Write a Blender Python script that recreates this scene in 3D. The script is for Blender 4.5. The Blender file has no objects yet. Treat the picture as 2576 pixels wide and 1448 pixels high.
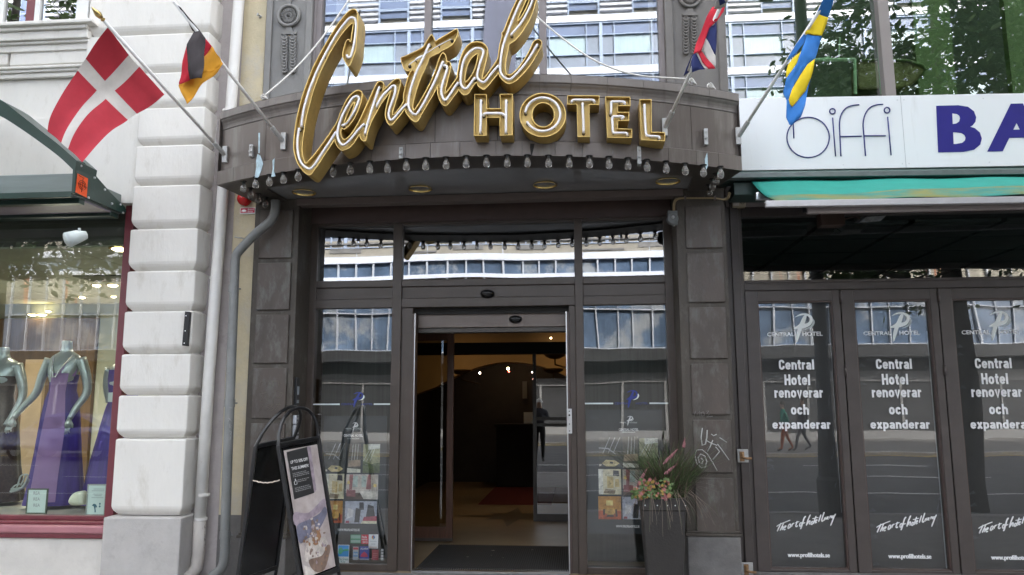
import bpy, bmesh, math, random
from mathutils import Vector, Matrix, noise
random.seed(7)
S = bpy.context.scene
COL = S.collection
rad = math.radians

# ---------------------------------------------------------------- camera
FPX, CX, CY = 1957.0, 1288.0, 724.0            # focal length and centre, in pixels of a 2576 px wide view
CAM = Vector((0.0, -7.7, 1.6))
YAW, PIT, ROL = rad(4.8), rad(8.46), rad(0.18)
CF = Vector((-math.sin(YAW)*math.cos(PIT), math.cos(YAW)*math.cos(PIT), math.sin(PIT)))
_r = Vector((math.cos(YAW), math.sin(YAW), 0)); _u = _r.cross(CF)
CR = _r*math.cos(ROL) - _u*math.sin(ROL); CU = _u*math.cos(ROL) + _r*math.sin(ROL)
cam = bpy.data.objects.new('camera', bpy.data.cameras.new('camera')); COL.objects.link(cam)
cam.data.sensor_width = 36; cam.data.lens = 36*FPX/2576.0
cam.data.clip_start = 0.05; cam.data.clip_end = 500
M = Matrix((CR, CU, -CF)).transposed().to_4x4(); M.translation = CAM
cam.matrix_world = M
S.camera = cam

# ---------------------------------------------------------------- sky, sun, exposure
SUN_EL, SUN_AZ = 42.0, 28.0                    # the sun stands behind the hotel: the street front is in open shade
w = bpy.data.worlds.new('World'); S.world = w; w.use_nodes = True
nt = w.node_tree; bg = nt.nodes['Background']
sky = nt.nodes.new('ShaderNodeTexSky'); sky.sky_type = 'NISHITA'; sky.sun_disc = False
sky.sun_elevation = rad(SUN_EL); sky.sun_rotation = rad(SUN_AZ); sky.dust_density = 4.0; sky.air_density = 1.0
hs = nt.nodes.new('ShaderNodeHueSaturation'); hs.inputs['Saturation'].default_value = .16   # thin white cloud
nt.links.new(sky.outputs[0], hs.inputs['Color']); nt.links.new(hs.outputs[0], bg.inputs[0]); bg.inputs[1].default_value = 0.15
sl = bpy.data.lights.new('sun', 'SUN'); sl.energy = 2.0; sl.angle = rad(0.5); sl.color = (1, .95, .87)
sun = bpy.data.objects.new('sun', sl); COL.objects.link(sun)
_d = Vector((math.sin(rad(SUN_AZ))*math.cos(rad(SUN_EL)), math.cos(rad(SUN_AZ))*math.cos(rad(SUN_EL)), math.sin(rad(SUN_EL))))
sun.rotation_euler = _d.to_track_quat('Z', 'Y').to_euler(); sun.location = (0, 0, 40)
S.view_settings.view_transform = 'Standard'; S.view_settings.look = 'None'
S.view_settings.exposure = 3.1; S.view_settings.gamma = 1
S.render.engine = 'CYCLES'
S.cycles.use_denoising = True
S.cycles.max_bounces = 10; S.cycles.diffuse_bounces = 4; S.cycles.glossy_bounces = 5
S.cycles.transparent_max_bounces = 12; S.cycles.caustics_reflective = False; S.cycles.caustics_refractive = False
S.cycles.sample_clamp_indirect = 6.0

# ---------------------------------------------------------------- pixel rays -> world points
def ray(u, v): return CF*FPX + CR*(u-CX) - CU*(v-CY)
def at(u, v, y):
    d = ray(u, v); return CAM + d*((y-CAM.y)/d.y)
def atz(u, v, z):
    d = ray(u, v); return CAM + d*((z-CAM.z)/d.z)
def atx(u, v, x):
    d = ray(u, v); return CAM + d*((x-CAM.x)/d.x)
ARC_C, ARC_R = Vector((-.92, 3.25)), 4.86      # plan of the canopy front
def arcy(x, off=0.0): return ARC_C.y - math.sqrt(max(0, (ARC_R+off)**2 - (x-ARC_C.x)**2))
def atarc(u, v, off=0.0):
    d = ray(u, v); o = CAM.xy - ARC_C; e = d.xy
    a = e.dot(e); b = 2*o.dot(e); c = o.dot(o) - (ARC_R+off)**2
    return CAM + d*((-b - math.sqrt(b*b-4*a*c))/(2*a))

# ---------------------------------------------------------------- materials
def lin(h):
    if not isinstance(h, str): return tuple(h)+(1,)
    h = h.lstrip('#'); o = []
    for i in (0, 2, 4):
        c = int(h[i:i+2], 16)/255; o.append(c/12.92 if c <= .04045 else ((c+.055)/1.055)**2.4)
    return tuple(o)+(1,)
def _nodes(name):
    m = bpy.data.materials.new(name); m.use_nodes = True
    return m, m.node_tree, m.node_tree.nodes['Principled BSDF']
def mat(name, col, rough=.6, metal=0., var=.12, scale=3., bump=0., bscale=40., spec=.5, col2=None, thr=(.45, .7), sscale=4., stretch=None, emit=None, estr=0, alpha=None, coat=0, trans=0):
    """principled with a mottled colour; col2 = a second colour in noise-shaped patches (stains, wear)"""
    m, t, p = _nodes(name); N = t.nodes.new; L = t.links.new
    c = lin(col)
    p.inputs['Roughness'].default_value = rough; p.inputs['Metallic'].default_value = metal
    p.inputs['Specular IOR Level'].default_value = spec; p.inputs['Coat Weight'].default_value = coat
    p.inputs['Transmission Weight'].default_value = trans
    tc = N('ShaderNodeTexCoord'); vec = tc.outputs['Object']
    if stretch:
        mp = N('ShaderNodeMapping'); mp.inputs['Scale'].default_value = stretch; L(vec, mp.inputs['Vector']); vec = mp.outputs[0]
    nz = N('ShaderNodeTexNoise'); nz.inputs['Scale'].default_value = scale; nz.inputs['Detail'].default_value = 5; nz.inputs['Roughness'].default_value = .65
    L(vec, nz.inputs['Vector'])
    cr = N('ShaderNodeValToRGB'); cr.color_ramp.elements[0].position = .28; cr.color_ramp.elements[1].position = .72
    cr.color_ramp.elements[0].color = tuple(x*(1-var) for x in c[:3])+(1,); cr.color_ramp.elements[1].color = tuple(min(1, x*(1+var)) for x in c[:3])+(1,)
    L(nz.outputs['Fac'], cr.inputs[0]); out = cr.outputs[0]
    if col2 is not None:
        n2 = N('ShaderNodeTexNoise'); n2.inputs['Scale'].default_value = sscale; n2.inputs['Detail'].default_value = 8; n2.inputs['Roughness'].default_value = .7
        L(vec, n2.inputs['Vector'])
        r2 = N('ShaderNodeMapRange'); r2.inputs['From Min'].default_value = thr[0]; r2.inputs['From Max'].default_value = thr[1]; L(n2.outputs['Fac'], r2.inputs['Value'])
        mx = N('ShaderNodeMix'); mx.data_type = 'RGBA'; L(r2.outputs[0], mx.inputs[0]); L(out, mx.inputs[6]); mx.inputs[7].default_value = lin(col2); out = mx.outputs[2]
    L(out, p.inputs['Base Color'])
    if bump:
        n3 = N('ShaderNodeTexNoise'); n3.inputs['Scale'].default_value = bscale; n3.inputs['Detail'].default_value = 4; L(vec, n3.inputs['Vector'])
        b = N('ShaderNodeBump'); b.inputs['Strength'].default_value = bump; b.inputs['Distance'].default_value = .02; L(n3.outputs['Fac'], b.inputs['Height']); L(b.outputs[0], p.inputs['Normal'])
    if emit is not None:
        p.inputs['Emission Color'].default_value = lin(emit); p.inputs['Emission Strength'].default_value = estr
    return m
def flat(name, col, rough=.6, metal=0., spec=.4):
    return mat(name, col, rough, metal, var=.05, scale=8, spec=spec)
def glass(name, refl, tint=(1, 1, 1), wave=0., wscale=.8, rough=0., wstretch=(1, 1, 1), gcol=(1, 1, 1)):
    """thin pane: part mirror, part clear; a slow bump bends the mirrored street"""
    m = bpy.data.materials.new(name); m.use_nodes = True; t = m.node_tree; t.nodes.clear(); N = t.nodes.new; L = t.links.new
    o = N('ShaderNodeOutputMaterial'); mx = N('ShaderNodeMixShader'); tr = N('ShaderNodeBsdfTransparent'); g = N('ShaderNodeBsdfGlossy')
    tr.inputs[0].default_value = tuple(tint)+(1,); g.inputs[0].default_value = tuple(gcol)+(1,); g.inputs['Roughness'].default_value = rough
    fr = N('ShaderNodeLayerWeight'); fr.inputs['Blend'].default_value = .25
    mr = N('ShaderNodeMapRange'); mr.inputs['To Min'].default_value = refl; mr.inputs['To Max'].default_value = min(1, refl+.5)
    L(fr.outputs['Facing'], mr.inputs['Value']); L(mr.outputs[0], mx.inputs[0]); L(tr.outputs[0], mx.inputs[1]); L(g.outputs[0], mx.inputs[2]); L(mx.outputs[0], o.inputs[0])
    if wave:
        tc = N('ShaderNodeTexCoord'); mp = N('ShaderNodeMapping'); mp.inputs['Scale'].default_value = wstretch
        nz = N('ShaderNodeTexNoise'); nz.inputs['Scale'].default_value = wscale; nz.inputs['Detail'].default_value = 1.0; nz.inputs['Roughness'].default_value = .3
        b = N('ShaderNodeBump'); b.inputs['Strength'].default_value = 1; b.inputs['Distance'].default_value = wave
        L(tc.outputs['Object'], mp.inputs[0]); L(mp.outputs[0], nz.inputs['Vector']); L(nz.outputs['Fac'], b.inputs['Height']); L(b.outputs[0], g.inputs['Normal'])
    return m

# ---------------------------------------------------------------- objects
def tag(o, label=None, cat=None, group=None, kind=None):
    if label: o['label'] = label
    if cat: o['category'] = cat
    if group: o['group'] = group
    if kind: o['kind'] = kind
    return o
def thing(name, loc, label, cat, group=None):
    o = bpy.data.objects.new(name, None); COL.objects.link(o); o.location = loc; o.empty_display_size = .1
    return tag(o, label, cat, group)
def wloc(o):
    v = Vector(o.location)
    if o.parent is not None and o.type == 'EMPTY': v = v + wloc(o.parent)
    return v
def adopt(o, parent):
    o.parent = parent
    if parent.type == 'EMPTY': o.matrix_parent_inverse = Matrix.Translation(-Vector(parent.location))
class MB:
    def __init__(s): s.v = []; s.f = []; s.mi = []; s.cur = 0
    def face(s, pts):
        k = len(s.v); s.v += [tuple(p) for p in pts]; s.f.append(tuple(range(k, k+len(pts)))); s.mi.append(s.cur); return s
    def raw(s, vs, fs):
        k = len(s.v); s.v += [tuple(p) for p in vs]; s.f += [tuple(i+k for i in f) for f in fs]; s.mi += [s.cur]*len(fs); return s
    def box(s, x0, x1, y0, y1, z0, z1):
        x0, x1 = sorted((x0, x1)); y0, y1 = sorted((y0, y1)); z0, z1 = sorted((z0, z1))
        vs = [(x, y, z) for z in (z0, z1) for y in (y0, y1) for x in (x0, x1)]
        return s.raw(vs, [(0, 2, 3, 1), (4, 5, 7, 6), (0, 1, 5, 4), (2, 6, 7, 3), (0, 4, 6, 2), (1, 3, 7, 5)])
    def bar(s, a, b, w, h, up=(0, 0, 1)):
        a, b = Vector(a), Vector(b); d = (b-a).normalized(); up = Vector(up)
        if abs(d.dot(up)) > .98: up = Vector((1, 0, 0))
        r = d.cross(up).normalized()*(w/2); t = r.cross(d).normalized()*(h/2)
        vs = [p+i*r+j*t for p in (a, b) for i, j in ((-1, -1), (1, -1), (1, 1), (-1, 1))]
        return s.raw(vs, [(0, 3, 2, 1), (4, 5, 6, 7), (0, 1, 5, 4), (1, 2, 6, 5), (2, 3, 7, 6), (3, 0, 4, 7)])
    def prism(s, poly, off):
        """closed planar polygon pushed along off"""
        n = len(poly); off = Vector(off); p = [Vector(q) for q in poly]
        return s.raw(p+[q+off for q in p], [tuple(range(n))[::-1], tuple(range(n, 2*n))]+[(i, (i+1) % n, n+(i+1) % n, n+i) for i in range(n)])
    def tube(s, pts, r, n=8, caps=True, closed=False):
        pts = [Vector(p) for p in pts]; m = len(pts); rs = r if isinstance(r, (list, tuple)) else [r]*m
        vs = []; ref = None
        for i, p in enumerate(pts):
            a = pts[i-1] if (i or closed) else p; b = pts[(i+1) % m] if (i < m-1 or closed) else p
            d = (b-a).normalized() if (b-a).length > 1e-9 else Vector((0, 0, 1))
            if ref is None: ref = d.orthogonal().normalized()
            ref = (ref - d*ref.dot(d)); ref = ref.normalized() if ref.length > 1e-6 else d.orthogonal().normalized()
            q = d.cross(ref)
            vs += [p + (ref*math.cos(2*math.pi*k/n) + q*math.sin(2*math.pi*k/n))*rs[i] for k in range(n)]
        fs = []
        for i in range(m if closed else m-1):
            j = (i+1) % m
            fs += [(i*n+k, i*n+(k+1) % n, j*n+(k+1) % n, j*n+k) for k in range(n)]
        if caps and not closed: fs += [tuple(range(n))[::-1], tuple(range((m-1)*n, m*n))]
        return s.raw(vs, fs)
    def lathe(s, c, prof, n=16, axis='Z'):
        """prof: list of (radius, height)"""
        c = Vector(c); vs = []
        for r, h in prof:
            for k in range(n):
                a = 2*math.pi*k/n; x, y = r*math.cos(a), r*math.sin(a)
                vs.append(c + (Vector((x, y, h)) if axis == 'Z' else Vector((x, h, y)) if axis == 'Y' else Vector((h, x, y))))
        fs = [(i*n+k, i*n+(k+1) % n, (i+1)*n+(k+1) % n, (i+1)*n+k) for i in range(len(prof)-1) for k in range(n)]
        return s.raw(vs, fs)
    def loft(s, rings, closed=True, caps=False):
        n = len(rings[0]); vs = [p for r in rings for p in r]; fs = []
        for i in range(len(rings)-1):
            for k in range(n if closed else n-1):
                fs.append((i*n+k, i*n+(k+1) % n, (i+1)*n+(k+1) % n, (i+1)*n+k))
        if caps: fs += [tuple(range(n))[::-1], tuple(range((len(rings)-1)*n, len(rings)*n))]
        return s.raw(vs, fs)
    def build(s, name, mats, parent=None, smooth=False, bevel=0, seg=2, weld=False, sub=0):
        me = bpy.data.meshes.new(name); me.from_pydata(s.v, [], s.f)
        for m in (mats if isinstance(mats, (list, tuple)) else [mats]): me.materials.append(m)
        me.polygons.foreach_set('material_index', s.mi)
        if smooth: me.polygons.foreach_set('use_smooth', [True]*len(s.f))
        bm = bmesh.new(); bm.from_mesh(me)
        if weld: bmesh.ops.remove_doubles(bm, verts=bm.verts, dist=1e-5)
        bmesh.ops.recalc_face_normals(bm, faces=bm.faces); bm.to_mesh(me); bm.free(); me.update()
        o = bpy.data.objects.new(name, me); COL.objects.link(o)
        if bevel:
            b = o.modifiers.new('bevel', 'BEVEL'); b.width = bevel; b.segments = seg; b.limit_method = 'ANGLE'
        if sub:
            b = o.modifiers.new('sub', 'SUBSURF'); b.levels = sub; b.render_levels = sub
        if parent is not None: adopt(o, parent)
        return o
def box(name, x0, x1, y0, y1, z0, z1, m, parent=None, bevel=0, seg=2):
    return MB().box(x0, x1, y0, y1, z0, z1).build(name, m, parent, bevel=bevel, seg=seg)
def smooth_poly(pts, n=4, closed=True):
    """Catmull-Rom through 2-D/3-D points"""
    P = [Vector(p) for p in pts]; out = []; m = len(P)
    for i in range(m if closed else m-1):
        if closed: a, b, c, d = P[i-1], P[i], P[(i+1) % m], P[(i+2) % m]
        else: a, b, c, d = P[max(i-1, 0)], P[i], P[i+1], P[min(i+2, m-1)]
        for k in range(n):
            t = k/n; out.append(.5*((2*b)+(c-a)*t+(2*a-5*b+4*c-d)*t*t+(3*b-a-3*c+d)*t**3))
    if not closed: out.append(P[-1])
    return out
def curve_mesh(curve):
    o = bpy.data.objects.new('tmp', curve); COL.objects.link(o)
    dg = bpy.context.evaluated_depsgraph_get(); dg.update()
    me = bpy.data.meshes.new_from_object(o.evaluated_get(dg)); bpy.data.objects.remove(o); bpy.data.curves.remove(curve)
    return me
def fill2d(loops):
    """triangulated fill (with holes) of 2-D loops -> verts, faces"""
    c = bpy.data.curves.new('f', 'CURVE'); c.dimensions = '2D'; c.fill_mode = 'BOTH'
    for lp in loops:
        s = c.splines.new('POLY'); s.points.add(len(lp)-1); s.use_cyclic_u = True
        for k, p in enumerate(lp): s.points[k].co = (p[0], p[1], 0, 1)
    me = curve_mesh(c); r = ([v.co.copy() for v in me.vertices], [tuple(p.vertices) for p in me.polygons]); bpy.data.meshes.remove(me)
    return r
_tc = {}
def text2d(body, bold=0., shear=0.):
    k = (body, bold, shear)
    if k in _tc: return _tc[k]
    c = bpy.data.curves.new('t', 'FONT'); c.body = body; c.offset = bold; c.shear = shear; c.resolution_u = 3; c.fill_mode = 'FRONT'
    me = curve_mesh(c); vs = [v.co.copy() for v in me.vertices]; fs = [tuple(p.vertices) for p in me.polygons]; bpy.data.meshes.remove(me)
    x0 = min(v.x for v in vs); x1 = max(v.x for v in vs); y0 = min(v.y for v in vs); y1 = max(v.y for v in vs)
    _tc[k] = ([((v.x-x0)/(x1-x0), (v.y-y0)/(y1-y0)) for v in vs], fs, (x1-x0)/(y1-y0))
    return _tc[k]
def add_text(mb, body, o, ex, ez, bold=0., shear=0.):
    """letters fitted into the parallelogram o + [0..1]*ex + [0..1]*ez"""
    fat = bold > .03; vs, fs, asp = text2d(body, .018 if fat else bold, shear); o, ex, ez = Vector(o), Vector(ex), Vector(ez)
    if not fat: return mb.raw([o+ex*a+ez*b for a, b in vs], fs)
    d = bold*1.0/asp                                     # heavy face: the letters laid three times, a hair apart
    for k in (-1, 0, 1): mb.raw([o+ex*(d+a*(1-2*d)+k*d)+ez*b-Vector((0, .00012*(k+1), 0)) for a, b in vs], fs)
    return mb
# heavy condensed grotesque drawn as strokes (cap height 1)
_h = .1; _t = .63
def _arch(R): return [(_h, .47), (_h+.05, .58), ((_h+R)/2, _t), (R-.06, .58), (R, .47), (R, 0)]
def _bowl(a, b): s = 1 if a < b else -1; return [(a, .48), (a+s*.06, .585), ((a+b)/2, _t), (b-s*.06, .585), (b, .48), (b, .25), (b-s*.06, .145), ((a+b)/2, _h), (a+s*.06, .145), (a, .25)]
GL = {'n': (.54, [[(_h, 0), (_h, .73)], _arch(.44)]), 'h': (.54, [[(_h, 0), (_h, 1)], _arch(.44)]), 'r': (.36, [[(_h, 0), (_h, .73)], [(_h, .45), (_h+.06, .57), (.35, .62)]]),
 'e': (.54, [[(_h, .37), (.44, .37), (.44, .48), (.38, .585), (.27, _t), (.16, .585), (_h, .48), (_h, .25), (.16, .145), (.27, _h), (.38, .145), (.44, .22)]]),
 't': (.36, [[(.17, .94), (.17, .2), (.21, _h), (.35, _h-.01)], [(.01, .65), (.35, .65)]]), 'l': (.2, [[(_h, 0), (_h, 1)]]),
 'a': (.53, [[(.09, .52), (.15, .6), (.26, _t), (.37, .6), (.42, .5), (.42, .1), (.46, 0)], [(.42, .40), (.22, .36), (.1, .28), (.1, .17), (.18, .09), (.28, .10), (.42, .22)]]),
 'o': (.54, [_bowl(_h, .44)+[(_h, .48)]]), 'c': (.52, [[(.42, .48), (.37, .585), (.27, _t), (.16, .585), (_h, .48), (_h, .25), (.16, .145), (.27, _h), (.37, .145), (.42, .26)]]),
 'v': (.52, [[(.08, .73), (.26, .02), (.44, .73)]]), 'x': (.52, [[(.08, .73), (.44, 0)], [(.44, .73), (.08, 0)]]),
 'p': (.54, [[(_h, -.26), (_h, .73)], _bowl(_h, .44)+[(_h, .48)]]), 'd': (.54, [[(.44, 0), (.44, 1)], _bowl(.44, _h)+[(.44, .48)]]),
 'H': (.6, [[(_h, 0), (_h, 1)], [(.5, 0), (.5, 1)], [(_h, .52), (.5, .52)]]), 'C': (.58, [[(.48, .66), (.46, .80), (.38, .88), (.29, .90), (.20, .88), (.12, .8), (_h, .66), (_h, .34), (.12, .2), (.2, .12), (.29, .1), (.38, .12), (.46, .2), (.48, .37)]])}
def add_bold(mb, body, o, ex, ez, sw=.098, gap=.075):
    quads = []; x = 0; lay = 0
    for ch in body:
        w_, lines = GL[ch]
        for ln in lines:
            P = [Vector((a+x, b)) for a, b in ln]; n = len(P); closed = (P[0]-P[-1]).length < 1e-6; offs = []
            for i in range(n):
                a = P[i-1] if i else (P[-2] if closed else P[i]); b = P[i+1] if i < n-1 else (P[1] if closed else P[i])
                d1 = (P[i]-a); d2 = (b-P[i]); d1 = d1.normalized() if d1.length > 1e-6 else d2.normalized(); d2 = d2.normalized() if d2.length > 1e-6 else d1
                n1, n2 = Vector((-d1.y, d1.x)), Vector((-d2.y, d2.x)); m_ = (n1+n2).normalized(); offs.append(m_*min(sw/max(.35, m_.dot(n1)), sw*1.6))
            for i in range(n-1): quads.append(([P[i]+offs[i], P[i]-offs[i], P[i+1]-offs[i+1], P[i+1]+offs[i+1]], lay))
            lay = (lay+1) % 3
        x += w_+gap
    xs = [p.x for q, _ in quads for p in q]; ys = [p.y for q, _ in quads for p in q]; x0, x1, y0, y1 = min(xs), max(xs), min(ys), max(ys)
    o, ex, ez = Vector(o), Vector(ex), Vector(ez)
    for q, k in quads: mb.face([o+ex*((p.x-x0)/(x1-x0))+ez*((p.y-y0)/(y1-y0))-Vector((0, .00015*k, 0)) for p in q])
def text(name, body, x0, x1, z0, z1, y, m, parent, bold=0., shear=0.):
    mb = MB(); add_text(mb, body, (x0, y, z0), (x1-x0, 0, 0), (0, 0, z1-z0), bold, shear)
    return mb.build(name, m, parent)
def shape2d(name, loops, o, ex, ez, m, parent, smooth=0):
    """filled flat emblem; loops in unit coordinates of the parallelogram"""
    if smooth: loops = [smooth_poly([(a, b, 0) for a, b in lp], smooth) for lp in loops]
    vs, fs = fill2d(loops); o, ex, ez = Vector(o), Vector(ex), Vector(ez)
    return MB().raw([o+ex*v.x+ez*v.y for v in vs], fs).build(name, m, parent)
def strokes(name, lines, r, m, parent, n=5):
    mb = MB()
    for ln in lines: mb.tube(ln, r, n)
    return mb.build(name, m, parent, smooth=True)
# ---------------------------------------------------------------- material list
K = {}
K['bronze'] = mat('bronze_cladding', (.066, .055, .044), .55, .0, var=.22, scale=2.5, bump=.12, bscale=60, col2=(.14, .135, .115), thr=(.52, .78), sscale=6, spec=.4, stretch=(1.6, 1, .7))
K['bronze_panel'] = mat('bronze_panel', (.080, .064, .054), .5, .0, var=.3, scale=1.7, bump=.1, bscale=50, col2=(.165, .17, .15), thr=(.5, .78), sscale=5, spec=.45, stretch=(1.6, 1, .7))
K['scratch'] = flat('pale_scratch', (.42, .42, .40), .8)
K['grey_cast'] = mat('grey_painted_iron', (.20, .195, .185), .65, var=.1, scale=4, bump=.1, bscale=70)
K['yellow'] = mat('yellow_plaster', (.55, .475, .32), .9, var=.14, scale=3, bump=.25, bscale=50, col2=(.5, .46, .38), thr=(.5, .68), sscale=2.2)
K['zinc'] = mat('brown_zinc_sheet', (.118, .098, .086), .42, .3, var=.14, scale=1.6, bump=.06, bscale=25, col2=(.20, .185, .165), thr=(.50, .78), sscale=7, stretch=(1, 1, .12))
K['zinc_cap'] = mat('weathered_zinc', (.155, .137, .125), .5, .3, var=.16, scale=3, bump=.06, bscale=30, col2=(.085, .075, .066), thr=(.5, .75), sscale=8, stretch=(1, 1, .2))
K['seam'] = flat('seam_dark', (.02, .018, .018), .8)  # near-black, for the backing behind the fascia gaps and one dark run
K['patina'] = mat('blue_green_runs', (.42, .55, .6), .8, var=.3, scale=20)
K['soffit_dark'] = mat('dark_soffit', (.062, .054, .046), .4, var=.15, scale=4, spec=.4)
K['soffit'] = mat('gloss_soffit', (.25, .25, .25), .09, var=.12, scale=2, bump=.012, bscale=3, spec=.9)
K['frame'] = mat('brown_steel_frame', (.060, .045, .036), .38, .0, var=.14, scale=5, bump=.05, bscale=90, col2=(.12, .1, .095), thr=(.66, .8), sscale=12, spec=.5)
K['frame_red'] = mat('red_brown_frame', (.078, .052, .044), .4, var=.15, scale=6, spec=.5)
K['grille'] = flat('black_rubber', (.012, .012, .012), .5)
K['opbox'] = mat('operator_box', (.15, .118, .1), .4, var=.08, scale=4, spec=.5)
K['brass'] = mat('brass', (.75, .56, .24), .16, 1, var=.08, scale=8)
K['alu'] = mat('aluminium', (.72, .73, .75), .28, .9, var=.05, scale=6)
K['steel'] = mat('brushed_steel', (.6, .6, .6), .3, 1, var=.08, scale=20)
K['galv'] = mat('galvanised_bracket', (.42, .42, .41), .5, .3, var=.2, scale=30, col2=(.3, .22, .16), thr=(.62, .75), sscale=30)
K['granite'] = mat('granite', (.15, .142, .135), .7, var=.2, scale=9, bump=.2, bscale=90, col2=(.12, .115, .11), thr=(.56, .7), sscale=40)
K['gold'] = mat('gold_sheet', (.60, .41, .125), .42, .5, var=.16, scale=3.5, bump=.04, bscale=10, col2=(.30, .19, .07), thr=(.52, .8), sscale=4)
K['gold_back'] = mat('gold_back', (.62, .43, .14), .5, .25, var=.14, scale=6, col2=(.3, .19, .07), thr=(.66, .85), sscale=9)
K['neon'] = mat('milk_glass_tube', (.80, .77, .755), .12, var=.04, scale=6, spec=.8, coat=.4)
K['electrode'] = flat('black_electrode', (.012, .012, .012), .6)
K['g_top'] = glass('upper_window_glass', .20, (.55, .6, .58), wave=.0006, wscale=.7, gcol=(.93, .97, 1))
K['g_trans'] = glass('transom_glass', .22, (.4, .42, .42), wave=.007, wscale=.85, wstretch=(1, 1, .35), gcol=(.93, .96, 1))
K['g_side'] = glass('side_glass', .15, (.93, .95, .94), wave=.004, wscale=1.3, wstretch=(1, 1, .5))
K['g_door'] = glass('door_glass', .16, (.9, .92, .92), wave=.0015, wscale=1.2)
K['g_film'] = glass('filmed_glass', .115, (.9, .92, .92), wave=.003, wscale=1.6, wstretch=(1, 1, .35))
K['g_shop'] = glass('shop_glass', .05, (.86, .92, .86), wave=.0012, wscale=.9)
K['g_rest'] = glass('green_room_glass', .19, (.72, .85, .7), wave=.0008, wscale=.8)
K['g_bulb'] = mat('bulb_glass', (.60, .56, .51), .10, var=.15, scale=40, trans=.80, spec=.4)
K['vinyl'] = mat('black_vinyl', (.030, .029, .028), .45, var=.2, scale=2)
K['white'] = flat('white_print', (.8, .8, .8), .7)
K['offwhite'] = flat('pale_print', (.62, .68, .66), .7)
K['grey_print'] = flat('grey_print', (.3, .33, .36), .7)
K['black'] = flat('black_paint', (.014, .014, .015), .4)
K['navy'] = flat('navy_print', (.03, .045, .22), .5)

def shift(o, dx): o.location.x += dx
FY = 0.0       # front plane of the hotel shop front
PY = -.37      # front of the pilasters

# ---------------------------------------------------------------- hotel building
hb = thing('hotel_building', (-.9, 0, 0), 'dark bronze clad hotel front with grey ornament pilasters between the white building and the restaurant', 'building')
xL0, xL1 = at(637, 640, PY).x, at(748, 670, PY).x
xR0, xR1 = at(1706, 700, PY).x, at(1834, 760, PY).x
# left pilaster, its panels and the granite foot
def pilaster(x0, x1, edges, px0, px1, zbase):
    p = box('pilaster', x0, x1, PY, .16, zbase, 3.62, K['bronze'], hb, bevel=.006)
    for k in range(len(edges)-1):
        box('pilaster_panel', px0, px1, PY-.022, PY+.01, edges[k+1]+.032, edges[k]-.014, K['bronze_panel'], p, bevel=.007)
    return p
zl = [3.52, at(690, 659, PY).z, at(690, 789, PY).z, at(690, 923, PY).z, at(690, 1062, PY).z, at(690, 1205, PY).z, at(690, 1345, PY).z]
pL = pilaster(xL0, xL1, zl, at(651, 660, PY).x, at(734, 660, PY).x, .40)
zr = [3.46, at(1770, 634, PY).z, at(1770, 770.6, PY).z, at(1780, 912, PY).z, at(1780, 1053, PY).z, at(1785, 1198.7, PY).z, at(1790, 1347, PY).z]
pR = pilaster(xR0, xR1, zr, at(1725, 600, PY).x, at(1817, 600, PY).x, .46)
for (x0, x1, z) in ((xL0, xL1, .36), (xR0, xR1, .42)):
    MB().box(x0-.02, x1+.02, PY-.045, .16, z+.002, z+.028).box(x0-.008, x1+.008, PY-.028, .16, z+.028, z+.045).build('pilaster_ledge', K['bronze'], hb, bevel=.006)
    box('granite_foot', x0-.005, x1+.005, PY-.035, .16, 0, z, K['granite'], hb, bevel=.012)
# scratched tags on the panels
def sk(name, lines, y, r, m, parent): return strokes(name, [[at(u, v, y) for u, v in ln] for ln in lines], r, m, parent, 4)
def zm(ox, oy, s):                               # enlarged-view coordinates back to the 2576 px view
    return lambda *pts: [(ox+x/s, oy+y/s) for x, y in pts]
q = zm(1408.7, 959.3, 2.965)
sk('graffiti_tag', [q((1062, 350), (1052, 420), (1060, 480), (1085, 470), (1095, 420), (1098, 365)), q((1085, 440), (1130, 465), (1172, 480)), q((1140, 440), (1120, 490), (1100, 525)), q((1128, 395), (1145, 408), (1168, 398)),
    q((1190, 422), (1243, 456)), q((1160, 490), (1190, 525), (1140, 585)), q((1175, 470), (1220, 530), (1262, 590)),
    q((1172, 668), (1140, 610), (1100, 545), (1060, 512), (1020, 515), (1006, 555), (1020, 615), (1055, 648), (1085, 640), (1095, 600), (1080, 560), (1050, 545), (1030, 570), (1038, 608), (1060, 615), (1068, 590), (1052, 575))], PY-.0235, .006, K['scratch'], pR)
sk('graffiti_scratch', [q((1000, 262), (1010, 225), (1022, 250), (1040, 225), (1045, 262)), q((1050, 235), (1058, 262), (1078, 255), (1072, 230), (1050, 235)), q((1090, 225), (1110, 222), (1095, 245), (1115, 245), (1095, 268), (1140, 262))], PY-.0235, .0013, K['scratch'], pR)
q2 = zm(570.2, 959.3, 2.965)
K['tagyel'] = flat('yellow_grey_scratch', (.26, .23, .17), .8)
sk('graffiti_scratch', [q2((245, 45), (255, 0), (285, 5), (255, 25)), q2((290, 40), (310, 0), (330, 40)), q2((345, 0), (350, 40), (335, 0), (380, 0)), q2((390, 40), (385, 0), (410, 20)),
    q2((300, 85), (250, 95), (270, 120), (245, 150), (300, 160), (305, 100), (325, 130), (345, 95), (350, 150), (365, 70), (420, 90), (400, 125), (360, 120)),
    q2((250, 220), (265, 175), (290, 215)), q2((320, 175), (295, 190), (320, 205), (300, 222)), q2((350, 170), (330, 190), (355, 205), (335, 220)), q2((360, 220), (400, 160)), q2((365, 175), (405, 175))], PY-.0235, .0013, K['tagyel'], pL)
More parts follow.
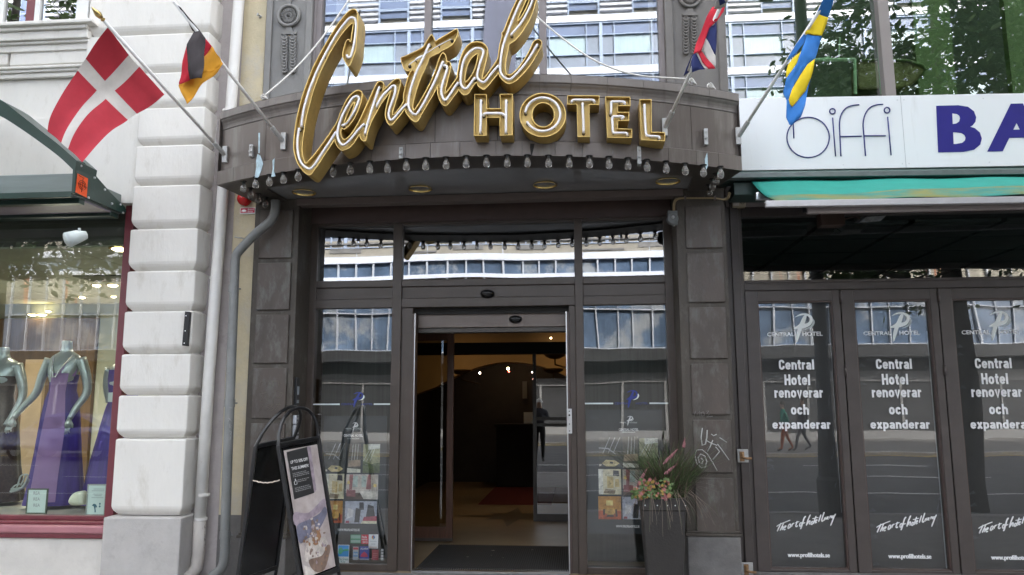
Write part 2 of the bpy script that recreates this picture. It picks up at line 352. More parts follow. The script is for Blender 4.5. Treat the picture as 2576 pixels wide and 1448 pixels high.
# yellow plaster strip and the grey strip beside it
xY0, xY1 = at(583, 640, -.33).x, xL0
MB().box(xY0, xY1+.002, -.33, .1, .56, 16).build('plaster_wall', K['yellow'], hb)
box('wall_foot', xY0, xY1-.012, -.335, .1, 0, .56, K['granite'], hb, bevel=.006)
K['mauve'] = mat('grey_mauve_plaster', (.40, .36, .345), .9, var=.12, scale=4, bump=.15, bscale=60, col2=(.3, .27, .26), thr=(.55, .7), sscale=3)
# upper floor: pilasters with iron ornament, big mirrored window
uL0, uL1 = at(669, 100, PY).x, at(784, 100, PY).x
uR0, uR1 = at(1675, 130, PY).x, at(1827, 130, PY).x
def relief(name, cu, rv, s, parent):
    """rosette, cap and scale garland; cu = centre column px, rv = rosette row px, s = px scale"""
    P = lambda du, dv: at(cu+du*s, rv+dv*s, PY-.012)
    k = (P(1, 0)-P(0, 0)).length; c = P(0, 0); m = MB()
    ring = [c+Vector((math.cos(a), 0, math.sin(a)))*26*k for a in [2*math.pi*i/28 for i in range(28)]]
    m.tube(ring, 4.6*k, 8, closed=True)
    for i in range(24):
        a = 2*math.pi*i/24; d = Vector((math.cos(a), 0, math.sin(a))); m.tube([c+d*8*k, c+d*20*k], [1*k, 1.9*k], 5)
    m.tube([c+Vector((math.cos(a), 0, math.sin(a)))*7*k for a in [2*math.pi*i/16 for i in range(16)]], 2*k, 6, closed=True)
    m.lathe(c, [(4.5*k, 0), (4*k, -3*k), (2*k, -5*k), (.01, -5.5*k)], 10, 'Y')
    m.build('rosette', K['grey_cast'], parent, smooth=True)
    m = MB()
    for z0, z1, w0, w1 in ((26, 40, 5, 11), (40, 46, 20, 19)):
        a, b, cc, d = P(-w0, z0), P(w0, z0), P(w1, z1), P(-w1, z1); m.prism([a, b, cc, d], (0, .02, 0))
    m.build('garland_cap', K['grey_cast'], parent)
    m = MB()
    for z0, z1, w0, w1 in ((-47, -30, 9, 5), (-51, -47, 18, 18)):
        a, b, cc, d = P(-w0, z0), P(w0, z0), P(w1, z1), P(-w1, z1); m.prism([a, b, cc, d], (0, .02, 0))
    m.build('rosette_vase', K['grey_cast'], parent)
    for sx in (-1, 1):
        m = MB()
        for r in range(12):
            o = P(sx*10.5, 52+r*7.6); w_ = 9.6*k*(1-.015*r)
            m.loft([[o+Vector((math.cos(t)*w_*q, -dd, -math.sin(t)*10*k*q)) for t in [math.pi*j/10 for j in range(11)]] for q, dd in ((1, -.012), (1.0, .004), (.86, .012), (.6, .006), (.3, -.004), (.05, -.010))], closed=False)
        m.tube([P(sx*10.5+4*math.cos(t), 52+4*math.sin(t)) for t in [2*math.pi*j/10 for j in range(10)]], 1.3*k, 6, closed=True)
        m.build('garland', K['grey_cast'], parent, smooth=True)
for (x0, x1, cu, rv, m_) in ((uL0, uL1, 726, 40, 'l'), (uR0, uR1, 1736, -7, 'r')):
    km = K['grey_cast'] if m_ == 'l' else mat('brown_grey_iron', (.15, .138, .125), .6, var=.12, scale=4, bump=.1, bscale=70)
    p = box('upper_pilaster', x0, x1, PY+.012, .2, 3.7, 16, km, hb)
    fw = (x1-x0)*.13
    MB().box(x0-.002, x0+fw, PY-.02, PY+.012, 4.2, 9).box(x1-fw, x1+.002, PY-.02, PY+.012, 4.2, 9).box(x0+fw, x1-fw, PY-.02, PY+.012, 4.2, 4.5).build('pilaster_border', km, p, bevel=.008)
    if m_ == 'l': relief('ornament', cu, rv, 1.0, p)
    else:
        KK = K['grey_cast']; K['grey_cast'] = km; relief('ornament', cu, rv, 1.0, p); K['grey_cast'] = KK
K['winframe'] = mat('window_frame_grey', (.19, .165, .16), .5, var=.08, scale=6)
UY = -.27      # the upper glazing sits almost flush with the pilasters
wx = [at(812, 100, UY).x, at(1069, 100, UY).x, at(1086.5, 100, UY).x, at(1357, 110, UY).x, at(1375, 110, UY).x, at(1656, 110, UY).x]
MB().box(uL1, wx[0], UY-.06, .14, 4.0, 9).box(uL1, wx[0]-.05, UY-.075, UY-.06, 4.0, 9).box(wx[5], uR0, UY-.06, .14, 4.0, 9).box(wx[1], wx[2], UY-.05, .1, 4.0, 9).box(wx[3], wx[4], UY-.05, .1, 4.0, 9).box(wx[0], wx[5], UY-.03, .12, 3.75, 4.0).build('window_frame', K['winframe'], hb, bevel=.006)
for a, b in ((0, 1), (2, 3), (4, 5)):
    MB().face([(wx[a], UY, 4.0), (wx[b], UY, 4.0), (wx[b], UY, 9), (wx[a], UY, 9)]).build('window_pane', K['g_top'], hb)
K['dim'] = mat('dim_room', (.10, .10, .10), .9, var=.2, scale=2)
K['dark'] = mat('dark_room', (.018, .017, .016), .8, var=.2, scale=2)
MB().box(uL1, uR0, 1.2, 1.25, 3.8, 9).box(uL1, uR0, .16, 1.2, 3.76, 3.8).build('upper_room', K['dim'], hb)
# plain upper wall, roof and rear wall of the block (out of view, built this high to shade the street)
MB().box(uL0, uR1+.0, .02, .3, 9, 26).box(-30, 30, .3, 9.8, 25.8, 26).box(-30, 30, 9.5, 9.8, 0, 25.8).box(-30, -29.7, .3, 9.5, 0, 25.8).box(29.7, 30, .3, 9.5, 0, 25.8).build('unseen_shell', K['grey_cast'], hb)

# ---------------------------------------------------------------- entrance front
en = thing('hotel_entrance', (-.9, 0, 0), 'brown metal hotel entrance with mirrored transom lights and an open doorway under the curved canopy', 'entrance')
eX0, eX1 = -2.775, .955
gl0, gl1 = -2.663, -1.866; m1 = -1.772; gc1 = at(1443.6, 558, 0).x; gr0, gr1 = .063, .873
dx0, dx1 = at(1043, 900, 0).x, at(1425, 900, 0).x
zt0, zt1 = 2.845, at(1100, 566, 0).z
zs1, zs0 = 2.562, .062
fr = MB()
fr.box(eX0, gl0, 0, .1, 0, 3.64).box(gr1, eX1, 0, .1, 0, 3.64)                         # outer stiles
fr.box(gl1, m1, -.010, .1, 0, 3.436).box(gc1, gr0, -.010, .1, 0, 3.436)                   # mullions
for a, b in ((gl0, gl1), (m1, gc1), (gr0, gr1)):
    fr.box(a, b, .002, .1, zt1, 3.64).box(a, b, -.004, .1, 2.775, zt0).box(a, b, .02, .09, 2.655, 2.775).box(a, b, -.002, .1, zs1, 2.655)
fr.box(gl0, gl1, 0, .1, 0, zs0).box(gr0, gr1, 0, .1, 0, zs0)
fr.build('door_frame', K['frame'], en, bevel=.005)
MB().box(gl0, eX1-.08, -.018, .0, 3.44, 3.448).box(eX0+.01, eX1-.01, -.016, .0, 3.449, 3.62).build('head_trim', K['frame_red'], en, bevel=.003)
for a, b, c, d, e, f_ in ((m1, dx0-.03, dx0-.03, dx0, dx0-.006, dx0+.002), (dx1+.03, gc1, dx1, dx1+.03, dx1-.003, dx1+.008)):
    j = box('door_jamb', a, b, .02, .1, 0, zs1, K['frame'], en, bevel=.004)
    box('jamb_lining', c, d, .012, .14, 0, 2.50, K['frame_red'], j, bevel=.003)
    box('jamb_strip', e, f_, .0, .02, 0, 2.5, K['steel'], j)
for a, b in ((gl0, gl1), (m1, gc1), (gr0, gr1)):
    MB().face([(a, .035, zt0), (b, .035, zt0), (b, .0386, zt1), (a, .0386, zt1)]).build('transom_pane', K['g_trans'], en)
for a, b in ((gl0, gl1), (gr0, gr1)):
    pn = MB().face([(a, .04, zs0), (b, .04, zs0), (b, .04, zs1), (a, .04, zs1)]).build('side_pane', K['g_side'], en)
    # pale safety strip with the hotel mark in blue
    xm = at(901, 1018, .036).x if a < -1 else at(1592, 1016, .036).x
    box('safety_strip', a, xm-.19, .034, .037, 1.588, 1.602, K['offwhite'], pn); box('safety_strip', xm+.16, b, .034, .037, 1.588, 1.602, K['offwhite'], pn)
MB().box(dx0, dx1, -.01, .12, -.01, .012).build('threshold', K['steel'], en)
# transom box with door operator
box('operator_box', dx0, dx1, .14, .30, at(1200, 824, .14).z, at(1200, 789, .14).z, K['opbox'], en, bevel=.004)
MB().box(at(1278, 805, .14).x, at(1316, 805, .14).x, .137, .15, at(1200, 823.5, .14).z, at(1200, 789.5, .14).z).build('sensor_plate', flat('operator_plate', (.2, .16, .14), .4), en, bevel=.002)
box('track_rail', dx0, dx1, .16, .32, at(1200, 836, .16).z, at(1200, 826, .16).z, K['soffit_dark'], en)
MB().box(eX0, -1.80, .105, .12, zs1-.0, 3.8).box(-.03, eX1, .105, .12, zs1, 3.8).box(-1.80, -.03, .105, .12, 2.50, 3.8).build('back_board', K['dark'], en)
K['backdrop'] = mat('dim_backdrop', (.030, .033, .028), .7, var=.35, scale=5, stretch=(7, 1, .15))
MB().box(eX0, -1.80, .62, .64, 0, 3.8).box(-.02, eX1, .62, .64, 0, 3.8).build('pane_dark_sheet', K['backdrop'], en)  # added dark sheets hide the lit lobby behind the side panes
# black dome sensors
for (u, v, r, nm, lb) in ((1226, 739, 18, 'motion_sensor', 'black dome motion sensor on the brown header bar above the doorway'), (1297, 803, 17, 'door_sensor', 'small black dome sensor on the door operator box just over the open doorway')):
    y = -.002 if v < 780 else .136
    c = at(u, v, y); k = (at(u+1, v, y)-c).length; m = MB()
    rings = []
    for i in range(7):
        t = i/6*math.pi/2
        rings.append([c+Vector((math.cos(a)*r*k*math.cos(t), -math.sin(t)*r*k*.9, max(math.sin(a), -.95)*r*k*.72*math.cos(t) if math.sin(a) < 0 else math.sin(a)*r*k*.55*math.cos(t))) for a in [2*math.pi*j/18 for j in range(18)]])
    o = m.loft(rings).build(nm, mat('sensor_black', (.012, .012, .013), .18, var=.05), None, smooth=True); tag(o, lb, 'sensor')
# ---------------------------------------------------------------- canopy
cp = thing('entrance_canopy', (-.92, -.3, 3.6), 'curved brown zinc canopy over the hotel entrance carrying the gold sign', 'canopy')
TH = math.asin(2.375/ARC_R)
def ap(t, off, z): return Vector((ARC_C.x+math.sin(t)*(ARC_R+off), ARC_C.y-math.cos(t)*(ARC_R+off), z))
def strip(prof, joints, gap, name, m):
    mb = MB()
    for a, b in zip(joints[:-1], joints[1:]):
        n = max(2, int((b-a)/TH*26)); ts = [a+gap*.55+(b-a-1.1*gap)*i/n for i in range(n+1)]
        mb.loft([[ap(t, o, z) for t in ts] for o, z in prof], closed=False)
        for t in (ts[0], ts[-1]): mb.loft([[ap(t, o, z), ap(t, o-.015, z)] for o, z in prof], closed=False)
    return mb.build(name, m, cp, bevel=0)
rj = random.Random(3)
def joints(n, jit=.0): return [-TH]+[-TH+2*TH*(i+jit*(rj.random()-.5))/n for i in range(1, n)]+[TH]
strip([(-.03, 3.60), (0, 3.601), (.002, 3.725), (-.004, 3.731), (-.034, 3.735)], joints(20, .25), .0006, 'fascia_lip', K['zinc'])
strip([(-.031, 3.742), (-.03, 4.13)], joints(9, .3), .0009, 'fascia_panel', K['zinc'])
strip([(-.034, 4.134), (-.026, 4.136), (-.026, 4.146), (-.03, 4.15), (-.028, 4.17), (-.02, 4.195), (-.008, 4.215), (-.004, 4.228), (.004, 4.23), (.006, 4.237), (.002, 4.298), (-.006, 4.306), (-.06, 4.312)], joints(16, .2), .0005, 'cornice', K['zinc_cap'])
mb = MB(); ts = [-TH+2*TH*i/60 for i in range(61)]
mb.loft([[ap(t, -.036, z) for t in ts] for z in (3.605, 4.30)], closed=False); mb.build('fascia_backing', K['seam'], cp)
eL, eR = ap(-TH, 0, 0), ap(TH, 0, 0); xlw, xrw = -3.195, 1.285
mb = MB(); arcp = [ap(t, -.006, 4.309) for t in ts]
mb.face(arcp+[Vector((xrw, PY+.02, 4.33)), Vector((xlw, PY+.02, 4.33))]).build('canopy_roof', K['zinc_cap'], cp)
mb = MB()                                                   # end sheets
for e, x in ((eL, xlw), (eR, xrw)):
    mb.face([(e.x, e.y, 3.6), (e.x, e.y, 4.305), (x, PY+.02, 4.33), (x, PY+.02, 3.6)])
mb.build('end_sheet', K['zinc'], cp)
# soffit: bulb band, gloss panel, back beam
bi = -.335; tin = [(-TH+.058)+2*(TH-.058)*i/50 for i in range(51)]
outer = [ap(t, -.004, 3.602) for t in ts]; inner = [ap(t, bi, 3.602) for t in tin]
mb = MB(); n = 50
oo = [ap(-TH+2*TH*i/n, -.004, 3.602) for i in range(n+1)]
mb.loft([oo, inner], closed=False)
iL, iR = inner[0], inner[-1]; ixl, ixr = -2.86, 1.075
mb.face([oo[0], inner[0], (ixl, -.25, 3.602), (xlw, -.25, 3.602)]).face([oo[-1], inner[-1], (ixr, -.25, 3.602), (xrw, -.25, 3.602)])
mb.loft([inner, [p+Vector((0, 0, .02)) for p in inner]], closed=False)
mb.face([inner[0], (ixl, -.25, 3.602), (ixl, -.25, 3.622), inner[0]+Vector((0, 0, .02))]).face([inner[-1], (ixr, -.25, 3.602), (ixr, -.25, 3.622), inner[-1]+Vector((0, 0, .02))])
mb.build('bulb_band', K['soffit_dark'], cp)
MB().face([p+Vector((0, 0, .02)) for p in inner]+[Vector((ixr, -.25, 3.622)), Vector((ixl, -.25, 3.622))]).build('soffit_panel', K['soffit'], cp)
MB().box(xL1-.02, xR0+.07, -.40, -.27, 3.548, 3.617).box(xL1-.02, xR0+.0, -.27, .0, 3.6225, 3.66).build('soffit_beam', mat('taupe_beam', (.135, .105, .092), .5, var=.1, scale=5), cp, bevel=.004)
# old bracket plates and blue-green runs on the fascia
for u, v, h in ((1009, 386, 30), (1608, 392, 46), (632, 380, 34), (1776, 345, 44)):
    c = atarc(u, v, .0); k = h/1957*6.4; m = MB(); m.box(c.x-.016, c.x+.016, c.y-.012, c.y+.06, c.z-k/2, c.z+k/2)
    m.tube([c+Vector((0, -.004, .3*k)), c+Vector((0, -.03, .28*k))], .007, 6).tube([c+Vector((0, -.004, -.1*k)), c+Vector((0, -.035, -.12*k))], .012, 6)
    m.build('bracket_plate', K['galv'], cp, bevel=.003)
for pts in ([(648, 388), (655, 392), (662, 412), (657, 430), (650, 447), (640, 447), (645, 420), (644, 404)], [(685, 405), (691, 398), (689, 430), (693, 444), (682, 446), (686, 425)], [(650, 335), (654, 335), (653, 386), (650, 386)], [(1773, 400), (1779, 384), (1781, 418), (1777, 428), (1774, 420)]):
    MB().face([atarc(u, v, .0035) for u, v in pts]).build('stain_run', K['patina'], cp)
c = atarc(1339, 378, .003); MB().face([atarc(u, v, .0035) for u, v in ((1334, 362), (1345, 362), (1343, 372), (1338, 392), (1336, 390), (1333, 372))]).build('stain_run', K['seam'], cp)

# ---------------------------------------------------------------- bulbs and downlights under the canopy
K['socket'] = flat('black_socket', (.012, .011, .01), .6)
bulb_px = [(643, 467), (678, 461), (713, 455), (750, 448), (794, 443), (838, 437), (881, 432), (930, 428), (975, 427), (1022, 422), (1071, 420), (1122, 418), (1173, 415), (1224, 414), (1276, 413), (1327, 413), (1380, 414), (1432, 414), (1483, 415), (1532, 417), (1580, 420), (1628, 424), (1676, 428), (1724, 433), (1770, 437), (1813, 441),
           (612, 477), (630, 493), (649, 507), (667, 516), (1802, 458), (1793, 471), (1785, 485)]
b0 = thing('light_bulb', (0, 0, 0), 'clear glass bulb in the row of bulbs under the curved canopy edge', 'light bulb', 'bulbs along the canopy edge')
MB().lathe((0, 0, 0), [(.001, -.104), (.011, -.102), (.021, -.094), (.0275, -.082), (.0295, -.067), (.0275, -.051), (.020, -.034), (.0145, -.022), (.014, -.016)], 14).build('bulb_glass', K['g_bulb'], b0, smooth=True)
MB().lathe((0, 0, 0), [(.016, -.022), (.016, -.004), (.03, 0), (.03, .004)], 12).build('bulb_socket', K['socket'], b0, smooth=False)
MB().tube([(-.008, 0, -.02), (-.007, 0, -.06), (0, 0, -.067), (.007, 0, -.06), (.008, 0, -.02)], .0012, 4).lathe((0, 0, 0), [(.005, -.02), (.004, -.045), (.001, -.05)], 8).build('filament_stem', K['opbox'], b0)
for i, (u, v) in enumerate(bulb_px):
    p = atz(u, v, 3.602-.075); p.z = 3.598
    if i == 0: b0.location = p; o = b0
    else:
        o = b0.copy(); COL.objects.link(o); o.location = p
        for ch in b0.children:
            c = ch.copy(); COL.objects.link(c); c.parent = o
for ch in b0.children: ch.matrix_parent_inverse = Matrix()
for o in COL.objects:
    if o.parent is not None and o.parent.name.startswith('light_bulb'): o.matrix_parent_inverse = Matrix()
dl = None
names = ['leftmost of the four brass downlights in the canopy ceiling', 'second brass downlight from the left in the canopy ceiling', 'third brass downlight from the left in the canopy ceiling', 'rightmost brass downlight in the canopy ceiling by the corner bulbs']
K['brass_in'] = mat('brass_reflector', (.7, .55, .22), .22, 1, var=.1, scale=10)
for i, (u, v) in enumerate(((765, 486), (1057, 477), (1371, 467), (1680, 458))):
    p = atz(u, v, 3.61)
    if dl is None:
        dl = thing('recessed_downlight', (0, 0, 0), names[0], 'ceiling light', 'downlights in the canopy ceiling')
        MB().lathe((0, 0, 0), [(.1, .004), (.113, .0), (.116, -.006), (.112, -.010), (.104, -.008)], 32).build('trim_ring', K['brass'], dl, smooth=True)
        MB().lathe((0, 0, 0), [(.104, -.007), (.097, .03), (.085, .07), (.06, .1)], 32).lathe((0, 0, 0), [(.0601, .1), (.001, .1)], 24).build('reflector', K['brass_in'], dl, smooth=True)
        MB().tube([(-.05, 0, .06), (.05, 0, .06)], .02, 10).build('lamp_tube', K['offwhite'], dl, smooth=True)
        o = dl
    else:
        o = dl.copy(); COL.objects.link(o)
        for ch in dl.children:
            c = ch.copy(); COL.objects.link(c); c.parent = o
    o.location = p+Vector((0, 0, .006)); o['label'] = names[i]
for o in COL.objects:
    if o.parent is not None and o.parent.name.startswith('recessed_downlight'): o.matrix_parent_inverse = Matrix()

# ---------------------------------------------------------------- gold channel lettering
zA, zB, zC, zE = zm(724.5, 0, 3.175), zm(831.8, 107.3, 4.905), zm(1100.2, 0, 4.692), zm(1180.7, 221.4, 5.0527)
SY = -1.80
outline = (zA((485, 530), (455, 490), (437, 452), (440, 410), (455, 358), (468, 325), (486, 318), (500, 335), (507, 290), (516, 235), (520, 188), (505, 190), (478, 215), (440, 260), (400, 315), (360, 380), (325, 440), (290, 510), (255, 585), (225, 660), (195, 750), (170, 840), (145, 940), (130, 1030), (118, 1120), (112, 1190), (118, 1250), (138, 1302), (165, 1285), (210, 1235), (260, 1170), (310, 1100), (350, 1040), (385, 985), (405, 940), (415, 905))
 + zB((112, 880), (125, 858), (150, 800), (190, 720), (240, 650), (300, 603), (345, 590), (378, 608), (388, 660), (370, 745), (340, 830), (300, 920), (250, 995), (205, 1045), (162, 1070), (135, 1055), (125, 1100), (130, 1150), (150, 1188), (180, 1195), (220, 1165), (280, 1095), (330, 1010), (380, 910), (430, 800), (480, 690), (530, 580), (560, 520), (580, 490), (612, 480), (642, 492), (655, 525), (645, 590), (680, 560), (740, 503), (780, 465), (820, 447), (850, 455), (862, 490), (852, 550), (830, 640), (805, 720), (785, 790), (765, 850), (762, 893), (790, 880), (830, 832), (880, 765), (903, 710), (897, 680), (905, 620), (925, 530), (950, 440), (982, 365), (1008, 334), (980, 340), (950, 350), (925, 340), (900, 310), (885, 270), (874, 230), (868, 190), (920, 168), (1000, 130), (1080, 92), (1130, 65), (1155, 38), (1172, 5)))
outline += zm(536.7, 0, 2.998)((1640, 266), (1660, 280), (1672, 312), (1702, 295), (1770, 256), (1834, 219))
outline += zC((240, 385), (232, 430), (200, 495), (165, 537), (100, 575), (50, 600)) + zB((1335, 128), (1225, 183), (1195, 250), (1160, 330), (1120, 420), (1080, 520), (1050, 620), (1025, 710), (1012, 780), (1018, 815), (1034, 832), (1080, 762), (1130, 680), (1190, 570), (1240, 470), (1290, 350), (1320, 250), (1345, 180), (1365, 143), (1387, 130), (1410, 148), (1426, 190), (1432, 234), (1460, 237), (1478, 260), (1480, 300), (1470, 360), (1450, 435), (1430, 515), (1415, 590), (1414, 627), (1440, 600), (1490, 530), (1540, 462), (1565, 415))
outline += zC((233, 895), (245, 820), (265, 720), (300, 622), (345, 552), (400, 508), (450, 496), (510, 501), (560, 530), (590, 572), (593, 620), (580, 690), (560, 780), (540, 860), (530, 915), (538, 930), (570, 900), (620, 832), (670, 762), (708, 702), (720, 655), (735, 540), (765, 425), (760, 392), (785, 365), (820, 270), (860, 170), (900, 80), (940, -5), (975, -75), (1020, -135), (1070, -172), (1120, -180), (1155, -150), (1170, -90), (1166, 0), (1160, 30), (1130, 130), (1080, 250), (1020, 350), (960, 430), (900, 490), (852, 522), (843, 545), (830, 605), (815, 680), (805, 760), (803, 820), (815, 868), (840, 885), (880, 875), (930, 832), (980, 772), (1040, 682), (1090, 592), (1130, 505), (1158, 477), (1195, 470), (1225, 485), (1232, 520), (1215, 570), (1170, 650), (1110, 750), (1050, 830), (980, 905), (920, 960), (870, 983), (830, 985), (790, 962), (750, 920), (728, 880), (718, 862), (700, 890), (650, 950), (600, 1012), (562, 1050), (540, 1055), (510, 1040), (480, 1010), (463, 975), (440, 992), (400, 1050), (370, 1100), (335, 1122), (300, 1115), (270, 1085), (250, 1058), (230, 1092), (180, 1160), (130, 1226), (100, 1248))
outline += zB((1385, 768), (1350, 720), (1325, 650), (1317, 580), (1319, 527), (1300, 572), (1260, 652), (1200, 752), (1130, 872), (1080, 960), (1055, 978), (1020, 968), (970, 920), (930, 862), (916, 822), (870, 882), (820, 942), (770, 1002), (740, 1020), (710, 1000), (685, 950), (672, 890), (680, 830), (700, 740), (725, 660), (745, 590), (720, 622), (670, 692), (620, 762), (570, 850), (530, 922), (500, 982), (470, 1062), (445, 1150), (434, 1207), (410, 1215), (380, 1195), (365, 1165), (354, 1132), (320, 1190), (270, 1260), (220, 1305), (170, 1325), (130, 1328), (90, 1290), (60, 1238), (50, 1200))
outline += zA((350, 1150), (300, 1225), (250, 1300), (205, 1365), (175, 1397), (140, 1385), (100, 1340), (70, 1290), (50, 1220), (45, 1160), (50, 1080), (60, 1000), (75, 920), (100, 820), (130, 720), (160, 640), (200, 540), (240, 460), (290, 370), (340, 285), (390, 205), (440, 140), (480, 95), (520, 75), (545, 85), (556, 120), (557, 190), (548, 300), (540, 395), (515, 470))
holes = [zB((290, 735), (255, 785), (215, 860), (180, 945), (168, 985), (182, 988), (205, 965), (242, 900), (275, 820), (296, 748)), zC((476, 632), (440, 652), (400, 692), (360, 762), (335, 850), (325, 920), (328, 970), (345, 962), (370, 935), (405, 885), (440, 820), (465, 735), (480, 650)),
         zC((950, 245), (960, 200), (1000, 110), (1040, 20), (1075, -50), (1100, -85), (1108, -60), (1090, -10), (1060, 70), (1010, 170), (965, 235))]
def channel(parent, loops, y, depth, sm):
    L3 = [[at(u, v, y) for u, v in lp] for lp in loops]
    if sm: L3 = [smooth_poly(lp, 3) for lp in L3]
    mb = MB()
    for lp in L3:
        n = len(lp)
        if n > 60:                                       # pull depth back so the sheet meets the curved fascia
            pass
        vs = [p for p in lp]+[Vector((p.x, y+depth, p.z)) for p in lp]
        mb.raw(vs, [(i, (i+1) % n, n+(i+1) % n, n+i) for i in range(n)])
    sh = mb.build('channel_side', K['gold'], parent)
    md = sh.modifiers.new('solid', 'SOLIDIFY'); md.thickness = .007; md.offset = 0
    vs, fs = fill2d([[(p.x, p.z) for p in lp] for lp in L3])
    MB().raw([(v.x, y+.055, v.y) for v in vs], fs).build('channel_back', K['gold_back'], parent)
def tubes(parent, lines, y, r=.0105, smooth_=True):
    for ln in lines:
        p = [at(u, v, y+.012) for u, v in ln]
        if smooth_ and len(p) > 2: p = smooth_poly(p, 4, closed=False)
        p = [p[0]+Vector((0, .045, 0)), p[0]+Vector((0, .008, 0))]+p+[p[-1]+Vector((0, .008, 0)), p[-1]+Vector((0, .045, 0))]
        MB().tube(p, r, 10).build('neon_tube', K['neon'], parent, smooth=True)
        m = MB()
        for e in (p[0], p[-1]): m.lathe((e.x, y+.052, e.z), [(.014, .0), (.014, -.006), (.009, -.009), (.001, -.009)], 10, 'Y')
        a = p[len(p)//3]; m.box(a.x-.004, a.x+.004, y+.012, y+.053, a.z-.003, a.z+.003)
        b = p[2*len(p)//3]; m.box(b.x-.004, b.x+.004, y+.012, y+.053, b.z-.003, b.z+.003)
        m.build('tube_holder', K['electrode'], parent)
sg = thing('script_sign', (-1.2, SY, 3.6), 'gold script sign reading Central with white neon tubes on the canopy front', 'sign')
channel(sg, [outline]+holes, SY, .215, True)
tubes(sg, [zA((470, 445), (480, 462), (500, 455), (515, 410), (530, 340), (543, 230), (540, 165), (520, 145), (490, 150), (440, 205), (380, 290), (320, 395), (260, 510), (210, 620), (165, 740), (130, 860), (112, 960), (108, 1010)),
 zA((88, 1030), (78, 1100), (75, 1170), (85, 1250), (110, 1310), (150, 1345), (180, 1350), (215, 1315), (270, 1230), (330, 1140), (380, 1060)),
 zB((145, 1025), (180, 1010), (230, 950), (290, 850), (340, 740), (350, 690), (320, 665), (270, 690), (210, 780), (150, 890), (105, 1010), (85, 1110), (95, 1200), (140, 1265), (190, 1250), (260, 1180), (330, 1090), (410, 1010)),
 zB((425, 1125), (440, 1060), (480, 920), (520, 790), (560, 670), (600, 555)),
 zB((570, 790), (590, 740), (640, 660), (700, 600), (750, 550), (785, 535), (800, 570), (790, 640), (760, 730), (725, 830), (715, 900), (735, 955), (770, 950), (820, 890), (880, 820), (935, 765)),
 zB((1215, 25), (1170, 130), (1120, 240), (1070, 340), (1020, 470), (985, 590), (965, 690), (960, 770), (980, 840), (1020, 885), (1060, 885), (1100, 830), (1160, 730), (1220, 610), (1280, 490), (1330, 370), (1385, 240)),
 zB((1400, 285), (1430, 295), (1435, 340), (1410, 420), (1385, 500), (1365, 590), (1375, 660), (1400, 710), (1430, 705), (1470, 650), (1520, 570), (1570, 500)),
 zC((440, 925), (400, 980), (350, 1045), (310, 1045), (280, 1000), (275, 920), (290, 800), (325, 690), (380, 620), (440, 580), (500, 575), (540, 600), (540, 650), (510, 730), (485, 820), (470, 900), (490, 945), (540, 975), (580, 950), (640, 870), (720, 780)),
 zC((875, 410), (900, 380), (970, 300), (1040, 190), (1100, 70), (1130, -20), (1145, -80), (1120, -130), (1080, -110), (1030, -50), (985, 20), (930, 140), (880, 260), (830, 390), (790, 500), (760, 620), (745, 740), (745, 850), (780, 910), (840, 940), (890, 920), (960, 850), (1050, 740), (1110, 650), (1180, 530))], SY)
zT = zm(536.7, 0, 2.998)
tubes(sg, [zT((1475, 490), (1505, 468), (1600, 408), (1700, 345), (1795, 297))], SY, .004)
MB().tube([at(u, v, SY+.02) for u, v in zT((1515, 462), (1530, 450), (1560, 432), (1580, 420))], [.003, .01, .012, .004], 8).build('tube_splice', K['neon'], sg, smooth=True)
# the five letters of HOTEL
def oring(cx, cy, rx, ry, n=40): return [(cx+rx*math.cos(2*math.pi*i/n), cy+ry*math.sin(2*math.pi*i/n)) for i in range(n)]
HL = [('H', -1.775, [zE((68, 85), (218, 85), (220, 265), (398, 265), (390, 82), (545, 80), (545, 598), (390, 604), (388, 375), (215, 375), (215, 604), (60, 604))],
       [zE((148, 160), (146, 300), (144, 450), (140, 570)), zE((468, 160), (467, 300), (466, 450), (465, 570)), zE((180, 345), (205, 328), (300, 325), (405, 328), (440, 345))]),
      ('O', -1.735, [zE(*oring(933, 345, 290, 275)), zE(*oring(938, 343, 143, 155))], [zE(*[(933+222*math.cos(a), 340+212*math.sin(a)) for a in [math.radians(d) for d in range(-172, 161, 12)]])]),
      ('T', -1.655, [zE((1250, 100), (1650, 103), (1648, 210), (1520, 212), (1530, 620), (1380, 622), (1370, 207), (1245, 207))], [zE((1300, 182), (1325, 156), (1440, 156), (1560, 156), (1590, 182)), zE((1440, 200), (1443, 300), (1450, 450), (1452, 565))]),
      ('E', -1.585, [zE((1732, 115), (2042, 118), (2045, 225), (1885, 228), (1885, 312), (2028, 312), (2025, 415), (1888, 418), (1885, 522), (2065, 525), (2065, 632), (1758, 630))], [zE((1975, 205), (1960, 180), (1850, 178), (1806, 182), (1802, 230), (1800, 330)), zE((1940, 395), (1955, 368), (1850, 366), (1818, 380), (1820, 470), (1826, 560), (1852, 576), (1985, 576), (2008, 602))]),
      ('L', -1.54, [zE((2168, 148), (2312, 150), (2315, 565), (2485, 568), (2485, 675), (2185, 660))], [zE((2225, 215), (2230, 350), (2238, 500), (2248, 590), (2275, 613), (2400, 620), (2418, 645))])]
for ch, y, loops, tb in HL:
    c = at(*loops[0][0], y)
    t = thing('channel_letter', (c.x, y, c.z), 'gold channel letter %s with white neon tube, %s of the word HOTEL' % (ch, {'H': 'first', 'O': 'round second', 'T': 'third', 'E': 'fourth', 'L': 'last'}[ch]), 'sign letter', 'letters of the word HOTEL')
    channel(t, loops, y, {'H': .19, 'O': .2, 'T': .185, 'E': .19, 'L': .2}[ch], False)
    tubes(t, tb, y, .0108)

